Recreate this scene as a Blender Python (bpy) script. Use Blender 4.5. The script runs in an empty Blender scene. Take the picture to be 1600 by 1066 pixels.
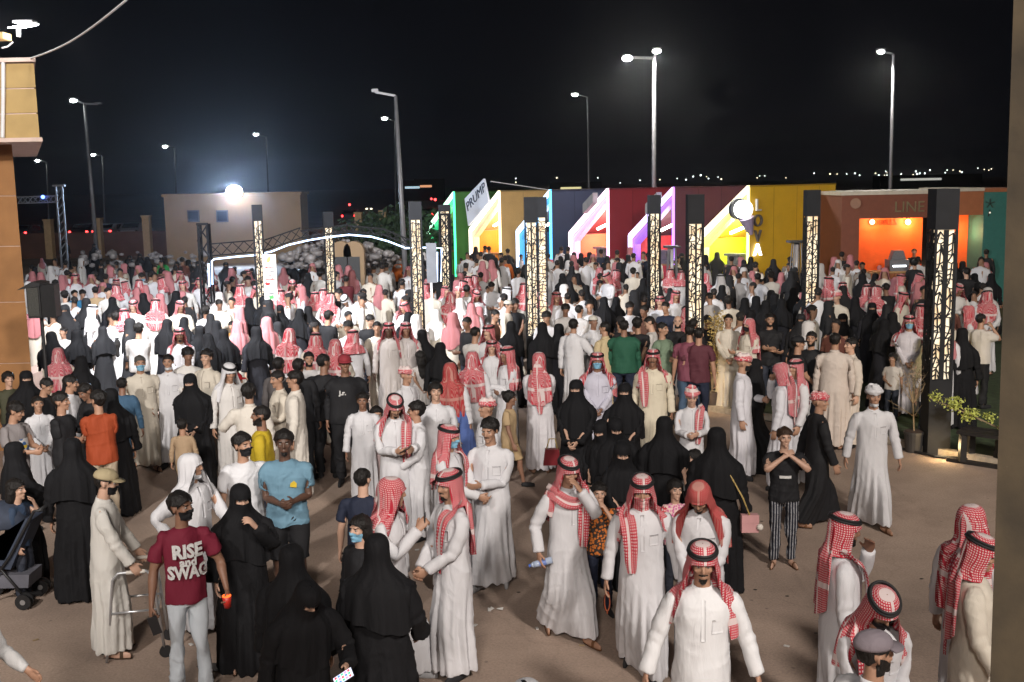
import bpy, math, random
import numpy as np
from mathutils import Vector, Matrix, Euler
R = math.radians
SC = bpy.context.scene
COL = SC.collection
random.seed(7)

# ------------------------------------------------------------------ camera
CAM_H = 4.2
FPX = 1700.0                      # focal length in photograph pixels
PITCH, ROLL = R(8.25), R(-1.12)
cd = bpy.data.cameras.new('camera'); cam = bpy.data.objects.new('camera', cd); COL.objects.link(cam)
cd.sensor_width = 36.0; cd.lens = 36.0 * FPX / 1600.0
cd.clip_start = 0.1; cd.clip_end = 6000
cam.location = (0, 0, CAM_H)
CAMR = (Matrix.Rotation(R(90) - PITCH, 3, 'X') @ Matrix.Rotation(ROLL, 3, 'Z'))
cam.rotation_euler = CAMR.to_euler()
SC.camera = cam

def ray(px, py):
    return CAMR @ Vector(((px - 800) / FPX, -(py - 533) / FPX, -1.0))
def at_z(px, py, z=0.0):
    d = ray(px, py); t = (z - CAM_H) / d.z
    return Vector((d.x * t, d.y * t, z))
def at_y(px, py, Y):
    d = ray(px, py); t = Y / d.y
    return Vector((d.x * t, Y, CAM_H + d.z * t))

# ------------------------------------------------------------------ night sky
w = bpy.data.worlds.new('World'); SC.world = w; w.use_nodes = True
nt = w.node_tree; nt.nodes.clear()
wo = nt.nodes.new('ShaderNodeOutputWorld'); bg = nt.nodes.new('ShaderNodeBackground')
tc = nt.nodes.new('ShaderNodeTexCoord'); sx = nt.nodes.new('ShaderNodeSeparateXYZ'); cr = nt.nodes.new('ShaderNodeValToRGB')
nt.links.new(tc.outputs['Generated'], sx.inputs[0]); nt.links.new(sx.outputs['Z'], cr.inputs[0])
cr.color_ramp.elements[0].position = 0.0; cr.color_ramp.elements[0].color = (0.0036, 0.0038, 0.0052, 1)
cr.color_ramp.elements[1].position = 0.30; cr.color_ramp.elements[1].color = (0.0021, 0.0021, 0.0028, 1)
nt.links.new(cr.outputs[0], bg.inputs[0]); bg.inputs[1].default_value = 1.0
nt.links.new(bg.outputs[0], wo.inputs[0])

# ------------------------------------------------------------------ exposure
SC.view_settings.view_transform = 'Standard'; SC.view_settings.look = 'None'
SC.view_settings.gamma = 1; SC.view_settings.exposure = 0.0
try: SC.view_settings.use_curve_mapping = False
except Exception: pass
SC.cycles.max_bounces = 5; SC.cycles.diffuse_bounces = 3; SC.cycles.glossy_bounces = 2
SC.cycles.transparent_max_bounces = 6; SC.cycles.volume_bounces = 0
SC.cycles.use_denoising = True

# ------------------------------------------------------------------ floodlights of the place, with added fill spots
def add_spot(name, loc, target, energy, color, size=130, radius=0.35, blend=0.8):
    l = bpy.data.lights.new(name, 'SPOT'); l.energy = energy; l.color = color
    l.spot_size = R(size); l.spot_blend = blend; l.shadow_soft_size = radius
    o = bpy.data.objects.new(name, l); COL.objects.link(o); o.location = loc
    o.rotation_euler = (Vector(target) - Vector(loc)).to_track_quat('-Z', 'Y').to_euler()
    return o
def add_point(name, loc, energy, color, radius=0.1):
    l = bpy.data.lights.new(name, 'POINT'); l.energy = energy; l.color = color; l.shadow_soft_size = radius
    o = bpy.data.objects.new(name, l); COL.objects.link(o); o.location = loc
    return o
def add_area(name, loc, target, energy, color, sx_, sy_, spread=180):
    l = bpy.data.lights.new(name, 'AREA'); l.energy = energy; l.color = color
    l.shape = 'RECTANGLE'; l.size = sx_; l.size_y = sy_; l.spread = R(spread)
    o = bpy.data.objects.new(name, l); COL.objects.link(o); o.location = loc
    o.rotation_euler = (Vector(target) - Vector(loc)).to_track_quat('-Z', 'Y').to_euler()
    return o
# plaza floodlights behind the viewpoint and to its right, plus added fill spots
add_spot('floodlight_lamp', (7.5, -6.0, 13.0), (-1.0, 12, 0), 12500, (1.0, 0.92, 0.85), 100, 0.9)
add_spot('floodlight_lamp', (-1.5, -7.0, 9.5), (-1.0, 14, 0), 6500, (1.0, 0.90, 0.82), 110, 1.2)  # added fill that softens the foreground shadows, no lamp of the place
add_spot('floodlight_lamp', (-7.0, -4.0, 11.0), (-6.0, 30, 0), 14500, (1.0, 0.95, 0.90), 62, 0.30, 1.0)  # added narrow spot, brightens only the middle and far crowd
add_spot('floodlight_lamp', (9.0, -5.0, 13.0), (8.0, 34, 0), 14000, (1.0, 0.90, 0.78), 50, 0.30, 1.0)

# ================================================================== small mesh helpers
def mesh_np(name, V, F, mats=(), uv=None, smooth=True, fmat=None):
    """V (n,3); F (m,3) or (m,4) int array"""
    V = np.asarray(V, dtype=np.float32); F = np.asarray(F, dtype=np.int32)
    k = F.shape[1]; me = bpy.data.meshes.new(name)
    me.vertices.add(len(V)); me.vertices.foreach_set('co', V.ravel())
    me.loops.add(F.size); me.loops.foreach_set('vertex_index', F.ravel())
    me.polygons.add(len(F)); me.polygons.foreach_set('loop_start', np.arange(0, F.size, k, dtype=np.int32))
    try: me.polygons.foreach_set('loop_total', np.full(len(F), k, dtype=np.int32))
    except Exception: pass
    if fmat is not None: me.polygons.foreach_set('material_index', np.asarray(fmat, dtype=np.int32))
    me.update(calc_edges=True)
    if uv is not None:
        l = me.uv_layers.new(name='UVMap'); l.data.foreach_set('uv', np.asarray(uv, dtype=np.float32)[F.ravel()].ravel())
    me.polygons.foreach_set('use_smooth', np.full(len(F), bool(smooth)))
    for m in mats: me.materials.append(m)
    return me
def unit(v):
    v = np.asarray(v, float); return v / (np.linalg.norm(v) + 1e-12)
def frame_of(d):
    d = unit(d); u = np.cross([0, 1, 0], d)
    if np.linalg.norm(u) < 1e-3: u = np.array([1.0, 0, 0])
    u = unit(u); return u, np.cross(d, u)
class Soup:
    def __init__(s): s.V = []; s.F = []; s.n = 0
    def add(s, V, F):
        s.V.append(np.asarray(V, float)); s.F += [[i + s.n for i in f] for f in F]; s.n += len(V)
    def loft(s, rings, seg=16):
        """rings: (center, r_u, r_v, direction or None(+z))"""
        vs = []; a = np.arange(seg) * 2 * math.pi / seg
        for c, ru, rv, d in rings:
            if d is None: u, v = np.array([1., 0, 0]), np.array([0, 1., 0])
            elif isinstance(d, tuple) and len(d) == 2: u, v = map(np.array, d)
            else: u, v = frame_of(d)
            vs.append(np.array(c)[None] + np.cos(a)[:, None] * ru * u[None] + np.sin(a)[:, None] * rv * v[None])
        n = len(rings); V = np.concatenate(vs + [np.array([rings[0][0]]), np.array([rings[-1][0]])])
        F = []
        for i in range(n - 1):
            for j in range(seg):
                k = (j + 1) % seg; F.append([i*seg+j, i*seg+k, (i+1)*seg+k, (i+1)*seg+j])
        for j in range(seg):
            k = (j + 1) % seg; F.append([n*seg, k, j]); F.append([n*seg+1, (n-1)*seg+j, (n-1)*seg+k])
        s.add(V, F)
    def ball(s, c, r, seg=16, rot=None):
        r = np.array(r if hasattr(r, '__len__') else (r, r, r), float); V = []; F = []; m = seg // 2
        for i in range(1, m):
            t = math.pi * i / m
            for j in range(seg):
                p = 2 * math.pi * j / seg; V.append([math.sin(t)*math.cos(p), math.sin(t)*math.sin(p), math.cos(t)])
        V.append([0, 0, 1]); V.append([0, 0, -1]); V = np.array(V) * r
        if rot is not None: V = V @ np.array(rot).T
        V = V + np.array(c); t0 = (m - 1) * seg
        for i in range(m - 2):
            for j in range(seg):
                k = (j + 1) % seg; F.append([i*seg+j, (i+1)*seg+j, (i+1)*seg+k, i*seg+k])
        for j in range(seg):
            k = (j + 1) % seg; F.append([t0, j, k]); F.append([t0+1, (m-2)*seg+k, (m-2)*seg+j])
        s.add(V, F)
    def remesh(s, voxel, target=None):
        V = np.concatenate(s.V); me = bpy.data.meshes.new('tmp'); me.from_pydata(V.tolist(), [], s.F)
        o = bpy.data.objects.new('tmp', me); COL.objects.link(o)
        m = o.modifiers.new('r', 'REMESH'); m.mode = 'VOXEL'; m.voxel_size = voxel
        V, F = evaluated(o)
        bpy.data.objects.remove(o); bpy.data.meshes.remove(me)
        return V, F
def evaluated(o):
    dg = bpy.context.evaluated_depsgraph_get(); e = o.evaluated_get(dg); me = e.to_mesh()
    me.calc_loop_triangles()
    V = np.empty(len(me.vertices) * 3, np.float32); me.vertices.foreach_get('co', V)
    F = np.empty(len(me.loop_triangles) * 3, np.int32); me.loop_triangles.foreach_get('vertices', F)
    e.to_mesh_clear()
    return V.reshape(-1, 3).astype(float), F.reshape(-1, 3)
def decimate(V, F, ratio):
    if ratio >= 1: return V, F
    me = mesh_np('tmp', V, F); o = bpy.data.objects.new('tmp', me); COL.objects.link(o)
    m = o.modifiers.new('d', 'DECIMATE'); m.ratio = ratio
    V, F = evaluated(o); bpy.data.objects.remove(o); bpy.data.meshes.remove(me)
    return V, F
def relax(V, F, it=2, lam=0.5):
    E = np.concatenate([F[:, [0, 1]], F[:, [1, 2]], F[:, [2, 0]]]); n = len(V)
    cnt = np.bincount(E[:, 0], minlength=n) + np.bincount(E[:, 1], minlength=n)
    for _ in range(it):
        S = np.zeros_like(V)
        for k in range(3):
            S[:, k] = np.bincount(E[:, 0], V[E[:, 1], k], n) + np.bincount(E[:, 1], V[E[:, 0], k], n)
        V = V + lam * (S / np.maximum(cnt, 1)[:, None] - V)
    return V
def normals(V, F):
    fn = np.cross(V[F[:, 1]] - V[F[:, 0]], V[F[:, 2]] - V[F[:, 0]]); N = np.zeros_like(V)
    for k in range(3):
        for c in range(3): N[:, k] += np.bincount(F[:, c], fn[:, k], len(V))
    return N / (np.linalg.norm(N, axis=1)[:, None] + 1e-12)
def keep_faces(V, F, mask):
    F = F[mask]; used = np.unique(F); m = -np.ones(len(V), int); m[used] = np.arange(len(used))
    return V[used], m[F], used
def sstep(a, b, x):
    t = np.clip((np.asarray(x, float) - a) / (b - a), 0, 1); return t * t * (3 - 2 * t)

# ================================================================== skeleton in the rest pose (facing -Y, 1.75 m, arms 45 degrees out)
SA, CA = math.sin(R(31)), math.cos(R(31))
J = {}
J['pelvis'] = np.array([0, .0, .95]); J['spine'] = np.array([0, .0, 1.08]); J['chest'] = np.array([0, .005, 1.25])
J['neck'] = np.array([0, .015, 1.46]); J['head'] = np.array([0, .01, 1.55])
for s, n in ((1, 'L'), (-1, 'R')):
    J[n+'UA'] = np.array([s*.172, .012, 1.415]); d = np.array([s*SA, 0, -CA])
    J[n+'FA'] = J[n+'UA'] + d * .285; J[n+'H'] = J[n+'FA'] + d * .255
    J[n+'T'] = np.array([s*.09, .005, .93]); J[n+'S'] = np.array([s*.10, -.005, .50]); J[n+'F'] = np.array([s*.105, .02, .085])
LUA, LFA, LT, LS = .285, .255, .43, .415
BONES = []   # name, a, b, radius
def bone(n, a, b, r): BONES.append((n, np.array(a, float), np.array(b, float), r))
bone('pelvis', (-.07, .0, .93), (.07, 0, .93), .105); bone('spine', (-.05, 0, 1.10), (.05, 0, 1.10), .105)
bone('chest', (-.09, 0, 1.30), (.09, 0, 1.30), .115); bone('neck', (0, .012, 1.45), (0, .01, 1.53), .05)
bone('head', (0, .01, 1.60), (0, .01, 1.69), .09)
FING = {}
for s, n in ((1, 'L'), (-1, 'R')):
    d = np.array([s*SA, 0, -CA]); wv = np.array([0, -1., 0]); pn = np.array([-s*CA, 0, -SA])
    h0 = J[n+'H']
    bone(n+'UA', J[n+'UA'] + d*.03, J[n+'FA'], .048); bone(n+'FA', J[n+'FA'], J[n+'H'], .036)
    bone(n+'H', h0 + d*.02, h0 + d*.085, .032)
    fs = []
    for i, (off, l1, l2, r) in enumerate(((.030, .036, .040, .0088), (.010, .040, .045, .0090), (-.010, .037, .042, .0087), (-.029, .030, .033, .0080))):
        a = h0 + d*.092 + wv*off; dd = unit(d + wv*(off*3.2)); b = a + dd*l1; c = b + dd*l2
        fs.append((a, b, c, r)); bone(f'{n}f{i}a', a, b, r); bone(f'{n}f{i}b', b, c, r*.95)
    a = h0 + d*.03 + wv*.028; dd = unit(d*.75 + wv*.75 + pn*.25); b = a + dd*.042; c = b + unit(d*.9 + wv*.45 + pn*.2)*.032
    fs.append((a, b, c, .0105)); bone(f'{n}f4a', a, b, .012); bone(f'{n}f4b', b, c, .0105)
    FING[n] = fs
    bone(n+'T', J[n+'T'], J[n+'S'], .075); bone(n+'S', J[n+'S'], J[n+'F'], .05)
    bone(n+'F', J[n+'F'] + np.array([0, 0, -.04]), J[n+'F'] + np.array([s*.02, -.17, -.055]), .036)
BN = [b[0] for b in BONES]; BI = {n: i for i, n in enumerate(BN)}
BA = np.array([b[1] for b in BONES]); BB = np.array([b[2] for b in BONES]); BR = np.array([b[3] for b in BONES])

def seg_ratio(V, idx):
    A = BA[idx]; AB = BB[idx] - A; L = (AB**2).sum(1)
    out = np.empty((len(V), len(idx)))
    for k in range(len(idx)):
        t = np.clip(((V - A[k]) @ AB[k]) / L[k], 0, 1)
        out[:, k] = np.linalg.norm(V - A[k] - t[:, None]*AB[k], axis=1) / BR[idx[k]]
    return out
IDX_ALL = list(range(len(BN)))
IDX_CL = [BI[n] for n in ('pelvis', 'spine', 'chest', 'neck', 'LUA', 'LFA', 'RUA', 'RFA', 'LT', 'LS', 'RT', 'RS')]
def weights(V, kind):
    W = np.zeros((len(V), len(BN)))
    if kind == 'head': W[:, BI['head']] = 1; return W
    if kind == 'scarf':
        h = sstep(1.40, 1.56, V[:, 2]); W[:, BI['head']] = h; W[:, BI['chest']] = 1 - h
        lo = (1 - h) * sstep(1.18, 1.0, V[:, 2]) * .6; W[:, BI['chest']] -= lo; W[:, BI['spine']] += lo
        return W
    idx = IDX_ALL if kind == 'body' else IDX_CL
    r = np.maximum(seg_ratio(V, idx), .3) ** -6.0
    r /= r.sum(1)[:, None]; W[:, idx] = r
    if kind == 'body':   # fingers only past the wrist
        pass
    if kind == 'robe':
        z = V[:, 2]; m = (z < .95) & (np.abs(V[:, 0]) < .345)
        k = sstep(.96, .42, z) * .9; s = sstep(-.13, .13, V[:, 0]); sh = sstep(.60, .36, z)
        W2 = np.zeros_like(W); W2[:, BI['pelvis']] = 1 - k
        W2[:, BI['LT']] = k*s*(1-sh); W2[:, BI['LS']] = k*s*sh; W2[:, BI['RT']] = k*(1-s)*(1-sh); W2[:, BI['RS']] = k*(1-s)*sh
        b = (sstep(1.02, .92, z) * m)[:, None]; W = W*(1-b) + W2*b
    return W

def rot_axis(ax, a):
    ax = unit(ax); K = np.array([[0, -ax[2], ax[1]], [ax[2], 0, -ax[0]], [-ax[1], ax[0], 0]])
    return np.eye(3) + math.sin(a)*K + (1-math.cos(a))*(K@K)
def rot_between(u, v):
    u, v = unit(u), unit(v); c = float(u@v); ax = np.cross(u, v); s = np.linalg.norm(ax)
    if s < 1e-6: return np.eye(3) if c > 0 else rot_axis([1, 0, 0], math.pi)
    return rot_axis(ax, math.atan2(s, c))
def ik(S, T, a, b, hint):
    d = T - S; L = np.linalg.norm(d); L2 = min(max(L, abs(a-b)+.02), (a+b)*.995); n = d/L
    x = (a*a - b*b + L2*L2) / (2*L2); h = math.sqrt(max(a*a - x*x, 0)); p = hint - (hint@n)*n
    E = S + n*x + unit(p)*h; return E, S + n*L2

POSES = {
 'stand': dict(lh=(.27, -.02, .86), rh=(-.27, -.02, .86)),
 'stand2': dict(lh=(.25, -.10, .90), rh=(-.28, .02, .87), lf=(.12, -.04, 0), rf=(-.10, .05, 0), hy=15, yt=6),
 'stand3': dict(lh=(.26, .04, .86), rh=(-.10, -.28, 1.05), hy=-20, lf=(.13, .03, 0), rf=(-.11, -.05, 0)),
 'walk': dict(lf=(.09, -.24, 0), rf=(-.09, .26, .03), lh=(.26, .12, .88), rh=(-.26, -.16, .90), lean=4),
 'walk2': dict(lf=(.09, .26, .03), rf=(-.09, -.24, 0), lh=(.26, -.16, .90), rh=(-.26, .12, .88), lean=4),
 'phone': dict(lh=(.09, -.29, 1.14), rh=(-.07, -.30, 1.12), hp=22, lc=45, rc=45),
 'onehand': dict(lh=(.10, -.27, 1.12), rh=(-.26, -.02, .87), hp=10, hy=12, lc=40),
 'fold': dict(lh=(-.06, -.235, 1.17), rh=(.07, -.205, 1.11), lc=30, rc=30),
 'clasp': dict(lh=(.06, -.25, .99), rh=(-.05, -.26, .98), lc=40, rc=40),
 'back': dict(lh=(.09, .19, .97), rh=(-.07, .20, .95), lc=40, rc=40),
 'ear': dict(rh=(-.125, -.17, 1.50), re=(-.5, -.2, -1), lh=(.26, -.04, .87), rc=50, hy=-8),
 'face': dict(lh=(.09, -.20, 1.46), le=(.5, -.2, -1), rh=(-.25, -.08, .90), lc=20),
 'talk': dict(rh=(-.20, -.30, 1.20), lh=(.26, .0, .87), hy=20, rc=15),
 'hip': dict(rh=(-.24, -.02, 1.03), lh=(.26, -.05, .86), hy=-15),
 'selfie': dict(rh=(-.22, -.42, 1.52), lh=(.25, .0, .87), hp=-8, rc=50),
 'sit': dict(pel=(0, .0, .52), lf=(.12, -.42, 0), rf=(-.12, -.42, 0), lh=(.12, -.30, .72), rh=(-.12, -.30, .72)),
 'crouch': dict(pel=(0, .05, .45), lf=(.13, -.12, 0), rf=(-.13, .0, .05), lean=22, lh=(.1, -.34, .75), rh=(-.1, -.34, .75)),
}
_rp = random.Random(41)
VARS = {}
for _n in ('stand', 'stand2', 'stand3', 'walk', 'phone', 'onehand', 'fold', 'clasp', 'back', 'talk', 'hip'):
    VARS[_n] = [_n]
    for _k in range(2):
        q_ = dict(POSES[_n]); q_['hy'] = q_.get('hy', 0) + _rp.uniform(-38, 38); q_['hp'] = q_.get('hp', 0) + _rp.uniform(-4, 16); q_['yt'] = _rp.uniform(-14, 14); q_['side'] = _rp.uniform(-4, 4); q_['lean'] = _rp.uniform(-2, 8)
        if 'lf' not in q_: q_['lf'] = (.10 + _rp.uniform(0, .05), _rp.uniform(-.14, .05), 0); q_['rf'] = (-.10 - _rp.uniform(0, .05), _rp.uniform(-.05, .12), 0)
        for h_ in ('lh', 'rh'): q_[h_] = tuple(v + _rp.uniform(-.035, .035) for v in q_[h_])
        POSES[_n + str(_k) + 'v'] = q_; VARS[_n].append(_n + str(_k) + 'v')
def solve(p):
    """pose dict -> per-bone rotation and translation (v' = R v + t)"""
    g = p.get; RR = {}; PP = {}
    pel = np.array(g('pel', (0, 0, 0))) if g('pel') else None
    feet = {}
    for s, n, k in ((1, 'L', 'lf'), (-1, 'R', 'rf')):
        f = np.array(g(k, (s*.105, 0, 0)), float); feet[n] = f + np.array([0, .02, .085])
    if pel is None:
        mid = (feet['L'][:2] + feet['R'][:2]) / 2; pz = .95
        for n, s in (('L', 1), ('R', -1)):
            hip = np.array([mid[0]*.6 + s*.09, mid[1]*.6, 0]); dd = np.linalg.norm(feet[n][:2] - hip[:2])
            pz = min(pz, feet[n][2] + math.sqrt((LT+LS)**2*.996 - dd*dd) + .02)
        pel = np.array([mid[0]*.6, mid[1]*.6 - .01, pz])
    Rp = rot_axis([0, 0, 1], R(g('yp', 0))); RR['pelvis'] = Rp; PP['pelvis'] = pel
    def child(n, par, Rl):
        RR[n] = Rl @ RR[par]; PP[n] = PP[par] + RR[par] @ (J[n] - J[par])
    le, si, yt = R(g('lean', 0)), R(g('side', 0)), R(g('yt', 0))
    Rs = rot_axis([0, 1, 0], si/2) @ rot_axis([0, 0, 1], yt/2) @ rot_axis(Rp @ np.array([1., 0, 0]), le/2)
    child('spine', 'pelvis', Rs); child('chest', 'spine', Rs)
    hy, hp, hr = R(g('hy', 0)), R(g('hp', 0)), R(g('hr', 0)); ch = RR['chest']; ax = ch @ np.array([1., 0, 0]); up = ch @ np.array([0, 0, 1.])
    child('neck', 'chest', rot_axis(up, hy*.4) @ rot_axis(ax, (hp - le*.4)*.4))
    Rh = rot_axis(RR['neck'] @ np.array([0, 0, 1.]), hy*.6) @ rot_axis(ax, (hp - le*.4)*.6) @ rot_axis([0, 1, 0], hr)
    child('head', 'neck', Rh)
    for s, n, hk, ck, tk, ek in ((1, 'L', 'lh', 'lc', 'lt', 'le'), (-1, 'R', 'rh', 'rc', 'rt', 're')):
        S = PP['chest'] + ch @ (J[n+'UA'] - J['chest'])
        off = PP['chest'] - J['chest']
        T = np.array(g(hk, (s*.27, -.02, .86)), float)
        if g('rel', 1):  # hand targets move with the chest
            T = PP['chest'] + ch @ (T - J['chest'])
        hint = ch @ np.array(g(ek, (s*.6, .75, -.5)), float)
        E, Wp = ik(S, T, LUA, LFA, hint); d0 = np.array([s*SA, 0, -CA])
        RR[n+'UA'] = rot_between(ch @ d0, E - S) @ ch; PP[n+'UA'] = S
        RR[n+'FA'] = rot_between(RR[n+'UA'] @ d0, Wp - E) @ RR[n+'UA']; PP[n+'FA'] = E
        fd = unit(Wp - E); RR[n+'H'] = rot_axis(fd, R(g(tk, 0))*s) @ RR[n+'FA']; PP[n+'H'] = Wp
        curl = R(g(ck, 22)); Rh_ = RR[n+'H']; wx = Rh_ @ np.array([0, -1., 0]) * (-s)
        fa = FING[n]
        for i, (a, b, c, r) in enumerate(fa):
            cu = curl * (1 + .12*i) if i < 4 else curl*.35
            axx = wx if i < 4 else Rh_ @ unit(np.array([s*SA, 0, -CA])) * (s)
            R1 = rot_axis(axx, cu) @ Rh_; R2 = rot_axis(axx, cu*1.0) @ R1
            pa = Wp + Rh_ @ (a - J[n+'H']); pb = pa + R1 @ (b - a)
            RR[f'{n}f{i}a'] = R1; PP[f'{n}f{i}a'] = pa; RR[f'{n}f{i}b'] = R2; PP[f'{n}f{i}b'] = pb
            J[f'{n}f{i}a'] = a; J[f'{n}f{i}b'] = b
        hip = PP['pelvis'] + Rp @ (J[n+'T'] - J['pelvis'])
        K, A = ik(hip, feet[n], LT, LS, np.array(g('kn'+n.lower(), (s*.12, -1, 0)), float))
        RR[n+'T'] = rot_between(Rp @ (J[n+'S'] - J[n+'T']), K - hip) @ Rp; PP[n+'T'] = hip
        RR[n+'S'] = rot_between(RR[n+'T'] @ (J[n+'F'] - J[n+'S']), A - K) @ RR[n+'T']; PP[n+'S'] = K
        fy = R(g('fy'+n.lower(), s*8)); lift = feet[n][2] - .085
        RR[n+'F'] = rot_axis([0, 0, 1], fy) @ rot_axis([1, 0, 0], min(lift*4, .7)); PP[n+'F'] = A
    Rm = np.array([RR[b] for b in BN]); tm = np.array([PP[b] - RR[b] @ J[b] for b in BN])
    info = {n: (PP[n+'H'], RR[n+'H']) for n in 'LR'}; info['head'] = (PP['head'], RR['head']); info['chest'] = (PP['chest'], RR['chest'])
    return Rm, tm, info
def skin(V, W, Rm, tm):
    M = np.tensordot(W, Rm, axes=(1, 0)); t = W @ tm
    return np.einsum('nij,nj->ni', M, V) + t

# ================================================================== templates
def build_body():
    s = Soup()
    s.loft([((0, .0, .86), .12, .085, None), ((0, .005, .93), .165, .11, None), ((0, 0, 1.02), .15, .10, None), ((0, -.005, 1.12), .138, .095, None),
            ((0, -.005, 1.25), .158, .108, None), ((0, 0, 1.36), .172, .105, None), ((0, .01, 1.43), .13, .075, None), ((0, .015, 1.47), .06, .055, None)], 24)
    s.loft([((0, .02, 1.42), .062, .06, None), ((0, .012, 1.50), .054, .057, None), ((0, .005, 1.58), .052, .055, None)], 16)
    # head: skull, face, jaw, nose, lips, brow, ears
    s.ball((0, .018, 1.664), (.074, .094, .086), 24); s.ball((0, -.012, 1.635), (.063, .074, .085), 24)
    s.ball((0, -.030, 1.578), (.046, .052, .042), 16); s.ball((0, -.066, 1.547), (.020, .018, .017), 12)
    s.ball((0, -.090, 1.622), (.0115, .020, .013), 12); s.loft([((0, -.082, 1.668), .007, .008, None), ((0, -.090, 1.645), .009, .012, None), ((0, -.096, 1.622), .013, .014, None), ((0, -.085, 1.610), .012, .010, None)], 12)
    s.ball((0, -.080, 1.590), (.021, .010, .006), 12); s.ball((0, -.078, 1.579), (.018, .010, .006), 12)
    for x in (-1, 1):
        s.ball((x*.030, -.074, 1.675), (.020, .010, .007), 12); s.ball((x*.042, -.058, 1.625), (.018, .018, .016), 12)
        s.ball((x*.077, .018, 1.635), (.008, .018, .030), 12)
    for s_, n in ((1, 'L'), (-1, 'R')):
        d = np.array([s_*SA, 0, -CA]); u0 = J[n+'UA']; pn = np.array([-s_*CA, 0, -SA]); wv = np.array([0, -1., 0])
        s.ball(u0 + [-s_*.008, 0, -.012], .055, 16)
        s.loft([(u0 - d*.04, .05, .05, d), (u0 + d*.05, .054, .056, d), (u0 + d*.16, .047, .049, d), (J[n+'FA'], .038, .041, d), (J[n+'FA'] + d*.07, .041, .041, d),
                (J[n+'FA'] + d*.18, .029, .031, d), (J[n+'H'], .022, .029, d), (J[n+'H'] + d*.02, .020, .031, d)], 16)
        fr = (tuple(pn), tuple(wv)); h = J[n+'H']
        s.loft([(h - d*.01, .018, .026, fr), (h + d*.03, .018, .037, fr), (h + d*.07, .016, .042, fr), (h + d*.095, .012, .039, fr), (h + d*.104, .006, .034, fr)], 16)
        for a, b, c, r in FING[n]:
            s.loft([(a - (b-a)*.5, r*1.1, r*1.1, b-a), (a, r*1.05, r*1.05, b-a), (b, r, r, c-a), (c - (c-b)*.12, r*.85, r*.85, c-b), (c, r*.4, r*.4, c-b)], 10)
        hp, kn, an = J[n+'T'], J[n+'S'], J[n+'F']
        s.loft([(hp + [0, 0, .03], .075, .085, None), (hp + [0, 0, -.06], .085, .092, None), (hp*.5 + kn*.5, .068, .073, None), (kn + [0, 0, .03], .050, .053, None),
                (kn + [0, .0, -.05], .046, .050, None), (kn*.7 + an*.3 + [0, .015, 0], .048, .055, None), (kn*.3 + an*.7, .034, .037, None), (an, .030, .034, None), (an + [0, 0, -.05], .028, .032, None)], 16)
        f0 = an + np.array([0, .04, -.05]); fd = np.array([s_*.12, -1, 0])
        s.loft([(f0, .026, .028, fd), (f0 + [0, -.05, .003], .033, .036, fd), (f0 + fd*.13 + [0, 0, -.008], .042, .024, fd), (f0 + fd*.19 + [0, 0, -.014], .042, .017, fd), (f0 + fd*.235 + [0, 0, -.018], .03, .010, fd)], 16)
    V, F = s.remesh(.0052)
    V = relax(V, F, 2, .5)
    for x in (-1, 1):   # eye sockets
        d2 = ((V[:, 0] - x*.031)/.017)**2 + ((V[:, 2] - 1.652)/.011)**2 + ((V[:, 1] + .08)/.035)**2
        V[:, 1] += .011*np.exp(-d2) * (V[:, 1] < -.02)
    V[:, 2] = np.maximum(V[:, 2], .0)
    return V, F
def headgrid(profile, nphi=64, keep=None):
    """profile(phi) -> list of (r_x, r_y, z) down the cloth; phi 0 = face front"""
    V = []; UV = []; ph = np.linspace(-math.pi, math.pi, nphi + 1)
    for p in ph:
        pts = np.array(profile(p)); xyz = np.stack([np.sin(p)*pts[:, 0], .018 - np.cos(p)*pts[:, 1], pts[:, 2]], 1)
        V.append(xyz); arc = np.concatenate([[0], np.cumsum(np.linalg.norm(np.diff(xyz, axis=0), axis=1))])
        UV.append(np.stack([p*np.maximum(.5*(pts[:, 0]+pts[:, 1]), .03), arc], 1))
    m = len(V[0]); V = np.concatenate(V); UV = np.concatenate(UV); F = []
    for i in range(nphi):
        for j in range(m - 1): F.append([i*m+j, i*m+j+1, (i+1)*m+j+1, (i+1)*m+j])
    F = np.array(F); F = np.concatenate([F[:, [0, 1, 2]], F[:, [0, 2, 3]]])
    # drop needles at the crown
    return V, F, UV
def cat(pts, n):
    """smooth resample of control points"""
    P = np.array(pts, float); t = np.linspace(0, len(P)-1, n); i = np.minimum(t.astype(int), len(P)-2); f = (t - i)[:, None]
    P0 = P[np.maximum(i-1, 0)]; P1 = P[i]; P2 = P[i+1]; P3 = P[np.minimum(i+2, len(P)-1)]
    return .5*((2*P1) + (-P0+P2)*f + (2*P0-5*P1+4*P2-P3)*f*f + (-P0+3*P1-3*P2+P3)*f**3)
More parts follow.
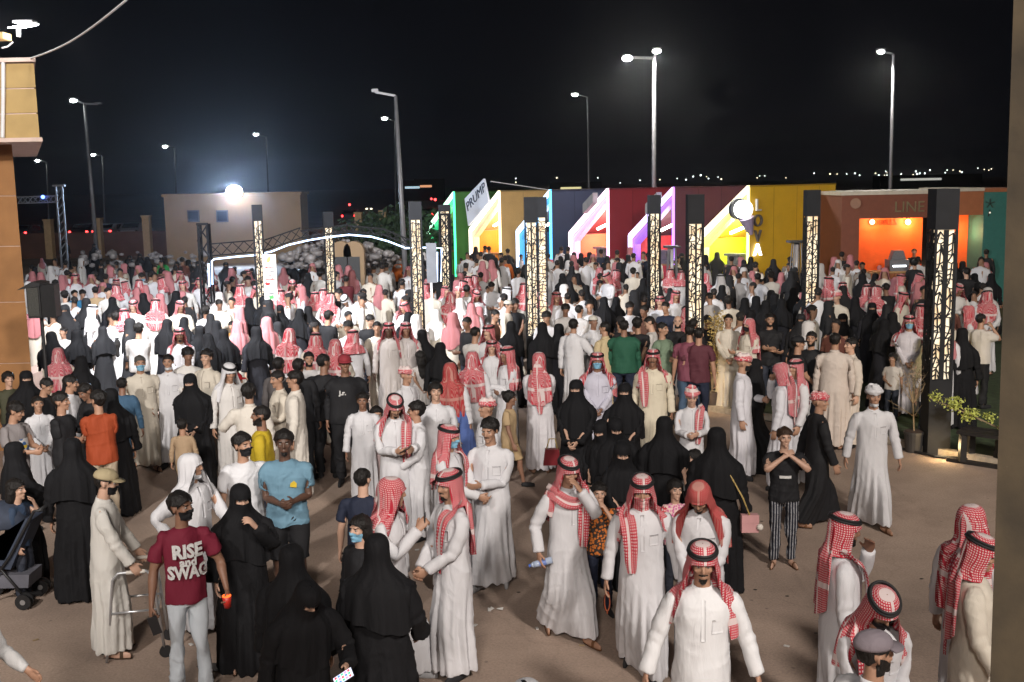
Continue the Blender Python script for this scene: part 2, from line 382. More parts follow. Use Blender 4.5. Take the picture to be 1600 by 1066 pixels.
def scarf_profile(style, seed, n=20):
    rng = random.Random(seed); k1, k2, p1, p2, p3 = rng.randint(7, 10), rng.randint(13, 19), rng.random()*6.3, rng.random()*6.3, rng.random()*6.3
    face = {'classic': 52, 'back': 58, 'cover': 46, 'hood': 50, 'niqab': 0, 'wrap': 75, 'cape': 50}[style]
    sd = rng.choice((-1, 1))
    def f(p):
        a = abs(math.degrees(p)); fold = math.sin(k1*p + p1)*.6 + math.sin(k2*p + p2)*.4
        hx, hy = .093, .114
        dome = [(.004, .004, 1.776), (.045, .055, 1.772), (.074, .088, 1.752), (.090, .108, 1.722), (hx+.003, hy, 1.695)]
        open_ = face and a < face
        rs_x, rs_y = .212, .146
        if style == 'niqab':
            nose = .018*math.exp(-(a/28)**2)
            hem = 1.10 + .05*math.sin(p*2 + p1) if a > 90 else 1.06 + .05*math.sin(p*3+p2)
            pts = dome + [(hx+.004, hy+.003+nose*.3, 1.66), (hx+.005, hy+nose, 1.62), (.105, .114+nose*.8, 1.56), (.138, .128, 1.50), (.185, .142, 1.45), (.232, .160, 1.39), (.248, .176, 1.28), (.258, .188, hem)]
            amp = [0]*6 + [0, .002, .004, .006, .010, .014, .020]
        elif open_:
            z0 = 1.690 - .018*(a/face)**2
            pts = dome + [(hx+.004, hy+.005, z0), (hx+.006, hy+.010, z0-.006), (hx+.004, hy+.008, z0-.012), (hx+.003, hy+.007, z0-.014), (hx+.002, hy+.006, z0-.015)]
            pts = pts[:5] + [pts[5]]*1 + pts[5:]; amp = [0]*5 + [.002]*6
            return f2(pts, amp, fold, n)
        else:
            if style == 'back':
                if a < 125: hem = 1.47
                else: hem = 1.12 - .10*math.sin((a-125)/55*math.pi*.5)
            elif style == 'hood' or style == 'wrap': hem = 1.40 if a < 120 else 1.34
            elif style == 'cape': hem = 1.18 if a < 110 else 1.0
            else:
                side = math.copysign(1, p)
                if a < 100: hem = (1.17 if side == sd else 1.27) + .05*math.sin(p*3+p3)
                else: hem = 1.24 - .17*sstep(100, 175, a)
            if hem > 1.44:
                pts = dome + [(hx+.006, hy+.004, 1.65), (hx+.006, hy, 1.60), (.096, .108, 1.55), (.100, .112, 1.52), (.106, .118, 1.49), (.110, .122, hem)]
                amp = [0]*5 + [.001, .002, .003, .004, .006, .006]
                return f2(pts, amp, fold, n)
            tb = .0 if a > 90 else .012
            pts = dome + [(hx+.008, hy+.003, 1.655), (hx+.012+tb, hy-.002, 1.60), (.108+tb, .112, 1.54), (.125, .124, 1.49), (.185, .145, 1.455), (rs_x, rs_y, 1.405), (rs_x+.016, rs_y+.012, min(1.33, (hem+1.40)/2)), (rs_x+.02, rs_y+.02, hem)]
            amp = [0, 0, .001, .002, .003] + [.005, .007, .009, .012, .014, .016, .019, .024]
        return f2(pts, amp, fold, n)
    def f2(pts, amp, fold, n):
        P = cat(pts, n); A = np.interp(np.linspace(0, 1, n), np.linspace(0, 1, len(amp)), amp)
        q = P.copy(); q[:, 0] += A*fold; q[:, 1] += A*fold; return q
    return f
def robe_soup(w=.95, flare=1.0, sleeve=1.0, hem=.09, length=1.0, cuff=.056):
    s = Soup(); f = flare
    s.loft([((0, .015, 1.492), .060, .060, None), ((0, .015, 1.47), .072, .068, None), ((0, .012, 1.445), .135*w, .086, None), ((0, .005, 1.405), .176*w, .108, None), ((0, 0, 1.32), .192*w, .128, None), ((0, -.002, 1.20), .190*w, .133*w, None),
            ((0, 0, 1.05), .188*w, .137*w, None), ((0, .004, .92), .200*w, .148*w, None), ((0, .004, .70), .203*w*(.6+.4*f), .158*w*(.6+.4*f), None), ((0, .004, .45), .208*w*(.3+.7*f), .170*w*(.3+.7*f), None), ((0, .004, hem), .220*w*f, .185*w*f, None), ((0, .004, hem-.02), .220*w*f, .185*w*f, None)], 32)
    for s_, n in ((1, 'L'), (-1, 'R')):
        d = np.array([s_*SA, 0, -CA]); u0 = J[n+'UA']
        s.ball(u0 + [-s_*.012, 0, -.022], .064*w, 16)
        s.loft([(u0 - d*.0, .060, .060, d), (u0 + d*.07, .070*sleeve, .070*sleeve, d), (u0 + d*.16, .069*sleeve, .069*sleeve, d), (J[n+'FA'], .062*sleeve, .062*sleeve, d), (J[n+'FA'] + d*.13, .058*sleeve, .058*sleeve, d), (J[n+'FA'] + d*(.255*length), cuff, cuff, d), (J[n+'FA'] + d*(.265*length), cuff, cuff, d)], 20)
    return s
def tee_soup(w=1.0, hem=.86, long=False, flare=1.0):
    s = Soup()
    s.loft([((0, .015, 1.475), .070, .066, None), ((0, .012, 1.447), .13*w, .086, None), ((0, .005, 1.40), .176*w, .110, None), ((0, 0, 1.32), .188*w, .124, None), ((0, -.004, 1.20), .178*w, .126*w, None),
            ((0, -.003, 1.08), .176*w, .126*w, None), ((0, .0, .96), .188*w*flare, .136*w*flare, None), ((0, 0, hem), .192*w*flare, .140*w*flare, None), ((0, 0, hem-.015), .192*w*flare, .140*w*flare, None)], 32)
    for s_, n in ((1, 'L'), (-1, 'R')):
        d = np.array([s_*SA, 0, -CA]); u0 = J[n+'UA']; s.ball(u0 + [-s_*.012, 0, -.020], .063*w, 16)
        if long: s.loft([(u0, .058, .058, d), (u0 + d*.06, .065, .065, d), (J[n+'FA'], .057, .057, d), (J[n+'FA'] + d*.23, .043, .043, d), (J[n+'FA'] + d*.245, .043, .043, d)], 20)
        else: s.loft([(u0, .058, .058, d), (u0 + d*.07, .066, .068, d), (u0 + d*.20, .071, .074, d), (u0 + d*.215, .071, .074, d)], 20)
    return s
def trouser_soup(w=1.0, hem=.085, leg=1.0):
    s = Soup()
    s.loft([((0, .0, 1.00), .150*w, .108, None), ((0, .0, .93), .172*w, .120, None), ((0, .004, .86), .170*w, .115, None), ((0, .004, .82), .150, .10, None)], 24)
    for s_, n in ((1, 'L'), (-1, 'R')):
        hp, kn, an = J[n+'T'], J[n+'S'], J[n+'F']
        r = [(hp + [0, 0, 0], .085, .100, None), (hp + [0, 0, -.08], .094*leg, .102*leg, None), (hp*.5 + kn*.5, .082*leg, .088*leg, None), (kn + [0, 0, .03], .068*leg, .072*leg, None)]
        if hem < .4: r += [(kn*.6 + an*.4 + [0, .01, 0], .063*leg, .068*leg, None), ((an[0], .018, hem+.03), .058*leg, .062*leg, None), ((an[0], .018, hem), .060*leg, .064*leg, None)]
        else: r += [((kn[0], 0, hem+.01), .078*leg, .082*leg, None), ((kn[0], 0, hem), .078*leg, .082*leg, None)]
        s.loft(r, 20)
    return s
def crease(V, N, seed, skirt=True, amp=1.0):
    """cloth folds in the rest pose: long vertical ones in the skirt, short diagonal ones on body and sleeves"""
    rng = np.random.RandomState(seed); th = np.arctan2(V[:, 0], -V[:, 1]); z = V[:, 2]; d = np.zeros(len(V))
    if skirt:
        lowk = sstep(1.05, .35, z) * (np.abs(V[:, 0]) < .4)
        for k in (5, 8, 11, 15):
            d += lowk*.0095*np.sin(k*th + rng.rand()*6.3 + 1.3*np.sin(z*(1.0+rng.rand()*2) + rng.rand()*6))*rng.uniform(.4, 1)
    for _ in range(4):
        q = rng.normal(size=3)*np.array([16, 16, 5]); d += .0026*np.sin(V @ q + rng.rand()*6.3 + 1.5*np.sin(V @ (q[::-1]*.4)))
    for _ in range(5):   # sharp creases radiating over the chest, hips and knees
        q = rng.normal(size=3)*np.array([9, 9, 9]); ph_ = V @ q + rng.rand()*6.3 + 1.8*np.sin(V @ (rng.normal(size=3)*7) + rng.rand()*6); c_ = np.exp(-(np.sin(ph_)/.16)**2)
        d += .0030*c_*np.clip(np.sin(V @ (rng.normal(size=3)*5) + rng.rand()*6.3)*1.6, 0, 1)
    ax = np.abs(V[:, 0]) - .172; t = ax*SA + (1.415 - z)*CA; q = ax*CA - (1.415 - z)*SA
    arm = sstep(.03, .10, t) * (np.abs(q) < .105) * (ax > .03) * sstep(.80, .85, z); ph = np.arctan2(q, V[:, 1])
    d *= 1 - .5*arm; d += arm*.0032*np.sin(t*(52+rng.rand()*14) + rng.rand()*6 + 1.6*np.sin(ph + rng.rand()*6) + 1.5*np.sin(t*19))*(.35 + .65*np.exp(-((t-.30)/.09)**2) + .4*sstep(.42, .52, t))
    return V + N*(d*amp)[:, None]
TPL = {}
def garment(key, soup, kind, voxel, ratio, skirt=True, hem=None, seeds=(1,), amp=1.0):
    V, F = soup.remesh(voxel); V = relax(V, F, 2, .5)
    N = normals(V, F)
    fz = V[F].mean(1); fn = unit_rows(np.cross(V[F[:, 1]]-V[F[:, 0]], V[F[:, 2]]-V[F[:, 0]]))
    if hem is not None:
        m = ~((fz[:, 2] < hem + .012) & (fn[:, 2] < -.6)); V, F, u = keep_faces(V, F, m); N = N[u]
    for i, sd in enumerate(seeds):
        V2 = crease(V, N, sd, skirt, amp); V3, F3 = decimate(V2, F, ratio)
        TPL[key, i] = (V3, F3, weights(V3, kind), None)
def unit_rows(a): return a/(np.linalg.norm(a, axis=1)[:, None] + 1e-12)

BV, BF = build_body(); BNm = normals(BV, BF)
for lod, ra in (('hi', .042), ('lo', .012)):
    v, f = decimate(BV, BF, ra); TPL['body', lod] = (v, f, weights(v, 'body'), None)
def patch(key, region, off, kind='body', ratio=.35, rough=0.0, seed=3):
    m = region(BV[:, 0], BV[:, 1], BV[:, 2]); fm = m[BF].all(1); V, F, u = keep_faces(BV, BF, fm); N = relax(BNm[u], F, 6, .5); N = unit_rows(N)
    o = off(V[:, 0], V[:, 1], V[:, 2]) if callable(off) else np.full(len(V), off)
    if rough:
        rr = np.random.RandomState(seed); q = rr.normal(size=(6, 3))*70
        o = o + rough*sum(np.sin(V @ k + i) for i, k in enumerate(q))/3
    V = V + N*o[:, None]
    for lod, k in (('hi', ratio), ('lo', ratio*.35)):
        v, f = decimate(V, F, k); TPL[key, lod] = (v, f, weights(v, kind), None)
def hairreg(x, y, z, drop=0.0):
    line = np.interp(y, [-.10, -.055, -.02, .015, .05, .12], [1.712, 1.690, 1.645, 1.645, 1.60-drop, 1.585-drop])
    ear = (np.abs(x) > .068) & (y < .045) & (z < 1.668)
    return (z > line) & ~ear & (z > 1.5)
patch('hair', hairreg, lambda x, y, z: .004 + .011*sstep(1.60, 1.72, z), 'head', .2, .004)
patch('hairthick', lambda x, y, z: hairreg(x, y, z, .02), lambda x, y, z: .008 + .022*sstep(1.60, 1.72, z), 'head', .22, .007)
patch('bowl', lambda x, y, z: ((z > np.interp(y, [-.1, -.05, .0, .05], [1.69, 1.67, 1.62, 1.57])) & (z > 1.5)), lambda x, y, z: .010 + .016*sstep(1.60, 1.70, z), 'head', .3, .004)
patch('beard', lambda x, y, z: (z < np.interp(y, [-.1, -.06, -.03, .02], [1.585, 1.60, 1.625, 1.65])) & (z > 1.528) & (y < .025) & ~((np.abs(x) < .02) & (z > 1.572) & (z < 1.597)), .0035, 'head', .35, .001)
patch('stubble', lambda x, y, z: (np.abs(x) < .026) & (z < 1.577) & (z > 1.530) & (y < -.035), .0035, 'head', .4, .0008)
patch('moustache', lambda x, y, z: (np.abs(x) < .030) & (z > 1.592) & (z < 1.608) & (y < -.06), .005, 'head', .6)
for sg, nm_ in ((1, 'L'), (-1, 'R')):
    patch('brow'+nm_, lambda x, y, z: (x*sg > .012) & (np.abs(x) < .050) & (z > 1.667) & (z < 1.678) & (y < -.045), .0028, 'head', .6)
patch('mask', lambda x, y, z: (z < 1.640 - .25*np.abs(x)) & (z > 1.545) & (y < -.018), .0085, 'head', .35)
patch('chinmask', lambda x, y, z: (z < 1.575) & (z > 1.528) & (y < -.018), .008, 'head', .35)
for sg, nm_ in ((1, 'L'), (-1, 'R')):
    patch('shoe'+nm_, lambda x, y, z: (z < .088) & (x*sg > 0), .007, 'body', .08)
    patch('sandal'+nm_, lambda x, y, z: (x*sg > 0) & ((z < .016) | ((z < .085) & (y < -.075) & (y > -.11))), .006, 'body', .12)
patch('wrap', lambda x, y, z: (z < 1.632) & (z > 1.46) & (y < .06), .013, 'head', .35, .002)
def tree_tpl(key, soup, kind, voxel=None):
    if voxel: V, F = soup.remesh(voxel)
    else:
        V = np.concatenate(soup.V); F = np.array([t for f in soup.F for t in ([f] if len(f) == 3 else [[f[0], f[1], f[2]], [f[0], f[2], f[3]]])])
    TPL[key, 'hi'] = TPL[key, 'lo'] = (V, F, weights(V, kind), None)
def ring_soup(s, cx, cy, cz, rx, ry, tilt, r, seg=28, wob=0.0, seed=0):
    rr = random.Random(seed); vs = []; n = 10
    for i in range(seg):
        a = 2*math.pi*i/seg; ca, sa = math.sin(a), -math.cos(a); q = 1 + wob*math.sin(5*a + seed) + wob*.6*math.sin(9*a+seed*2)
        c = np.array([cx + rx*ca, cy + ry*sa, cz - tilt*sa]); o = unit([ca/rx, sa/ry, 0])
        for j in range(n):
            b = 2*math.pi*j/n; vs.append(c + o*math.cos(b)*r*q + np.array([0, 0, 1])*math.sin(b)*r*q)
    F = [[i*n+j, i*n+(j+1) % n, ((i+1) % seg)*n+(j+1) % n, ((i+1) % seg)*n+j] for i in range(seg) for j in range(n)]
    s.add(vs, F)
s = Soup(); ring_soup(s, 0, .020, 1.724, .094, .115, -.010, .0095); ring_soup(s, 0, .020, 1.741, .088, .108, -.010, .0095); tree_tpl('agal', s, 'head')
s = Soup()
for i in range(5): ring_soup(s, .004*(-1)**i, .018, 1.700+.014*i, .088-.011*i, .106-.012*i, (-1)**i*.022-.004, .021, 34, .22, i)
s.ball((0, .018, 1.700), (.076, .094, .072), 20); V_, F_ = s.remesh(.008); V_ = relax(V_, F_, 1)
TPL['turban', 'hi'] = (V_, F_, weights(V_, 'head'), None); V_, F_ = decimate(V_, F_, .25); TPL['turban', 'lo'] = (V_, F_, weights(V_, 'head'), None)
# cap with a peak, skull cap
s = Soup(); s.ball((0, .018, 1.70), (.092, .112, .078), 24); V_ = s.V[0]; V_[:, 2] = np.maximum(V_[:, 2], 1.685)
vs = []
for i in range(9):
    a = -1.0 + 2.0*i/8
    for q, (rr_, zz) in enumerate(((.95, 1.695), (1.58 - .25*a*a, 1.682))): vs.append([math.sin(a)*.088*rr_*1.0, .018 - math.cos(a)*.110*rr_, zz])
    for q, (rr_, zz) in enumerate(((.95, 1.688), (1.58 - .25*a*a, 1.676))): vs.append([math.sin(a)*.088*rr_*1.0, .018 - math.cos(a)*.110*rr_, zz])
F_ = []
for i in range(8):
    b = i*4; F_ += [[b, b+1, b+5, b+4], [b+2, b+6, b+7, b+3], [b+1, b+3, b+7, b+5]]
s.add(vs, F_); tree_tpl('cap', s, 'head')
s = Soup(); s.ball((0, .018, 1.69), (.088, .106, .078), 20); s.V[0][:, 2] = np.maximum(s.V[0][:, 2], 1.685); tree_tpl('skullcap', s, 'head')
# long hair hanging behind, bun
s = Soup(); s.loft([((0, .03, 1.74), .05, .05, None), ((0, .035, 1.70), .088, .085, None), ((0, .045, 1.62), .096, .085, None), ((0, .07, 1.52), .095, .06, None), ((0, .095, 1.40), .10, .045, None), ((0, .12, 1.25), .085, .035, None), ((0, .125, 1.16), .04, .02, None)], 20)
V_, F_ = s.remesh(.012); V_ = crease(V_, normals(V_, F_), 5, False, 1.2); TPL['longhair', 'hi'] = TPL['longhair', 'lo'] = (*decimate(V_, F_, .5), None, None)
TPL['longhair', 'hi'] = TPL['longhair', 'lo'] = (TPL['longhair', 'hi'][0], TPL['longhair', 'hi'][1], weights(TPL['longhair', 'hi'][0], 'scarf'), None)
s = Soup(); s.ball((0, .115, 1.72), (.04, .035, .038), 14); tree_tpl('bun', s, 'head')
s = Soup(); s.ball((.0, .10, 1.69), (.025, .025, .025), 10); s.loft([((0, .115, 1.69), .02, .02, None), ((0, .14, 1.62), .028, .026, None), ((0, .14, 1.53), .016, .016, None)], 12); tree_tpl('ponytail', s, 'head')
for x, nm in ((1, 'eyeL'), (-1, 'eyeR')):
    s = Soup(); s.ball((x*.031, -.0655, 1.651), (.0135, .0105, .0075), 12); tree_tpl(nm, s, 'head')
    s = Soup(); s.ball((x*.031, -.0715, 1.651), (.0055, .0058, .0055), 8); tree_tpl(nm+'i', s, 'head')
# head cloths
for i in range(4):
    for st in ('classic', 'back', 'cover', 'hood', 'niqab', 'cape'):
        V_, F_, U_ = headgrid(scarf_profile(st, 11*i + 5))
        if st == 'niqab':
            c = V_[F_].mean(1); ang = np.degrees(np.arctan2(np.abs(c[:, 0]), -(c[:, 1]-.018)))
            F_ = F_[~((ang < 40) & (c[:, 2] < 1.666) & (c[:, 2] > 1.634) & (c[:, 1] < 0))]
        TPL[st, i] = (V_, F_, weights(V_, 'scarf'), U_)
# a tail of cloth over the shoulder / down the back
def strip_tpl(key, pts, wd, seed=0, nrm=(0, -1, 0)):
    P = cat(pts, 18); V = []; U = []; nu = 9
    for i, p in enumerate(P):
        t = unit(P[min(i+1, 17)] - P[max(i-1, 0)]); sdir = unit(np.cross(t, nrm)); w_ = np.interp(i/17, np.linspace(0, 1, len(wd)), wd)
        for j in range(nu):
            a = j/(nu-1)*2 - 1; V.append(p + sdir*a*w_ + unit(np.cross(sdir, t))*(.010*math.cos(a*5+i*.3+seed))); U.append((a*w_, i*.03))
    F = np.array([[i*nu+j, i*nu+j+1, (i+1)*nu+j+1, (i+1)*nu+j] for i in range(17) for j in range(nu-1)]); F = np.concatenate([F[:, [0, 1, 2]], F[:, [0, 2, 3]]])
    V = np.array(V); TPL[key, 'hi'] = TPL[key, 'lo'] = (V, F, weights(V, 'scarf'), np.array(U))
strip_tpl('tailL', [(.10, .03, 1.50), (.13, -.06, 1.47), (.115, -.130, 1.40), (.10, -.158, 1.25), (.095, -.160, 1.08), (.09, -.165, .95)], (.05, .06, .065, .06, .05, .03))
strip_tpl('tailR', [(-.10, .03, 1.50), (-.13, -.06, 1.47), (-.115, -.130, 1.40), (-.10, -.158, 1.25), (-.095, -.160, 1.08), (-.09, -.165, .98)], (.05, .06, .065, .06, .05, .03))
strip_tpl('tailB', [(.02, .13, 1.62), (.02, .15, 1.50), (.015, .165, 1.35), (.01, .17, 1.18), (.0, .172, 1.02), (-.01, .175, .90)], (.05, .075, .075, .065, .05, .02), 2, (0, 1, 0))
strip_tpl('sling', [(-.18, .06, 1.47), (-.15, -.07, 1.46), (-.06, -.15, 1.40), (.05, -.16, 1.39), (.14, -.08, 1.46), (.19, .06, 1.46)], (.05, .06, .065, .065, .06, .05), 1)

HI, LO = .0145, .030
garment('thobe', robe_soup(), 'robe', .0125, .25, True, .075, (1, 2, 3), 1.2)
garment('thobelo', robe_soup(), 'robe', .026, .40, True, .075, (4, 5), 1.3)
garment('abaya', robe_soup(1.07, 1.22, 1.30, .03, .98, .09), 'robe', .018, .42, True, .02, (1, 2), 1.6)
garment('abayalo', robe_soup(1.07, 1.22, 1.30, .03, .98, .09), 'robe', .032, .5, True, .02, (3,), 1.6)
garment('tee', tee_soup(), 'cloth', .0125, .28, False, .85, (1, 2), 1.9)
garment('teelong', tee_soup(1.04, .86, True), 'cloth', .0140, .32, False, .85, (1, 2), 1.3)
garment('teelo', tee_soup(), 'cloth', .026, .5, False, .85, (1,), 1.2)
garment('teelonglo', tee_soup(1.04, .86, True), 'cloth', .026, .5, False, .85, (1,), 1.2)
garment('dress', tee_soup(1.0, .52, False, 1.35), 'robe', .016, .4, True, .51, (1,), 1.3)
garment('trousers', trouser_soup(), 'cloth', .012, .28, False, .075, (1, 2), 2.4)
garment('trouserslo', trouser_soup(), 'cloth', .026, .5, False, .075, (1,), 1.2)
garment('shorts', trouser_soup(1.03, .50, 1.12), 'cloth', .015, .5, False, .49, (1,), 1.2)

# collar band, button placket and chest pocket of a thobe, laid on its front
def thobe_front(x, z, off):
    x = np.asarray(x)/.965
    zz = [1.47, 1.445, 1.405, 1.32, 1.20, 1.05, .92, .70]; rx = np.interp(z, zz[::-1], [.072, .135, .176, .192, .190, .188, .200, .203][::-1]); ry = np.interp(z, zz[::-1], [.068, .086, .108, .128, .133, .137, .148, .158][::-1]); cy = np.interp(z, zz[::-1], [.015, .012, .005, 0, -.002, 0, .004, .004][::-1])
    return cy - ry*np.sqrt(np.maximum(1-(x/rx)**2, 0)) - off
def front_sheet(x0, x1, z0, z1, nx, nz, off, fy=thobe_front):
    X, Z = np.meshgrid(np.linspace(x0, x1, nx), np.linspace(z0, z1, nz)); X = X.ravel(); Z = Z.ravel()
    V = np.stack([X, fy(X, Z, off), Z], 1); F = np.array([[i*nx+j, i*nx+j+1, (i+1)*nx+j+1, (i+1)*nx+j] for i in range(nz-1) for j in range(nx-1)])
    return V, np.concatenate([F[:, [0, 1, 2]], F[:, [0, 2, 3]]])
def box_sheet(x0, x1, z0, z1, nx, nz, o0, o1):
    V1, F1 = front_sheet(x0, x1, z0, z1, nx, nz, o1); V0, _ = front_sheet(x0, x1, z0, z1, nx, nz, o0)
    b = [i for i in range(nx)] + [nx*i+nx-1 for i in range(1, nz)] + [nx*(nz-1)+j for j in range(nx-2, -1, -1)] + [nx*i for i in range(nz-2, 0, -1)]
    n = len(V1); F = [tuple(f) for f in F1]
    for k in range(len(b)):
        p, q = b[k], b[(k+1) % len(b)]; F += [(p, q, q+n), (p, q+n, p+n)]
    return np.concatenate([V1, V0]), np.array(F)
for k_, a_ in (('placket', (-.015, .015, 1.16, 1.455, 3, 16, -.004, .0045)), ('pocket', (.055, .130, 1.21, 1.30, 6, 6, -.004, .003))):
    V_, F_ = box_sheet(*a_); TPL[k_, 'hi'] = (V_, F_, weights(V_, 'robe'), None)
s = Soup(); n_ = 26; vs = []
for i in range(n_):
    a = -math.pi + .22 + (2*math.pi-.44)*i/(n_-1); ca, sa = math.sin(a+math.pi), -math.cos(a+math.pi)
    fr_ = (1+math.cos(a+math.pi))/2
    for (rr_, zz) in ((.062, 1.462-.012*fr_), (.057, 1.505-.020*fr_), (.064, 1.512-.022*fr_), (.074, 1.474-.020*fr_)):
        vs.append([ca*rr_, .014 + sa*rr_, zz])
F_ = [[i*4+j, i*4+(j+1) % 4, (i+1)*4+(j+1) % 4, (i+1)*4+j] for i in range(n_-1) for j in range(4)]
s.add(vs, F_); tree_tpl('collar', s, 'robe')

# ================================================================== materials
def nmat(name):
    m = bpy.data.materials.new(name); m.use_nodes = True; nt = m.node_tree; return m, nt, nt.nodes['Principled BSDF']
def L(nt, a, b): nt.links.new(a, b)
def N_(nt, t, **k):
    n = nt.nodes.new(t)
    for a, b in k.items(): setattr(n, a, b)
    return n
def plain(name, col, rough=.6, metal=0.0, noise=.12, scale=6.0, bump=0.0, emit=None, es=0.0, coat=0.0):
    m, nt, b = nmat(name); b.inputs['Roughness'].default_value = rough; b.inputs['Metallic'].default_value = metal
    if noise:
        g = N_(nt, 'ShaderNodeNewGeometry'); n = N_(nt, 'ShaderNodeTexNoise'); n.inputs['Scale'].default_value = scale; n.inputs['Detail'].default_value = 6
        L(nt, g.outputs['Position'], n.inputs['Vector'])
        r = N_(nt, 'ShaderNodeValToRGB'); r.color_ramp.elements[0].position = .3; r.color_ramp.elements[1].position = .7
        r.color_ramp.elements[0].color = tuple(max(0, c*(1-noise)) for c in col) + (1,); r.color_ramp.elements[1].color = tuple(min(1, c*(1+noise)) for c in col) + (1,)
        L(nt, n.outputs[0], r.inputs[0]); L(nt, r.outputs[0], b.inputs['Base Color'])
        if bump:
            bu = N_(nt, 'ShaderNodeBump'); bu.inputs['Strength'].default_value = bump; bu.inputs['Distance'].default_value = .02
            L(nt, n.outputs[0], bu.inputs['Height']); L(nt, bu.outputs[0], b.inputs['Normal'])
    else: b.inputs['Base Color'].default_value = tuple(col) + (1,)
    if emit: b.inputs['Emission Color'].default_value = tuple(emit) + (1,); b.inputs['Emission Strength'].default_value = es
    return m
def objcolor(name, rough, bump=.25, scale=(9, 9, 3), var=.10, fine=60, sheen=0.0, spec=.3):
    m, nt, b = nmat(name); oi = N_(nt, 'ShaderNodeObjectInfo'); tc = N_(nt, 'ShaderNodeTexCoord'); mp = N_(nt, 'ShaderNodeMapping'); mp.inputs['Scale'].default_value = scale
    L(nt, tc.outputs['Object'], mp.inputs['Vector']); n = N_(nt, 'ShaderNodeTexNoise'); n.inputs['Scale'].default_value = 1; n.inputs['Detail'].default_value = 5; n.inputs['Distortion'].default_value = .8
    L(nt, mp.outputs[0], n.inputs['Vector'])
    mr = N_(nt, 'ShaderNodeMapRange'); mr.inputs['To Min'].default_value = 1-var; mr.inputs['To Max'].default_value = 1+var*.4; L(nt, n.outputs[0], mr.inputs['Value'])
    mx = N_(nt, 'ShaderNodeVectorMath', operation='SCALE'); L(nt, oi.outputs['Color'], mx.inputs[0]); L(nt, mr.outputs[0], mx.inputs['Scale']); L(nt, mx.outputs[0], b.inputs['Base Color'])
    b.inputs['Roughness'].default_value = rough; b.inputs['Specular IOR Level'].default_value = spec
    if sheen: b.inputs['Sheen Weight'].default_value = sheen
    if bump:
        bu = N_(nt, 'ShaderNodeBump'); bu.inputs['Strength'].default_value = bump; bu.inputs['Distance'].default_value = .035
        n2 = N_(nt, 'ShaderNodeTexNoise', noise_type='RIDGED_MULTIFRACTAL') if hasattr(n, 'noise_type') else N_(nt, 'ShaderNodeTexNoise'); n2.inputs['Scale'].default_value = .55; n2.inputs['Detail'].default_value = 2.5; n2.inputs['Distortion'].default_value = 1.2; L(nt, mp.outputs[0], n2.inputs['Vector'])
        ad = N_(nt, 'ShaderNodeMath', operation='MULTIPLY_ADD'); L(nt, n2.outputs[0], ad.inputs[0]); ad.inputs[1].default_value = .35; L(nt, n.outputs[0], ad.inputs[2]); L(nt, ad.outputs[0], bu.inputs['Height']); L(nt, bu.outputs[0], b.inputs['Normal'])
    return m
M_CLOTH = objcolor('woven_cloth', .78, .45, (9, 9, 2.6), .10)
M_ABAYA = objcolor('black_crepe', .85, .7, (8, 8, 2.2), .3, spec=.28)
M_SKIN = objcolor('skin', .50, .05, (30, 30, 30), .14, spec=.4)
M_HAIR = objcolor('hair', .55, .5, (60, 60, 20), .3, spec=.35)
M_EYE = plain('eye_white', (.30, .27, .25), .25, noise=0); M_IRIS = plain('iris', (.012, .008, .006), .2, noise=0)
M_CORD = plain('black_cord', (.008, .008, .009), .7, noise=.2, scale=80)
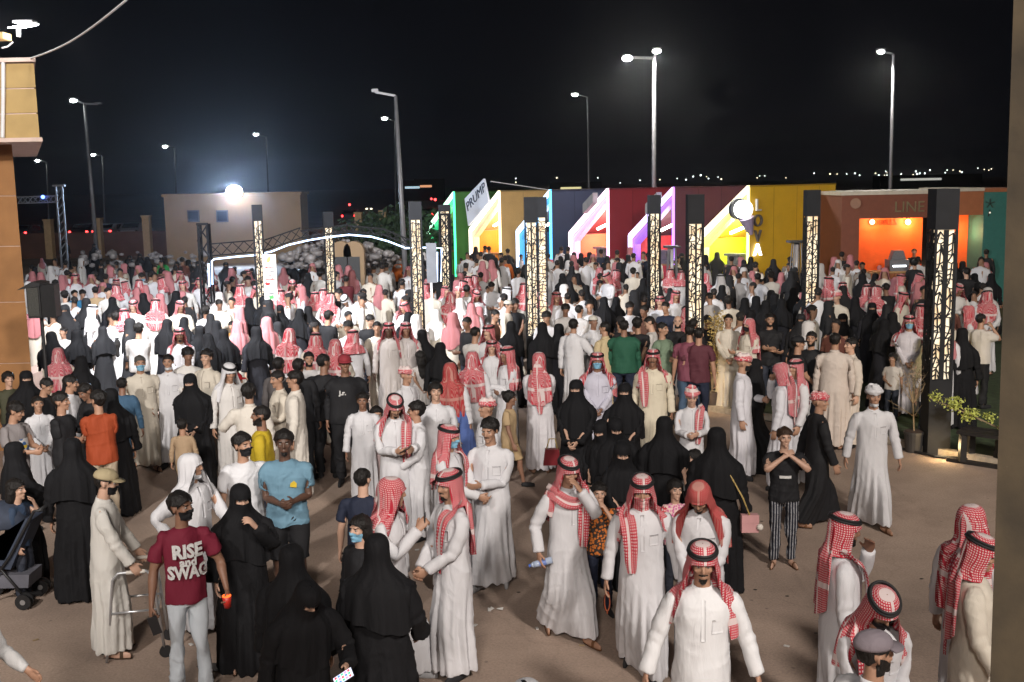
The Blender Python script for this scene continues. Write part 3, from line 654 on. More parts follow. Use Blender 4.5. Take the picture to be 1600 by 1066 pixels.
def shemagh(name, red, white):
    m, nt, b = nmat(name); uv = N_(nt, 'ShaderNodeUVMap'); sp = N_(nt, 'ShaderNodeSeparateXYZ'); L(nt, uv.outputs[0], sp.inputs[0])
    def sq(o, freq, duty):
        a = N_(nt, 'ShaderNodeMath', operation='MULTIPLY'); a.inputs[1].default_value = freq; L(nt, o, a.inputs[0])
        f = N_(nt, 'ShaderNodeMath', operation='FRACT'); L(nt, a.outputs[0], f.inputs[0])
        c = N_(nt, 'ShaderNodeMath', operation='LESS_THAN'); c.inputs[1].default_value = duty; L(nt, f.outputs[0], c.inputs[0]); return c.outputs[0]
    a = sq(sp.outputs['X'], 60, .52); c = sq(sp.outputs['Y'], 60, .52)
    mn = N_(nt, 'ShaderNodeMath', operation='MULTIPLY'); L(nt, a, mn.inputs[0]); L(nt, c, mn.inputs[1])     # white squares where both are on
    inv = N_(nt, 'ShaderNodeMath', operation='SUBTRACT'); inv.inputs[0].default_value = 1.0; L(nt, mn.outputs[0], inv.inputs[1])
    # plain white borders of the cloth every so often
    bd = sq(sp.outputs['Y'], 1.72, .08); bi = N_(nt, 'ShaderNodeMath', operation='SUBTRACT'); bi.inputs[0].default_value = 1.0; L(nt, bd, bi.inputs[1])
    b2 = sq(sp.outputs['X'], 3.3, .07); b3 = N_(nt, 'ShaderNodeMath', operation='SUBTRACT'); b3.inputs[0].default_value = 1.0; L(nt, b2, b3.inputs[1])
    k0 = N_(nt, 'ShaderNodeMath', operation='MULTIPLY'); L(nt, inv.outputs[0], k0.inputs[0]); L(nt, b3.outputs[0], k0.inputs[1])
    k = N_(nt, 'ShaderNodeMath', operation='MULTIPLY'); L(nt, k0.outputs[0], k.inputs[0]); L(nt, bi.outputs[0], k.inputs[1])
    mx = N_(nt, 'ShaderNodeMix', data_type='RGBA'); L(nt, k.outputs[0], mx.inputs[0]); mx.inputs[6].default_value = white + (1,); mx.inputs[7].default_value = red + (1,)
    n = N_(nt, 'ShaderNodeTexNoise'); n.inputs['Scale'].default_value = 9; n.inputs['Detail'].default_value = 4; tc = N_(nt, 'ShaderNodeTexCoord'); L(nt, tc.outputs['Object'], n.inputs['Vector'])
    bu = N_(nt, 'ShaderNodeBump'); bu.inputs['Strength'].default_value = .5; bu.inputs['Distance'].default_value = .03; L(nt, n.outputs[0], bu.inputs['Height']); L(nt, bu.outputs[0], b.inputs['Normal'])
    L(nt, mx.outputs[2], b.inputs['Base Color']); b.inputs['Roughness'].default_value = .8; b.inputs['Specular IOR Level'].default_value = .2
    return m
M_SHEM = [shemagh('red_checked_cloth', (.42, .026, .045), (.58, .48, .47)), shemagh('pink_checked_cloth', (.42, .06, .085), (.54, .42, .41)), shemagh('dark_red_checked_cloth', (.34, .03, .035), (.42, .20, .17))]
M_PAT = plain('patterned_fabric', (.3, .1, .02), .8, noise=0)
def pattern_mat(name, c1, c2, scale, stripes=False):
    m, nt, b = nmat(name); tc = N_(nt, 'ShaderNodeTexCoord')
    if stripes:
        n = N_(nt, 'ShaderNodeTexWave'); n.inputs['Scale'].default_value = scale; n.bands_direction = 'X'
    else: n = N_(nt, 'ShaderNodeTexVoronoi'); n.inputs['Scale'].default_value = scale
    L(nt, tc.outputs['Object'], n.inputs['Vector']); r = N_(nt, 'ShaderNodeValToRGB'); r.color_ramp.interpolation = 'CONSTANT'
    r.color_ramp.elements[0].color = c1 + (1,); r.color_ramp.elements[1].color = c2 + (1,); r.color_ramp.elements[1].position = .86 if stripes else .45
    L(nt, n.outputs[0], r.inputs[0]); L(nt, r.outputs[0], b.inputs['Base Color']); b.inputs['Roughness'].default_value = .8; return m
M_STRIPE = pattern_mat('striped_fabric', (.010, .012, .022), (.40, .40, .42), 9.5, True)
M_TIGER = pattern_mat('orange_patterned_fabric', (.50, .14, .02), (.03, .02, .015), 26)
M_FLOWER = pattern_mat('pink_patterned_fabric', (.55, .12, .30), (.7, .5, .45), 30)

WHITE = (.585, .58, .60); CREAM = (.56, .51, .43); GREYW = (.46, .44, .43); LAV = (.50, .49, .57); BLACK = (.006, .006, .0075)
SKINS = {'l': (.52, .32, .23), 'm': (.39, .22, .145), 'd': (.24, .125, .08), 'k': (.10, .052, .035)}

# ================================================================== building a person
MC = {}      # mesh cache
def axis_pull(V, amt):
    r = seg_ratio(V, IDX_ALL); i = r.argmin(1); A = BA[i]; AB = BB[i] - A
    t = np.clip(((V-A)*AB).sum(1)/(AB*AB).sum(1), 0, 1); P = A + t[:, None]*AB
    return V + (P - V)*amt[:, None]
_body_thin = {}
def body_rest(lod, cover):
    if (lod, cover) in _body_thin: return _body_thin[lod, cover]
    V = TPL['body', lod][0]; x, y, z = V.T; ax = np.abs(x)
    tors = (z < 1.44) & (z > .88) & (ax < .205) ; leg = (z <= .90) & (z > .13) & (ax < .26)
    armt = (ax-.172)*SA + (1.415-z)*CA; aru = (ax > .20) & (np.abs((ax-.172)*CA - (1.415-z)*SA) < .08)
    amt = np.zeros(len(V)); sh = (z > 1.34) & (z < 1.475) & (ax > .09) & (ax < .26)
    if cover == 'robe': amt[tors | leg] = .25; amt[(ax > .345)] = 0; amt[aru & (armt < .49)] = .40; amt[sh] = .42
    elif cover == 'teelong': amt[tors | leg] = .20; amt[aru & (armt < .49)] = .30; amt[sh] = .42
    else: amt[tors] = .18; amt[aru & (armt < .17)] = .2; amt[sh] = .42; amt[leg & (z > (.52 if cover == 'shorts' else .13))] = .15
    for q in range(1): V2 = axis_pull(V, amt)
    _body_thin[lod, cover] = V2; return V2
def scaled(V, hs, fat, kind):
    V = V.copy()
    if fat != 1 and kind != 'head':
        k = sstep(1.50, 1.38, V[:, 2]) * sstep(.0, .5, V[:, 2]) * (np.abs(V[:, 0]) < .26); V[:, 0] *= 1 + (fat-1)*k; V[:, 1] *= 1 + (fat-1)*1.4*k
    if hs != 1:
        c = np.array([0, .01, 1.50]); k = sstep(1.44, 1.54, V[:, 2])[:, None]
        if kind == 'head': k = 1.0
        V = c + (V - c)*(1 + (hs-1)*k) if kind == 'head' else V + (V - c)*(hs-1)*k
    return V
def part_mesh(key, variant, posekey, S, hs, fat, mats, nm, cover=None, extra=None, fmat=None):
    ck = (key, variant, posekey, round(hs, 2), round(fat, 2), cover, nm, tuple(m.name for m in mats)) if posekey else None
    if ck and ck in MC: return MC[ck]
    V, F, W, U = TPL[key, variant]
    if cover: V = body_rest(variant, cover)
    V = scaled(V, hs, fat, 'body' if key == 'body' else ('head' if W[:, BI['head']].min() > .99 else 'c'))
    me = mesh_np(nm, skin(V, W, S[0], S[1]), F, mats, U)
    if ck: MC[ck] = me
    return me
def child(nm, me, parent, color=None):
    o = bpy.data.objects.new(nm, me); COL.objects.link(o); o.parent = parent
    if color: o.color = tuple(color) + (1,)
    return o
_solved = {}
NP = [0]
def person(px, py, h, face, outfit='thobe', head='bare', pose='stand', label='', group=None, skin_='m', col=None, col2=None, headcol=None,
           extra=(), hs=None, fat=1.0, lod='hi', hair='hair', haircol=(.010, .008, .007), pos=None, variant=None, mat=None, noshoes=False, **pk):
    NP[0] += 1; rng = random.Random(NP[0]*13 + 1)
    p = dict(POSES[pose]); p.update(pk); pk_key = (pose,) if not pk else None
    kk = pk_key if lod == 'lo' else None
    if pk_key:
        if pose not in _solved: _solved[pose] = solve(p)
        S = _solved[pose]
    else: S = solve(p)
    if hs is None: hs = 1.0 if h > 1.5 else (1.12 if h > 1.25 else 1.28)
    vi = variant if variant is not None else rng.randint(0, 3)
    top = {'bare': 1.765}.get(head, 1.785); sc_ = h/1.75
    if 'pel' in p or pose in ('sit', 'crouch') or pk.get('lean', 0) > 12:
        hp_, hR = S[2]['head']; zt = (hp_ + hR @ np.array([0, 0, .22]))[2] * sc_
    else: zt = (top - .95 + S[1][BI['pelvis']][2] + .95) * sc_ if False else (S[2]['head'][0][2] + (top-1.55)*hs) * sc_
    P = at_z(px, py, zt) if pos is None else Vector(pos)
    az = math.atan2(P.x, P.y)
    cover = {'thobe': 'robe', 'abaya': 'robe', 'teelong': 'teelong', 'shorts': 'shorts', 'dress': 'shorts'}.get(outfit, 'tee')
    bd = part_mesh('body', lod, kk, S, hs, fat, (M_SKIN,), 'person_body', cover)
    o = bpy.data.objects.new('person', bd); COL.objects.link(o); o.color = SKINS[skin_] + (1,)
    hpos, hR = S[2]['head']; hx = float((hpos + hR @ np.array([0, 0, .15]))[0]) * sc_; hyy = float((hpos + hR @ np.array([0, 0, .15]))[1]) * sc_
    rz = R(face) - az; o.rotation_euler = (0, 0, rz); o.scale = (sc_,)*3
    o.location = (P.x - (math.cos(rz)*hx - math.sin(rz)*hyy), P.y - (math.sin(rz)*hx + math.cos(rz)*hyy), .006)
    if pos is not None: o.location = (pos[0], pos[1], pos[2] if len(pos) > 2 else .006)
    o['label'] = label; o['category'] = 'person'
    if group: o['group'] = group
    lo = lod == 'lo'
    def add(key, variant_, nm, mats, color=None, par=None, f=None):
        return child(nm, part_mesh(key, variant_, kk, S, hs, fat if f is None else f, mats, nm), par or o, color)
    # ---- clothes
    if outfit == 'thobe':
        t = add('thobelo' if lo else 'thobe', vi % (2 if lo else 3), 'thobe', (mat or M_CLOTH,), col or WHITE)
        if not lo:
            add('collar', 'hi', 'collar', (mat or M_CLOTH,), [q*1.04 for q in (col or WHITE)], par=t)
            add('placket', 'hi', 'placket', (mat or M_CLOTH,), [q*1.03 for q in (col or WHITE)], par=t)
            add('pocket', 'hi', 'pocket', (mat or M_CLOTH,), [q*.97 for q in (col or WHITE)], par=t)
    elif outfit == 'abaya':
        t = add('abayalo' if lo else 'abaya', 0 if lo else vi % 2, 'abaya', (mat or M_ABAYA,), col or BLACK)
    elif outfit in ('tee', 'shorts', 'teelong'):
        kt = 'teelong' if outfit == 'teelong' else 'tee'
        t = add(kt + 'lo' if lo else kt, 0 if lo else vi % 2, 'shirt', (mat or M_CLOTH,), col or (.1, .1, .1))
        m2 = pk_mat2.get(label, M_CLOTH)
        if outfit == 'shorts': add('shorts', 0, 'shorts', (m2,), col2 or (.01, .01, .012))
        else: add('trouserslo' if lo else 'trousers', 0 if lo else vi % 2, 'trousers', (m2,), col2 or (.03, .035, .05))
    elif outfit == 'dress':
        t = add('dress', 0, 'dress', (mat or M_CLOTH,), col or (.1, .15, .4))
        add('trouserslo' if lo else 'trousers', 0, 'leggings', (M_CLOTH,), col2 or (.03, .035, .05))
    # ---- head
    hc = headcol
    if head in ('classic', 'back', 'cover', 'hood', 'cape'):
        white = hc == 'white'; m = M_CLOTH if white else M_SHEM[{None: 0, 'pink': 1, 'dark': 2}.get(hc, 0)]
        sc = add(head, vi % 4, 'headscarf', (m,), WHITE)
        if 'noagal' not in extra: add('agal', 'hi', 'agal', (M_CORD,), par=sc)
        if head == 'cover': add('wrap', lod, 'scarf_fold', (M_CLOTH if white else M_TURB,), WHITE, par=sc)
    elif head == 'niqab':
        add('niqab', vi % 4, 'veil', (M_ABAYA,), hc or BLACK)
    elif head == 'turban':
        m = M_CLOTH if hc == 'white' else M_SHEM[1 if hc == 'pink' else 0]
        add('turban', lod, 'turban', (m if hc == 'white' else M_TURB,), WHITE)
        if 'tail' in extra: add('tailL', 'hi', 'scarf_tail', (m,), WHITE)
    elif head in ('cap', 'capdark', 'skullcap'):
        add('skullcap' if head == 'skullcap' else 'cap', 'hi', 'cap', (M_CLOTH,), hc or (.3, .3, .3))
        add('hair', lod, 'hair', (M_HAIR,), haircol)
    elif head == 'bare' and hair != 'none':
        if hair in ('long', 'bun', 'pony'):
            hh = add('bowl' if hair != 'long' else 'hairthick', lod, 'hair', (M_HAIR,), haircol)
            add({'long': 'longhair', 'bun': 'bun', 'pony': 'ponytail'}[hair], 'hi', 'hair_length', (M_HAIR,), haircol, par=hh)
        else: add(hair, lod, 'hair', (M_HAIR,), haircol)
    if 'tailL' in extra: add('tailL', 'hi', 'scarf_tail', (M_SHEM[0],))
    if 'tailR' in extra: add('tailR', 'hi', 'scarf_tail', (M_SHEM[0],))
    if 'tailB' in extra: add('tailB', 'hi', 'scarf_tail', (M_CLOTH if hc == 'white' else M_SHEM[0],), WHITE)
    if 'sling' in extra: add('sling', 'hi', 'scarf_fold', (M_SHEM[0],))
    if not lo or 'beard' in extra:
        if 'beard' in extra: add('beard', lod, 'beard', (M_HAIR,), haircol)
    if 'stubble' in extra: add('stubble', lod, 'beard', (M_HAIR,), haircol)
    if 'moust' in extra: add('moustache', lod, 'moustache', (M_HAIR,), haircol)
    if 'maskb' in extra: add('mask', lod, 'face_mask', (M_CLOTH,), (.010, .010, .012))
    if 'maskw' in extra: add('mask', lod, 'face_mask', (M_CLOTH,), (.20, .42, .58))
    if 'chin' in extra: add('chinmask', lod, 'face_mask', (M_CLOTH,), (.6, .62, .65))
    if not lo and abs(((face + p.get('hy', 0) + 180) % 360) - 180) < 115:
        for e in ('eyeL', 'eyeR'):
            add('brow'+e[-1], 'hi', 'eyebrow', (M_HAIR,), haircol)
            ee = add(e, 'hi', 'eye', (M_EYE,)); add(e+'i', 'hi', 'iris', (M_IRIS,), par=ee)
    # ---- shoes
    if noshoes: return o, S, sc_
    for e in 'LR':
        if 'sandal' in extra: add('sandal'+e, lod, 'sandal', (M_CLOTH,), (.16, .075, .035))
        elif outfit in ('thobe', 'abaya') and NP[0] % 2 and 'shoe' not in extra: add('sandal'+e, lod, 'sandal', (M_CLOTH,), (.06, .035, .02))
        else: add('shoe'+e, lod, 'shoe', (M_CLOTH,), (.35, .35, .36) if 'greyshoe' in extra else (.02, .02, .022))
    return o, S, sc_
pk_mat2 = {}
def turb():
    m = shemagh('wrapped_checked_cloth', (.50, .05, .07), (.66, .55, .53)); nt = m.node_tree
    g = N_(nt, 'ShaderNodeTexCoord'); uv = [n for n in nt.nodes if n.type == 'UVMAP'][0]
    for l in list(uv.outputs[0].links): s_ = l.to_socket; nt.links.remove(l); L(nt, g.outputs['Object'], s_)
    sp = [n for n in nt.nodes if n.type == 'SEPXYZ'][0]
    for l in list(sp.outputs['Y'].links):
        s_ = l.to_socket; nt.links.remove(l); L(nt, sp.outputs['Z'], s_)
    return m
M_TURB = turb()
def hand_world(P, n, along=.09, off=(0, 0, 0)):
    o, S, s = P; w, Rh = S[2][n]; d0 = np.array([(1 if n == 'L' else -1)*SA, 0, -CA]); d = Rh @ d0
    pn = Rh @ np.array([-(1 if n == 'L' else -1)*SA, 0, -CA])
    v = w + d*along + pn*.022 + np.array(off)
    M = Matrix.Translation(o.location) @ Matrix.Rotation(o.rotation_euler.z, 4, 'Z') @ Matrix.Scale(s, 4)
    return M @ Vector(v), (M.to_3x3() @ Vector(d)).normalized(), (M.to_3x3() @ Vector(pn)).normalized()

# ================================================================== parts and boxes for the setting
def quads(bm_faces, V, name, mat, parent=None, smooth=False, kind=None, uv=None):
    F = []; 
    for f in bm_faces:
        for k in range(1, len(f)-1): F.append((f[0], f[k], f[k+1]))
    o = bpy.data.objects.new(name, mesh_np(name, V, np.array(F), (mat,), smooth=smooth, uv=uv)); COL.objects.link(o)
    if parent: o.parent = parent
    if kind: o['kind'] = kind
    return o
class MB:
    def __init__(s): s.V = []; s.F = []
    def box(s, lo, hi, M=None):
        x0, y0, z0 = lo; x1, y1, z1 = hi; n = len(s.V)
        P = [Vector(p) for p in ((x0, y0, z0), (x1, y0, z0), (x1, y1, z0), (x0, y1, z0), (x0, y0, z1), (x1, y0, z1), (x1, y1, z1), (x0, y1, z1))]
        s.V += [tuple(M @ p) if M else tuple(p) for p in P]
        s.F += [[n+a for a in f] for f in ((0, 3, 2, 1), (4, 5, 6, 7), (0, 1, 5, 4), (1, 2, 6, 5), (2, 3, 7, 6), (3, 0, 4, 7))]; return s
    def bar(s, a, b, w, h=None, up=(0, 0, 1)):
        a, b = Vector(a), Vector(b); h = h or w; d = (b-a).normalized(); u = d.cross(Vector(up))
        if u.length < 1e-4: u = d.cross(Vector((1, 0, 0)))
        u.normalize(); v = u.cross(d); n = len(s.V)
        for p in (a, b):
            for i, j in ((-1, -1), (1, -1), (1, 1), (-1, 1)): s.V.append(tuple(p + u*(i*w/2) + v*(j*h/2)))
        s.F += [[n+q for q in f] for f in ((0, 3, 2, 1), (4, 5, 6, 7), (0, 1, 5, 4), (1, 2, 6, 5), (2, 3, 7, 6), (3, 0, 4, 7))]; return s
    def tube(s, pts, r, seg=8, r1=None):
        P = [Vector(p) for p in pts]; m = len(P); n0 = len(s.V)
        for i, p in enumerate(P):
            d = (P[min(i+1, m-1)] - P[max(i-1, 0)]).normalized(); u = d.cross(Vector((0, 0, 1)))
            if u.length < 1e-3: u = Vector((1, 0, 0))
            u.normalize(); v = d.cross(u); rr = r + ((r1 if r1 is not None else r) - r)*i/(m-1)
            for k in range(seg):
                a = 2*math.pi*k/seg; s.V.append(tuple(p + u*(rr*math.cos(a)) + v*(rr*math.sin(a))))
        for i in range(m-1):
            for k in range(seg):
                q = (k+1) % seg; s.F.append([n0+i*seg+k, n0+i*seg+q, n0+(i+1)*seg+q, n0+(i+1)*seg+k])
        s.F.append([n0+k for k in range(seg)][::-1]); s.F.append([n0+(m-1)*seg+k for k in range(seg)]); return s
    def prism(s, poly, a, b):
        """poly: list of 3D points; extrude from offset a to offset b (vectors)"""
        n = len(s.V); k = len(poly); A, B = Vector(a), Vector(b)
        s.V += [tuple(Vector(p)+A) for p in poly] + [tuple(Vector(p)+B) for p in poly]
        s.F += [[n+i for i in range(k)][::-1], [n+k+i for i in range(k)]]
        s.F += [[n+i, n+(i+1) % k, n+k+(i+1) % k, n+k+i] for i in range(k)]; return s
    def sphere(s, c, r, seg=12, sc=(1, 1, 1)):
        so = Soup(); so.ball(c, (r*sc[0], r*sc[1], r*sc[2]), seg); n = len(s.V); s.V += [tuple(v) for v in so.V[0]]; s.F += [[n+i for i in f] for f in so.F]; return s
    def ok(s, name, mat, parent=None, smooth=False, kind=None): return quads(s.F, s.V, name, mat, parent, smooth, kind)
def empty(name, label, cat, loc=(0, 0, 0), group=None):
    o = bpy.data.objects.new(name, None); COL.objects.link(o); o.location = loc; o.empty_display_size = .2; tag(o, label, cat, group); return o
def tag(o, label, cat, group=None):
    o['label'] = label; o['category'] = cat
    if group: o['group'] = group
    return o
def loc_parent(o, root):   # world-space mesh under a moved root
    o.parent = root; o.matrix_parent_inverse = Matrix.Translation(-Vector(root.location)); return o

def emis(name, col, s):
    m, nt, b = nmat(name); b.inputs['Base Color'].default_value = (*[min(1, c) for c in col], 1); b.inputs['Emission Color'].default_value = (*col, 1); b.inputs['Emission Strength'].default_value = s; b.inputs['Roughness'].default_value = .4; return m
# ------------------------------------------------------------------ ground
def ground_mat():
    m, nt, b = nmat('dusty_asphalt'); g = N_(nt, 'ShaderNodeNewGeometry')
    n1 = N_(nt, 'ShaderNodeTexNoise'); n1.inputs['Scale'].default_value = .28; n1.inputs['Detail'].default_value = 8; n1.inputs['Roughness'].default_value = .62; n1.inputs['Distortion'].default_value = .6
    n2 = N_(nt, 'ShaderNodeTexNoise'); n2.inputs['Scale'].default_value = 42; n2.inputs['Detail'].default_value = 6
    n3 = N_(nt, 'ShaderNodeTexNoise'); n3.inputs['Scale'].default_value = 1.6; n3.inputs['Detail'].default_value = 7
    for n in (n1, n2, n3): L(nt, g.outputs['Position'], n.inputs['Vector'])
    r = N_(nt, 'ShaderNodeValToRGB'); r.color_ramp.elements[0].position = .32; r.color_ramp.elements[1].position = .72
    r.color_ramp.elements[0].color = (.245, .180, .143, 1); r.color_ramp.elements[1].color = (.42, .315, .248, 1); L(nt, n1.outputs[0], r.inputs[0])
    m1 = N_(nt, 'ShaderNodeMapRange'); m1.inputs['From Min'].default_value = .25; m1.inputs['From Max'].default_value = .75; m1.inputs['To Min'].default_value = .86; m1.inputs['To Max'].default_value = 1.12; L(nt, n3.outputs[0], m1.inputs['Value'])
    m2 = N_(nt, 'ShaderNodeMapRange'); m2.inputs['From Min'].default_value = .3; m2.inputs['From Max'].default_value = .7; m2.inputs['To Min'].default_value = .84; m2.inputs['To Max'].default_value = 1.14; L(nt, n2.outputs[0], m2.inputs['Value'])
    mm0 = N_(nt, 'ShaderNodeMath', operation='MULTIPLY'); L(nt, m1.outputs[0], mm0.inputs[0]); L(nt, m2.outputs[0], mm0.inputs[1])
    nd = N_(nt, 'ShaderNodeTexNoise'); nd.inputs['Scale'].default_value = .9; nd.inputs['Detail'].default_value = 5; L(nt, g.outputs['Position'], nd.inputs['Vector'])
    av = N_(nt, 'ShaderNodeVectorMath', operation='ADD'); L(nt, g.outputs['Position'], av.inputs[0]); sv = N_(nt, 'ShaderNodeVectorMath', operation='SCALE'); sv.inputs['Scale'].default_value = 1.6; L(nt, nd.outputs['Color'], sv.inputs[0]); L(nt, sv.outputs[0], av.inputs[1])
    vo = N_(nt, 'ShaderNodeTexVoronoi', feature='DISTANCE_TO_EDGE'); vo.inputs['Scale'].default_value = .42; L(nt, av.outputs[0], vo.inputs['Vector'])
    m3 = N_(nt, 'ShaderNodeMapRange'); m3.inputs['From Min'].default_value = .0; m3.inputs['From Max'].default_value = .012; m3.inputs['To Min'].default_value = .90; m3.inputs['To Max'].default_value = 1; L(nt, vo.outputs['Distance'], m3.inputs['Value'])
    n4 = N_(nt, 'ShaderNodeTexNoise'); n4.inputs['Scale'].default_value = 3.6; n4.inputs['Detail'].default_value = 2; mp4 = N_(nt, 'ShaderNodeMapping'); mp4.inputs['Scale'].default_value = (1, .22, 1); mp4.inputs['Rotation'].default_value = (0, 0, 1.0); L(nt, g.outputs['Position'], mp4.inputs['Vector']); L(nt, mp4.outputs[0], n4.inputs['Vector'])
    m4 = N_(nt, 'ShaderNodeMapRange'); m4.inputs['From Min'].default_value = .62; m4.inputs['From Max'].default_value = .74; m4.inputs['To Min'].default_value = 1; m4.inputs['To Max'].default_value = .84; L(nt, n4.outputs[0], m4.inputs['Value'])
    n5 = N_(nt, 'ShaderNodeTexVoronoi'); n5.inputs['Scale'].default_value = 3.1; L(nt, g.outputs['Position'], n5.inputs['Vector'])
    m5 = N_(nt, 'ShaderNodeMapRange'); m5.inputs['From Min'].default_value = .03; m5.inputs['From Max'].default_value = .07; m5.inputs['To Min'].default_value = .55; m5.inputs['To Max'].default_value = 1; L(nt, n5.outputs['Distance'], m5.inputs['Value'])
    mk = N_(nt, 'ShaderNodeMath', operation='MULTIPLY'); L(nt, m3.outputs[0], mk.inputs[0]); L(nt, m4.outputs[0], mk.inputs[1]); mk2 = N_(nt, 'ShaderNodeMath', operation='MULTIPLY'); L(nt, mk.outputs[0], mk2.inputs[0]); L(nt, m5.outputs[0], mk2.inputs[1])
    mm = N_(nt, 'ShaderNodeMath', operation='MULTIPLY'); L(nt, mm0.outputs[0], mm.inputs[0]); L(nt, mk2.outputs[0], mm.inputs[1])
    sc = N_(nt, 'ShaderNodeVectorMath', operation='SCALE'); L(nt, r.outputs[0], sc.inputs[0]); L(nt, mm.outputs[0], sc.inputs['Scale']); L(nt, sc.outputs[0], b.inputs['Base Color'])
    bu = N_(nt, 'ShaderNodeBump'); bu.inputs['Strength'].default_value = .5; bu.inputs['Distance'].default_value = .01; L(nt, n2.outputs[0], bu.inputs['Height']); L(nt, bu.outputs[0], b.inputs['Normal'])
    b.inputs['Roughness'].default_value = .88; return m
MB().box((-900, -40, -.5), (900, 1500, 0)).ok('ground', ground_mat(), kind='structure')
M_GRASS = plain('worn_turf', (.035, .055, .022), .95, noise=.5, scale=9)
def sheet(pts, z, name, mat, kind='structure'):
    return quads([list(range(len(pts)))], [(p[0], p[1], z) for p in pts], name, mat, kind=kind)
G = lambda x, y: at_z(x, y)
gp = [G(1100, 640), G(1300, 672), G(1440, 705), G(1640, 742), (14, 14), (22, 34), (6, 34), (4, 22)]
sheet(gp, .004, 'turf', M_GRASS)
M_STONE = plain('pale_kerb_stone', (.34, .29, .23), .8, noise=.2, scale=14)
ke = MB()
for i in range(1):
    P = [G(1098, 640), G(1300, 672), G(1440, 705), G(1640, 742)]
    for a, b_ in zip(P, P[1:]):
        n = int((b_-a).length/.5)
        for k in range(n):
            p, q = a + (b_-a)*(k/n), a + (b_-a)*((k+.965)/n); ke.bar((p.x, p.y, .05), (q.x, q.y, .05), .14, .10)
ke.ok('kerb', M_STONE, kind='structure')
M_WET = plain('wet_stain', (.028, .022, .018), .35, noise=.3, scale=12)
def blot(px, py, rx, ry, z, mat, name, seed):
    c = G(px, py); rr = random.Random(seed); n = 28; ph = [rr.random()*6.3 for _ in range(4)]
    pts = []
    for i in range(n):
        a = 2*math.pi*i/n; q = 1 + .18*math.sin(2*a+ph[0]) + .14*math.sin(3*a+ph[1]) + .08*math.sin(7*a+ph[2]); pts.append((c.x+rx*q*math.cos(a), c.y+ry*q*math.sin(a)))
    return sheet(pts, z, name, mat, 'structure')
blot(337, 1042, .13, .10, .008, M_WET, 'water_stain', 1); blot(352, 1036, .07, .05, .012, M_WET, 'water_stain', 6)
# litter
M_PAPER = plain('litter_paper', (.55, .53, .5), .8, noise=.1)
for i, (x, y, lab) in enumerate(((772, 956, 'scrap of white paper on the ground in the empty foreground'), (200, 795, 'torn pale paper strip on the ground behind the walking frame'), (820, 552, 'white scrap of paper by the pale table'))):
    c = G(x, y); b = MB(); rr = random.Random(i+4)
    for k in range(3):
        a = rr.random()*6.3; u = Vector((math.cos(a), math.sin(a), 0)); v = Vector((-u.y, u.x, 0)); o_ = Vector((c.x + rr.uniform(-.04, .04), c.y + rr.uniform(-.04, .04), .008 + k*.006))
        b.prism([o_, o_+u*.07, o_+u*.06+v*.035+Vector((0, 0, .015)), o_+v*.03], (0, 0, 0), (0, 0, .002))
    tag(b.ok('litter', M_PAPER), lab, 'litter')
for i, (x, y) in enumerate(((905, 1010), (840, 985), (655, 860), (1345, 870), (1290, 860), (300, 1010), (60, 1000), (1225, 1010), (740, 980), (520, 700))):
    c = G(x, y); b = MB(); a = i*1.7; u = Vector((math.cos(a), math.sin(a), 0)); b.bar((c.x, c.y, .010), (c.x+u.x*.05, c.y+u.y*.05, .010), .018 + .006*(i % 3), .008)
    tag(b.ok('litter', M_PAPER if i % 3 else plain('tan_litter', (.25, .18, .10), .9, noise=0)), 'tiny scrap of litter lying on the open ground between the people in front', 'litter', 'small scraps of litter on the open ground')
M_DARK = plain('dark_litter', (.02, .017, .015), .9, noise=0)
for i, (x, y) in enumerate(((810, 926), (1180, 922), (1230, 932), (1190, 815), (700, 815), (1440, 905), (90, 905), (1275, 990))):
    c = G(x, y); MB().sphere((c.x, c.y, .004), .013, 8, (1.8, 1, .25)).ok('fallen_leaf', M_DARK, smooth=True); o = COL.objects[-1] if False else bpy.data.objects[[k.name for k in bpy.data.objects if k.name.startswith('fallen_leaf')][-1]]
    tag(o, ['dark leaf on the ground left of the walking man with covered face', 'dark leaf near the striped trousers boy, left of his feet', 'dark leaf in front of the striped trousers boy', 'dark leaf behind the boy in striped trousers', 'dark leaf left of the girl in tan outfit', 'dark leaf on open ground at the right', 'dark leaf beside the walking frame man', 'dark leaf on open ground left of bottom right group'][i], 'litter')

# ------------------------------------------------------------------ left building with its upper box, floodlight, cable
M_OCHRE = plain('ochre_render', (.29, .14, .052), .85, noise=.14, scale=3, bump=.15)
M_OCHRE2 = plain('pale_ochre_render', (.42, .29, .12), .85, noise=.12, scale=3, bump=.15)
M_TRIM = plain('pink_stone_trim', (.60, .46, .40), .7, noise=.1, scale=5)
M_WHITEM = plain('white_metal', (.7, .7, .72), .4, noise=.05); M_LAMP = emis('floodlight_glass', (1, .98, 1), 60)
bl = empty('corner_building', 'ochre rendered corner building with jutting upper box at left edge', 'building', (-9.5, 17, 0))
YB = 17.5
def wx(px, py, Y=YB): return at_y(px, py, Y)
a0 = wx(22, 215); a1 = wx(50, 590)
xr = a1.x; ztop = a0.z
def bbox(lo, hi):
    k = hi[1]/lo[1] if hi[1] > lo[1] else 1
    return MB().prism([(lo[0], lo[1], lo[2]), (hi[0], lo[1], lo[2]), (hi[0]*k-.15, hi[1], lo[2]), (lo[0], hi[1], lo[2])], (0, 0, 0), (0, 0, hi[2]-lo[2]))
def bpart(mb, name, mat): return loc_parent(mb.ok(name, mat), bl)
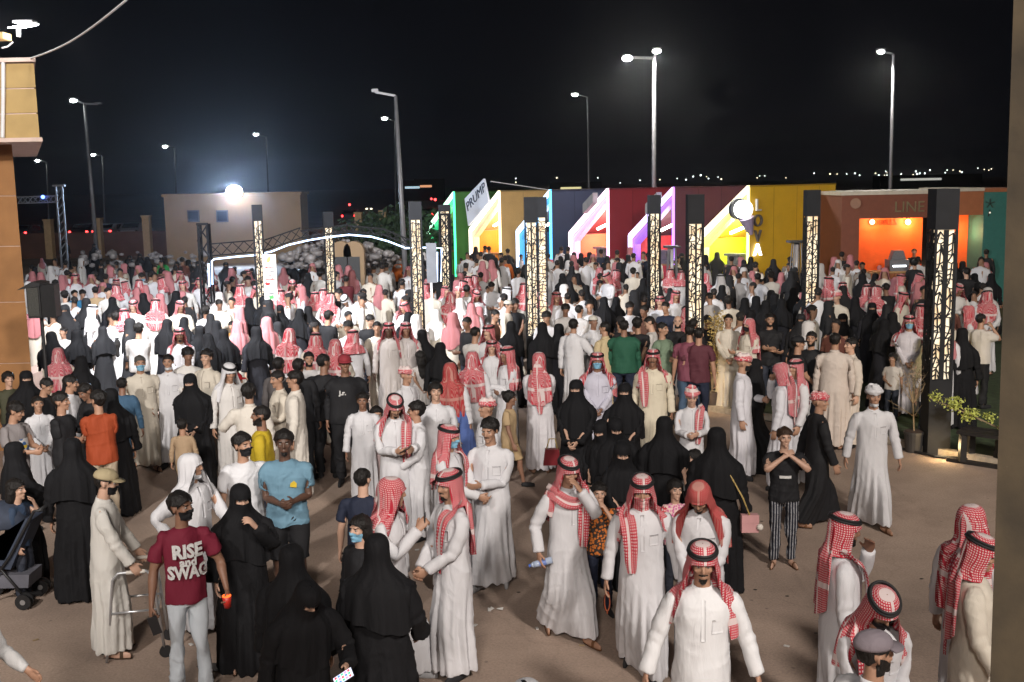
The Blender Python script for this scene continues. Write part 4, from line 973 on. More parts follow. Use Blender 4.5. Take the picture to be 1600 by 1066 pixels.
# wall courses (three visible bands with grooves)
zs = [0, .55, 1.45, 2.45, 3.35, 4.15, ztop]
for i in range(len(zs)-1):
    bpart(bbox((xr-7, YB, zs[i] + (.012 if i else 0)), (xr - .002*i, YB+6, zs[i+1])), 'wall_band', M_OCHRE)
bpart(bbox((xr-7.02, YB+.015, .0), (xr-.02, YB+5.9, ztop)), 'wall_core', M_TRIM)
ub = wx(64, 215, YB-.8); ut = wx(58, 97, YB-.8)
for i in range(3):
    z0 = ub.z + (ut.z-ub.z)*i/3; z1 = ub.z + (ut.z-ub.z)*(i+1)/3 - .02
    bpart(bbox((xr-7, YB-.8, z0), (ub.x-.02, YB+6, z1)), 'upper_panel', M_OCHRE2)
bpart(bbox((xr-7, YB-.78, ub.z), (ub.x-.05, YB+5.9, ut.z)), 'upper_core', M_TRIM)
bpart(bbox((xr-7, YB-.87, ub.z-.06), (ub.x+.05, YB+6.1, ub.z-.001)), 'lower_trim', M_TRIM)
bpart(bbox((xr-7, YB-.87, ut.z+.001), (ub.x+.04, YB+6.1, ut.z+.06)), 'coping', M_TRIM)
pa = wx(0, 78); pb = wx(38, 60)
bpart(MB().box((xr-7, YB-.75, pb.z-.10), (pb.x, YB-.45, pb.z)), 'roof_beam', M_OCHRE2)
bpart(MB().box((wx(3, 60).x-.07, YB-.7, ut.z), (wx(3, 60).x+.03, YB-.5, pb.z-.1)), 'roof_post', M_WHITEM)
bpart(MB().tube([wx(3, 75, YB-.6), wx(12, 73, YB-.6), wx(20, 66, YB-.6)], .012), 'lamp_cable', M_WHITEM)
bpart(MB().tube([wx(5, 97, YB-.84), wx(5, 150, YB-.84), wx(4, 215, YB-.84)], .03), 'drain_pipe', M_WHITEM)
M_POLEG = plain('lamp_bracket_grey', (.18, .18, .18), .6, noise=.1)
fl = empty('floodlight', 'bright white floodlight on the roof beam of the ochre building', 'floodlight', wx(29, 58, YB-.6))
c = wx(34, 38, YB-.6)
for nm, mb, mt in (('bracket', MB().bar(wx(29, 58, YB-.6), wx(29, 44, YB-.6), .05), M_POLEG), ('housing', MB().box((c.x-.15, c.y+.02, c.z+.03), (c.x+.15, c.y+.22, c.z+.065)), M_POLEG),
                   ('lamp_glass', MB().prism([(c.x-.16, c.y-.12, c.z-.06), (c.x+.10, c.y-.12, c.z-.06), (c.x+.17, c.y+.20, c.z+.025), (c.x-.09, c.y+.20, c.z+.025)], (0, 0, -.012), (0, 0, 0)), M_LAMP)):
    loc_parent(mb.ok(nm, mt), fl)
add_spot('floodlight_lamp', (c.x+.5, c.y+.45, c.z-.15), (c.x+4, c.y+17, 0), 10500, (.93, .95, 1), 120, .15)
add_point('floodlight_spill', (c.x, c.y-.5, c.z-.1), 14, (.9, .95, 1), .1)
P0, P1 = wx(45, 92, YB-.7), at_y(212, -12, 11)
cb = MB().tube([P0.lerp(P1, t) + Vector((0, 0, -.10*math.sin(math.pi*t))) for t in [i/16 for i in range(17)]], .012, 6)
tag(cb.ok('overhead_cable', M_WHITEM, smooth=True), 'pale cable sagging up from the ochre building into night sky', 'cable')
# low steps at the foot of the wall
st = empty('stone_step', 'pale pink stone step with dark handrail at foot of ochre wall', 'step', (-9, 15.6, 0))
s0 = G(70, 600)
loc_parent(MB().box((xr-2, s0.y, .0), (s0.x+.35, YB-.02, .30)).ok('tread', M_TRIM), st)
loc_parent(MB().box((xr-2, s0.y+.45, .302), (s0.x+.1, YB-.02, .52)).ok('tread', M_TRIM), st)
M_BLACK = plain('black_metal', (.012, .012, .013), .5, noise=.2, scale=20)
loc_parent(MB().tube([at_y(30, 578, s0.y+.3), at_y(56, 540, s0.y+.6)], .025).ok('handrail', M_BLACK), st)
# ------------------------------------------------------------------ PA speaker on a stand
sp = empty('loudspeaker', 'large black loudspeaker on tripod against the ochre wall', 'loudspeaker', at_y(58, 560, 15.8))
A = at_y(40, 447, 15.8); B = at_y(78, 497, 15.8)
loc_parent(MB().box((A.x, 15.8, B.z), (B.x-.12, 16.15, A.z)).ok('cabinet', M_BLACK), sp)
loc_parent(MB().box((A.x+.02, 15.785, B.z+.03), (B.x-.14, 15.802, A.z-.03)).ok('grille', plain('speaker_grille', (.035, .035, .03), .7, noise=.5, scale=60)), sp)
loc_parent(MB().prism([(B.x-.118, 15.82, B.z), (B.x+.03, 15.95, B.z), (B.x+.03, 16.15, B.z), (B.x-.118, 16.15, B.z)], (0, 0, 0), (0, 0, A.z-B.z)).ok('cabinet_side', M_BLACK), sp)
loc_parent(MB().prism([(A.x-.13, 15.78, A.z-.06), (A.x+.1, 15.78, A.z+.06), (B.x-.1, 15.78, A.z+.04), (B.x-.1, 15.78, A.z)], (0, 0, 0), (0, .35, 0)).ok('cover', M_BLACK), sp)
loc_parent(MB().tube([(B.x-.2, 15.98, .45), (B.x-.2, 15.98, B.z)], .028).ok('pole', M_BLACK), sp)
for dx, dy in ((-.32, -.1), (.3, -.15), (0, .3)): loc_parent(MB().tube([(B.x-.2, 15.98, .85), (B.x-.2+dx, 15.98+dy, .02)], .016).ok('leg', M_BLACK), sp)

# ------------------------------------------------------------------ near pillar at the right edge
M_PIL = plain('stained_brown_concrete', (.034, .024, .012), .95, noise=.45, scale=7, bump=.3)
p0 = at_y(1562, 0, 2.2); p1 = at_y(1572, 1066, 2.2)
V = []; 
pil = MB().prism([(p1.x, 2.2, 0), (p1.x+.5, 2.2, 0), (p1.x+.7, 2.7, 0), (p1.x*2.7/2.2+.03, 2.7, 0)], (0, 0, 0), ((p0.x-p1.x), 0, 7)).ok('concrete_pillar', M_PIL)
tag(pil, 'stained brown concrete pillar running up the right edge of the photo', 'pillar')

# ------------------------------------------------------------------ row of coloured kiosks
KC = [('green', (.085, .26, .06), (.10, .30, .03), (.08, 1.0, .42)), ('orange', (.52, .33, .13), (.80, .27, .02), (1, .78, .48)), ('blue', (.026, .038, .075), (.01, .10, .25), (.10, .50, 1.0)),
      ('red', (.24, .022, .030), (.85, .20, .10), (1, .55, .80)), ('purple', (.125, .045, .075), (.62, .06, .08), (.45, .20, 1.0)), ('yellow', (.64, .38, .02), (.40, .50, .01), (1, .92, .30))]
wd = Vector((.8, .6, 0)); fd = Vector((-.6, .8, 0))
def kc(s):
    u = (-84 + 71.3*s)/(1 - .0538*s); Yd = 50*(1-.0538*s); return Vector((u/1700*Yd, Yd, 0))
LEDG = .075
letters = []
def text_mesh(name, txt, size, M, mat, parent=None, depth=.01, align='CENTER', root=None):
    cu = bpy.data.curves.new(name, 'FONT'); cu.body = txt; cu.size = size; cu.extrude = depth; cu.align_x = align; cu.align_y = 'CENTER'; cu.resolution_u = 3
    o = bpy.data.objects.new('tmp', cu); COL.objects.link(o); V, F = evaluated(o); bpy.data.objects.remove(o); bpy.data.curves.remove(cu)
    V = np.array([tuple(M @ Vector(v)) for v in V]); ob = bpy.data.objects.new(name, mesh_np(name, V, F, (mat,), smooth=False)); COL.objects.link(ob)
    if root: loc_parent(ob, root)
    elif parent: ob.parent = parent
    return ob
M_COUNTER = plain('wood_counter', (.36, .20, .08), .6, noise=.2)
M_DEV = plain('counter_machine', (.16, .16, .17), .35, noise=.2, scale=30)
M_COLMENU = plain('menu_board_dark', (.05, .045, .04), .6, noise=.6, scale=14)
M_CUP = plain('paper_cups', (.6, .56, .5), .7, noise=.1)
for i, (nm, wc, ic, lc) in enumerate(KC):
    C = kc(i); root = empty('kiosk', {'green': 'green kiosk at the far left end of the lit row', 'orange': 'kiosk with glowing orange inside and mustard wall, white sign on its slope', 'blue': 'kiosk with deep blue walls and light blue light strip', 'red': 'red walled kiosk with bright peach inside behind white pink light strip', 'purple': 'purple walled kiosk with pink inside and violet light strip', 'yellow': 'yellow kiosk with lime green inside and a round lamp sign'}[nm], 'kiosk', C)
    mw2 = plain(nm+'_trim_paint', tuple(q_*.55 for q_ in wc), .6, noise=.1)
    Wd = 2.35; dep = 5.2 if i < 5 else 4.6; zt = 3.82 + .02*i; ze = 2.12
    mw = plain(nm+'_wall_paint', wc, .6, noise=.06, scale=2); mi = plain(nm+'_inside_paint', ic, .7, noise=.06, scale=2); ml = emis(nm+'_light_strip', lc, 2.6)
    def q(t, z, e=0.0): return C + fd*t + wd*e + Vector((0, 0, z))
    t_ = .10
    def kp(mb, n_, mt): return loc_parent(mb.ok(n_, mt), root)
    # shell: right wall, left wall, sloped roof, flat roof, back
    kp(MB().prism([q(0, 0), q(t_, 0), q(t_, zt), q(0, zt)], (0, 0, 0), wd*dep), 'side_wall', mw)
    kp(MB().prism([q(Wd-t_, 0), q(Wd, 0), q(Wd, ze), q(Wd-t_, ze)], (0, 0, 0), wd*dep), 'left_wall', mw)
    kp(MB().prism([q(t_+.003, zt-.14), q(Wd-.003, ze-.003), q(Wd-.003, ze+.10), q(t_+.003, zt-.03)], (0, 0, 0), wd*(dep-.01)), 'sloping_roof', mw)
    kp(MB().prism([q(t_+.003, 0), q(Wd-t_-.003, 0), q(Wd-t_-.003, ze-.02), q(t_+.003, zt-.16)], wd*(dep-.15), wd*(dep-.05)), 'back_wall', mi)
    kp(MB().prism([q(t_+.004, 0), q(t_+.03, 0), q(t_+.03, zt-.25), q(t_+.004, zt-.25)], wd*.05, wd*(dep-.16)), 'inner_wall', mi)
    kp(MB().prism([q(Wd-t_-.03, 0), q(Wd-t_-.004, 0), q(Wd-t_-.004, ze-.03), q(Wd-t_-.03, ze-.03)], wd*.05, wd*(dep-.16)), 'inner_wall', mi)
    # portal light strip: a folded frame, proud of the front
    fr = [q(.0, .0, -.06), q(.0, zt+.02, -.06), q(Wd, ze+.06, -.06), q(Wd, 0, -.06)]
    w_ = .055 if nm in ('green', 'yellow', 'purple') else .075
    kp(MB().prism([q(-.01, 0, 0), q(w_, 0, 0), q(w_, zt-.02, 0), q(-.01, zt+.06, 0)], wd*-.08, wd*-.005), 'light_strip', ml)
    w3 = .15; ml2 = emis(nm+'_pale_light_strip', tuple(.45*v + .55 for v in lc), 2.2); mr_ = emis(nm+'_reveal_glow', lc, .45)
    kp(MB().prism([q(w_+.003, zt-.17, 0), q(Wd-w3-.003, ze-.07, 0), q(Wd-.002, ze+.10, 0), q(w_+.003, zt+.05, 0)], wd*-.08, wd*-.005), 'light_strip', ml2)
    kp(MB().prism([q(Wd-w3, 0, 0), q(Wd+.01, 0, 0), q(Wd+.01, ze+.06, 0), q(Wd-w3, ze-.08, 0)], wd*-.08, wd*-.005), 'light_strip', ml2)
    # tinted inner frame lining the opening, set back behind the light strip
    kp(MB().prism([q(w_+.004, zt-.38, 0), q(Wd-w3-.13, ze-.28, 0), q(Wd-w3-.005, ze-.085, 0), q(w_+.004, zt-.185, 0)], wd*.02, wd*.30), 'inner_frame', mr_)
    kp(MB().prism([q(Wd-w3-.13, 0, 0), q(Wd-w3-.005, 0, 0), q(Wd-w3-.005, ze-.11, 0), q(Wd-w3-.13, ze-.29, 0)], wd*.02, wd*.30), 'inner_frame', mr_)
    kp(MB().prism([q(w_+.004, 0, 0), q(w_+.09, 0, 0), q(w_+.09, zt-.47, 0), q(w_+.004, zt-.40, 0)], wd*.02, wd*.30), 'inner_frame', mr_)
    # counter, lamp, machines
    kp(MB().box((0, 0, 0), (1, 1, 1), None) if False else MB().prism([q(.35, 0, .7), q(Wd-.35, 0, .7), q(Wd-.35, 1.05, .7), q(.35, 1.05, .7)], (0, 0, 0), wd*.5), 'counter', mi)
    kp(MB().prism([q(.3, 1.052, .65), q(Wd-.3, 1.052, .65), q(Wd-.3, 1.11, .65), q(.3, 1.11, .65)], (0, 0, 0), wd*.6), 'counter_top', M_COUNTER)
    kp(MB().prism([q(.45, 2.62, .25), q(1.35, 2.05+.25, .25), q(1.35, 2.05+.33, .25), q(.45, 2.70, .25)] if i else [q(.45, 2.5, .3), q(.6, 2.5, .3), q(.6, 2.6, .3), q(.45, 2.6, .3)], wd*.3, wd*.42), 'ceiling_lamp', emis(nm+'_lamp', (1, .93, .8), 14))
    # shelf with jars and a menu board on the back wall, wall seams outside
    kp(MB().prism([q(.5, 1.55, dep-.22), q(1.15, 1.55, dep-.22), q(1.15, 2.25, dep-.22), q(.5, 2.25, dep-.22)], (0, 0, 0), wd*.05), 'menu_board', M_COLMENU)
    kp(MB().prism([q(1.25, 1.45, dep-.4), q(2.0, 1.45, dep-.4), q(2.0, 1.49, dep-.4), q(1.25, 1.49, dep-.4)], (0, 0, 0), wd*.22), 'shelf', M_COUNTER)
    for k in range(5): kp(MB().tube([q(1.32+.15*k, 1.492, dep-.3), q(1.32+.15*k, 1.66, dep-.3)], .045, 8), 'jar', M_CUP if k % 2 else M_DEV)
    for e_ in (1.22, 2.44, 3.66): kp(MB().prism([q(-.004, .02, e_), q(-.001, .02, e_), q(-.001, zt-.02, e_), q(-.004, zt-.02, e_)], (0, 0, 0), wd*.022), 'panel_seam', mw2)
    kp(MB().prism([q(-.02, zt+.002, -.02), q(.12, zt+.002, -.02), q(.12, zt+.05, -.02), q(-.02, zt+.05, -.02)], (0, 0, 0), wd*(dep+.02)), 'roof_flashing', mw2)
    cc = C + fd*1.1 + wd*1.4 + Vector((0, 0, 2.0))
    add_point('kiosk_lamp', cc, {'green': 55, 'orange': 120, 'blue': 35, 'red': 130, 'purple': 60, 'yellow': 150}[nm], (1, .88, .70) if nm != 'yellow' else (1, .98, .9), .15)
    if i in (3, 5, 4):
        mc = C + fd*1.35 + wd*.85
        mm = empty('coffee_machine', f'grey coffee machine on the counter of the {nm} kiosk', 'machine', mc + Vector((0, 0, 1.11)))
        Mr = Matrix.Translation(mc + Vector((0, 0, 1.112))) @ Matrix.Rotation(math.atan2(fd.y, fd.x), 4, 'Z')
        loc_parent(MB().box((-.35, -.2, 0), (.35, .2, .12), Mr).ok('base', M_DEV), mm); loc_parent(MB().box((-.33, -.18, .122), (.33, .05, .42), Mr).ok('housing', M_DEV), mm)
        loc_parent(MB().box((-.36, -.2, .422), (.36, .2, .50), Mr).ok('cup_tray', M_DEV), mm)
        for k in range(2): loc_parent(MB().tube([Mr @ Vector((-.15+.3*k, .1, .40)), Mr @ Vector((-.15+.3*k, .1, .28))], .03).ok('spout', M_DEV), mm)
        for k in range(6):
            p = C + fd*(.55 + .1*k) + wd*.8 + Vector((0, 0, 1.112)); tag(MB().tube([p, p + Vector((0, 0, .12))], .03, 8, .04).ok('paper_cup', M_CUP, smooth=True), f'paper cup lined up on the counter of the {nm} kiosk', 'cup', f'paper cups on the {nm} kiosk counter')
    if i == 5:   # letters down the side wall and the round lamp sign
        Mw = lambda e, z: Matrix(((wd.x, 0, fd.x*-1, (C + wd*e).x + .6*.0), (wd.y, 0, fd.y*-1, (C + wd*e).y), (0, 1, 0, z), (0, 0, 0, 1)))
        for k, ch in enumerate('LOV'):
            Mx = Mw(.36, 3.30 - .52*k) @ Matrix.Translation((0, 0, .06))
            text_mesh('letter', ch, .58, Mx, plain('grey_letter', (.55, .55, .56), .4, noise=.05) if k == 0 else plain('dark_letter', (.10, .09, .09), .4, noise=.05), root=root, depth=.04)
        text_mesh('letter', 'A', .58, Mw(.36, 3.30 - 1.5) @ Matrix.Translation((0, 0, .06)), emis('lit_letter', (.85, .9, 1), 4), root=root, depth=.04)
        bs = at_y(1157, 327, C.y-.1); bx = empty('round_sign', 'round glowing white lamp sign hung in front of the lime kiosk opening', 'sign', bs)
        loc_parent(MB().tube([bs + Vector((0, 0, 0)), bs + Vector((-.05, .16, 0))], .36, 24).ok('rim', M_BLACK), bx)
        loc_parent(MB().tube([bs + Vector((.09, -.20, 0)), bs + Vector((.05, -.005, 0))], .30, 24).ok('glass', emis('sign_glow', (1, 1, .97), 5)), bx)
        loc_parent(MB().tube([bs + Vector((.2, 0, -.3)), bs + Vector((.38, .1, -.85))], .26, 12, .08).ok('cone', plain('lilac_cone', (.30, .24, .36), .4, noise=.1)), bx)
# white sign on the slope of the second kiosk
C = kc(1); M_SIGN = emis('sign_face', (.55, .58, .66), .55)
sg = empty('kiosk_sign', 'tilted grey white sign reading PRUMP standing on the orange kiosk slope', 'sign', C + Vector((0, 0, 3.2)))
def qq(t, z, e=0.0): return C + fd*t + wd*e + Vector((0, 0, z))
loc_parent(MB().prism([qq(.62, 3.42, -.1), qq(2.22, 2.35, -.1), qq(2.45, 3.55, -.1), qq(.95, 4.42, -.1)], wd*-.10, wd*0).ok('board', M_SIGN), sg)
ax_ = (qq(.62, 3.42) - qq(2.22, 2.35)).normalized(); ay_ = (qq(.95, 4.42) - qq(.62, 3.42)).normalized(); nz_ = -wd
Mt = Matrix(((ax_.x, ay_.x, nz_.x, 0), (ax_.y, ay_.y, nz_.y, 0), (ax_.z, ay_.z, nz_.z, 0), (0, 0, 0, 1))); Mt.translation = qq(1.55, 3.62, -.215)
text_mesh('lettering', 'PRUMP', .56, Mt, plain('navy_letter', (.03, .04, .08), .5, noise=0), root=sg, depth=.012)
loc_parent(MB().tube([qq(.7, 4.3), qq(.0, 3.86, 2.8)], .02).ok('stay_wire', M_WHITEM), sg)
for k, (sidx, lab) in enumerate(((3, 'small grey box sign on the slope of the red kiosk'), (4, 'small grey box sign on the slope of the purple kiosk'))):
    C = kc(sidx); t0 = .75
    b = MB().prism([qq(.55, 3.40, -.1), qq(1.15, 2.98, -.1), qq(1.15, 3.35, -.1), qq(.55, 3.78, -.1)] , wd*-.25, wd*0)
    tag(b.ok('box_sign', plain('grey_sign', (.32, .32, .33), .5, noise=.1)), lab, 'sign')
# ------------------------------------------------------------------ orange and teal kiosks at the right
YR = 36.0
def rq(px, py, dy=0): return at_y(px, py, YR+dy)
M_BRICK = plain('brown_red_panel', (.17, .050, .025), .7, noise=.08); M_OR = plain('orange_inside', (.78, .12, .015), .7, noise=.06); M_TEAL = plain('teal_panel', (.03, .15, .125), .7, noise=.08); M_RUST = plain('rust_orange_panel', (.33, .11, .04), .7, noise=.08); M_ROOFW = plain('pale_roof_edge', (.5, .45, .36), .6, noise=.1)
xa, xb, xc, xd, xe = rq(1315, 330).x, rq(1452, 330).x, rq(1490, 330).x, rq(1534, 330).x, rq(1600, 330).x
xo = rq(1342, 380).x; zt = rq(1400, 304).z; zo = rq(1400, 341).z
k1 = empty('kiosk', 'brown red kiosk with orange lit opening at right, two wall lamps inside', 'kiosk', (xa, YR, 0))
def k1p(mb, n, m): return loc_parent(mb.ok(n, m), k1)
k1p(MB().box((xa, YR, 0), (xo, YR+.15, zt)), 'front_panel', M_BRICK); k1p(MB().box((xo+.002, YR, zo), (xb, YR+.15, zt)), 'front_panel', M_BRICK); k1p(MB().box((xb+.003, YR, 0), (xc-.6, YR+.15, zt)), 'front_panel', M_BRICK)
k1p(MB().box((xa, YR+.152, 0), (xa+.1, YR+4, zt)), 'side_wall', M_BRICK); k1p(MB().box((xa+.102, YR+2.6, 0), (xc-.02, YR+2.75, zt-.02)), 'back_wall', M_OR)
k1p(MB().box((xa-.05, YR-.04, zt+.002), (xc, YR+4.1, zt+.12)), 'roof', M_ROOFW)
for k in range(14):
    x0 = xo + .05 + k*(xb-xo-.1)/14; k1p(MB().box((x0, YR-.2, 0), (x0+(xb-xo-.1)/14-.02, YR-.14, 1.02)), 'counter_slat', M_RUST)
k1p(MB().box((xo, YR-.26, 1.022), (xb, YR+.4, 1.08)), 'counter_top', M_COUNTER)
for px_ in (1362, 1418):
    p = rq(px_, 347, 2.5); k1p(MB().sphere((p.x, p.y-.05, p.z), .09), 'wall_lamp', emis('warm_bulb', (1, .72, .4), 22 if px_ > 1400 else 6))
    add_point('kiosk_lamp', (p.x, p.y-.35, p.z), 75 if px_ > 1400 else 45, (1, .62, .32), .1)
M_LET = emis('white_letter', (.8, .75, .6), .8)
def rtext(txt, px, py, size, mat, root, dy=-.03, depth=.01):
    p = rq(px, py, dy); M = Matrix(((1, 0, 0, p.x), (0, 0, -1, p.y), (0, 1, 0, p.z), (0, 0, 0, 1))); text_mesh('lettering', txt, size, M, mat, root=root, depth=depth)
rtext('LINE', 1421, 324, .50, plain('brass_letter', (.5, .42, .25), .3, .8, noise=0), k1)
rtext('BUBBLES', 1380, 348, .26, plain('faint_letter', (.35, .05, .01), .6, noise=0), k1, 2.58)
k1p(MB().tube([rq(1337, 318, -.05), rq(1337, 318, -.01)], .17, 20), 'round_emblem', plain('brass_emblem', (.2, .08, .03), .5, noise=.1))
dm = empty('counter_fridge', 'grey display machine with white lit shelf on the orange kiosk counter', 'machine', rq(1404, 400, -.1))
p = rq(1404, 408, 0)
loc_parent(MB().box((p.x-.32, YR-.1, 1.082), (p.x+.32, YR+.4, 1.45)).ok('housing', M_DEV), dm); loc_parent(MB().box((p.x-.22, YR-.115, 1.22), (p.x+.22, YR-.102, 1.27)).ok('lit_shelf', emis('shelf_light', (.9, .95, 1), 6)), dm)
loc_parent(MB().prism([(p.x-.25, YR, 1.452), (p.x+.25, YR, 1.452), (p.x+.15, YR, 1.75), (p.x-.15, YR, 1.75)], (0, 0, 0), (0, .3, 0)).ok('hopper', M_DEV), dm)
k2 = empty('kiosk', 'orange panelled kiosk between the tall dark column and teal kiosk', 'kiosk', (xc, YR, 0))
zo2 = rq(1510, 336).z; zt2 = rq(1510, 299).z
loc_parent(MB().box((xc, YR-.1, zo2), (xd, YR+.05, zt2)).ok('front_panel', M_RUST), k2); loc_parent(MB().box((xc+.01, YR+1.0, 0), (xd-.01, YR+1.1, zt2-.02)).ok('back_wall', M_OR), k2)
for k in range(6): loc_parent(MB().box((xc+.25+k*.11, YR-.32, .1), (xc+.25+k*.11+.085, YR-.27, 1.05)).ok('counter_slat', M_RUST), k2)
loc_parent(MB().box((xc-.05, YR-.15, zt2+.002), (xd+.002, YR+3, zt2+.11)).ok('roof', M_ROOFW), k2)
add_point('kiosk_lamp', (xc+.5, YR+.45, 2.3), 42, (1, .6, .3), .1)
k3 = empty('kiosk', 'teal green kiosk beside the brown pillar with small star emblem', 'kiosk', (xd, YR, 0))
loc_parent(MB().box((xd+.004, YR-.15, 0), (xe+.4, YR+3, rq(1550, 300).z)).ok('wall', M_TEAL), k3)
loc_parent(MB().box((xd+.006, YR-.2, rq(1550, 300).z+.002), (xe+.4, YR+3, rq(1550, 300).z+.11)).ok('roof', M_RUST), k3)
p = rq(1547, 318, -.17)
for a in range(5): loc_parent(MB().bar(p, p + Vector((.16*math.cos(a*1.257+.3), 0, .16*math.sin(a*1.257+.3))), .035).ok('emblem_ray', plain('dark_emblem', (.02, .05, .04), .5, noise=0)), k3)
loc_parent(MB().bar(p + Vector((0, 0, -.2)), p + Vector((-.04, 0, -.42)), .03).ok('emblem_stem', M_BLACK), k3)
loc_parent(MB().sphere(p + Vector((0, -.02, -.3)), .03).ok('spark', M_LET), k3)

# ------------------------------------------------------------------ lattice light columns
M_GLOW = None
def glow_mat():
    m, nt, b = nmat('column_glow'); g = N_(nt, 'ShaderNodeNewGeometry'); n = N_(nt, 'ShaderNodeTexNoise'); n.inputs['Scale'].default_value = 3.5; L(nt, g.outputs['Position'], n.inputs['Vector'])
    r = N_(nt, 'ShaderNodeValToRGB'); r.color_ramp.elements[0].position = .38; r.color_ramp.elements[1].position = .58; r.color_ramp.elements[0].color = (.70, .48, .26, 1); r.color_ramp.elements[1].color = (1, .86, .64, 1)
    L(nt, n.outputs[0], r.inputs[0]); L(nt, r.outputs[0], b.inputs['Emission Color']); b.inputs['Emission Strength'].default_value = .95; b.inputs['Base Color'].default_value = (.6, .5, .35, 1); return m
M_GLOW = glow_mat(); M_COLB = plain('dark_column_steel', (.011, .012, .015), .9, noise=.15)
def lattice(mb, x0, x1, z0, z1, y, seed):
    """crackle pattern: irregular cells with black bars between"""
    rr = random.Random(seed); w = x1-x0; z = z0; prev = None; k = 0
    while z < z1-.02:
        zl, zr = z + rr.uniform(-.03, .03), z + rr.uniform(-.05, .05); mid = x0 + w*rr.uniform(.3, .7); zm = z + rr.uniform(-.05, .07)
        cl = lambda q: max(z0, min(z1, q)); zl, zr, zm = cl(zl), cl(zr), cl(zm)
        A, B, C_ = (x0, y, zl), (mid, y, zm), (x1, y, zr)
        mb.bar(A, B, .014, .024, (0, 1, 0)); mb.bar(B, C_, .014, .024, (0, 1, 0))
        if prev:
            mb.bar(prev[1], B, .014, .024, (0, 1, 0)) if k % 3 else mb.bar(prev[0], B, .014, .024, (0, 1, 0))
            if k % 2: mb.bar(prev[2], (x0 + w*.75, y, cl((prev[2][2] + zr)/2 + .03)), .014, .024, (0, 1, 0))
            if rr.random() < .6: mb.bar(((prev[1][0]+mid)/2, y, (prev[1][2]+zm)/2), (x1 if rr.random() < .5 else x0, y, cl((prev[1][2]+zm)/2 + rr.uniform(-.05, .05))), .014, .024, (0, 1, 0))
        prev = (A, B, C_); z += rr.uniform(.09, .15); k += 1
def column(px, ytop, Yd, W, lat_t, lat_b, label, nstrip=2, rot=0.0, light=0):
    P = at_y(px, ytop, Yd); H = P.z; root = empty('light_column', label, 'light column', (P.x, Yd, 0), 'lattice light columns around the plaza')
    root.rotation_euler.z = rot; h = W/2; e = .034 if W > .32 else .020; ml_ = .034 if W > .32 else .015
    def cp(mb, n, m, k=None):
        o = mb.ok(n, m, root, kind=k); return o
    cp(MB().box((-h, -h, 0), (h, h, lat_b)), 'base', M_COLB); cp(MB().box((-h, -h, lat_t), (h, h, H)), 'cap', M_COLB)
    cp(MB().box((-h+.045, -h+.045, lat_b+.002), (h-.045, h-.045, lat_t-.002)), 'light_core', M_GLOW)
    for sx_, sy in ((-1, -1), (1, -1), (1, 1), (-1, 1)): cp(MB().box((sx_*h - (e if sx_ > 0 else 0), sy*h - (e if sy > 0 else 0), lat_b+.001), (sx_*h + (0 if sx_ > 0 else e), sy*h + (0 if sy > 0 else e), lat_t-.001)), 'corner_post', M_COLB)
    for s_ in range(4):
        Mr = Matrix.Rotation(s_*math.pi/2, 4, 'Z'); mb = MB()
        if nstrip == 2:
            cp(MB().box((-ml_, -h+.004, lat_b+.003), (ml_, -h+.03, lat_t-.003), Mr), 'mullion', M_COLB)
            lattice(mb, -h+e, -ml_, lat_b, lat_t, -h+.012, int(px)+s_); lattice(mb, ml_, h-e, lat_b, lat_t, -h+.012, int(px)+9+s_)
        else: lattice(mb, -h+e, h-e, lat_b, lat_t, -h+.012, int(px)+s_)
        mb.V = [tuple(Mr @ Vector(v)) for v in mb.V]; cp(mb, 'lattice', M_COLB, 'stuff')
    if light: add_point('column_lamp', (P.x, Yd-h-.12, .45), light, (1, .72, .38), .08)
    return root
column(1475, 295, 16.2, .34, 3.40, 1.16, 'nearest and tallest lattice light column, at right beside the potted plants', 2, 0, 0)
column(1269, 297, 24, .30, 3.36, 1.0, 'lattice light column in front of the yellow kiosk wall', 2, 0)
column(1086, 304, 19.6, .29, 3.42, 1.1, 'lattice light column beside the gold lit shrub, left of lime kiosk opening', 2, 0, 14)
column(1022, 305, 26, .27, 3.42, 1.1, 'lattice light column before the purple kiosk light strip', 2, .1)
column(829, 308, 21.8, .27, 3.42, 1.15, 'front one of the paired lattice columns by the blue kiosk', 2, 0)
column(846, 308, 23.6, .22, 3.46, 1.15, 'rear one of the paired lattice columns by the blue kiosk', 1, 0)
column(648, 315, 24, .27, 3.45, .9, 'lattice light column at the right end of the glowing arch', 2, .15)
column(694, 320, 29, .29, 3.50, 1.0, 'lattice light column left of the orange kiosk opening', 2, .2)
column(512, 331, 30, .26, 3.10, 1.0, 'lattice light column under the top of the glowing arch', 2, .3)
column(401, 320, 27, .24, 3.40, .9, 'lattice light column beside the white arrow sign', 2, .3)

# ------------------------------------------------------------------ arch truss with LED tube
YA = 27.5
M_LED = emis('cool_white_led', (.55, .72, 1.0), 3)
M_TRUSS = plain('black_truss_paint', (.005, .005, .006), .95, noise=0)
ar = empty('light_arch', 'low black truss arch edged with a glowing blue white light tube', 'arch', at_y(500, 430, YA))
def ap(px, py, dy=0): return at_y(px, py, YA+dy)
pts = [(332, 445), (331, 408), (335, 405), (372, 401), (398, 399), (425, 393), (450, 383), (480, 376), (510, 371), (545, 367), (580, 370), (606, 377), (632, 387)]
loc_parent(MB().tube([ap(*p) for p in pts], .020, 8).ok('light_tube', M_LED, smooth=True), ar)
loc_parent(MB().tube([ap(327, 448), ap(326, 412)], .025, 8).ok('light_tube', M_LED, smooth=True), ar)
loc_parent(MB().tube([ap(632, 388), ap(668, 387), ap(690, 388), ap(689, 440)], .02, 8).ok('light_tube', M_LED, smooth=True), ar)
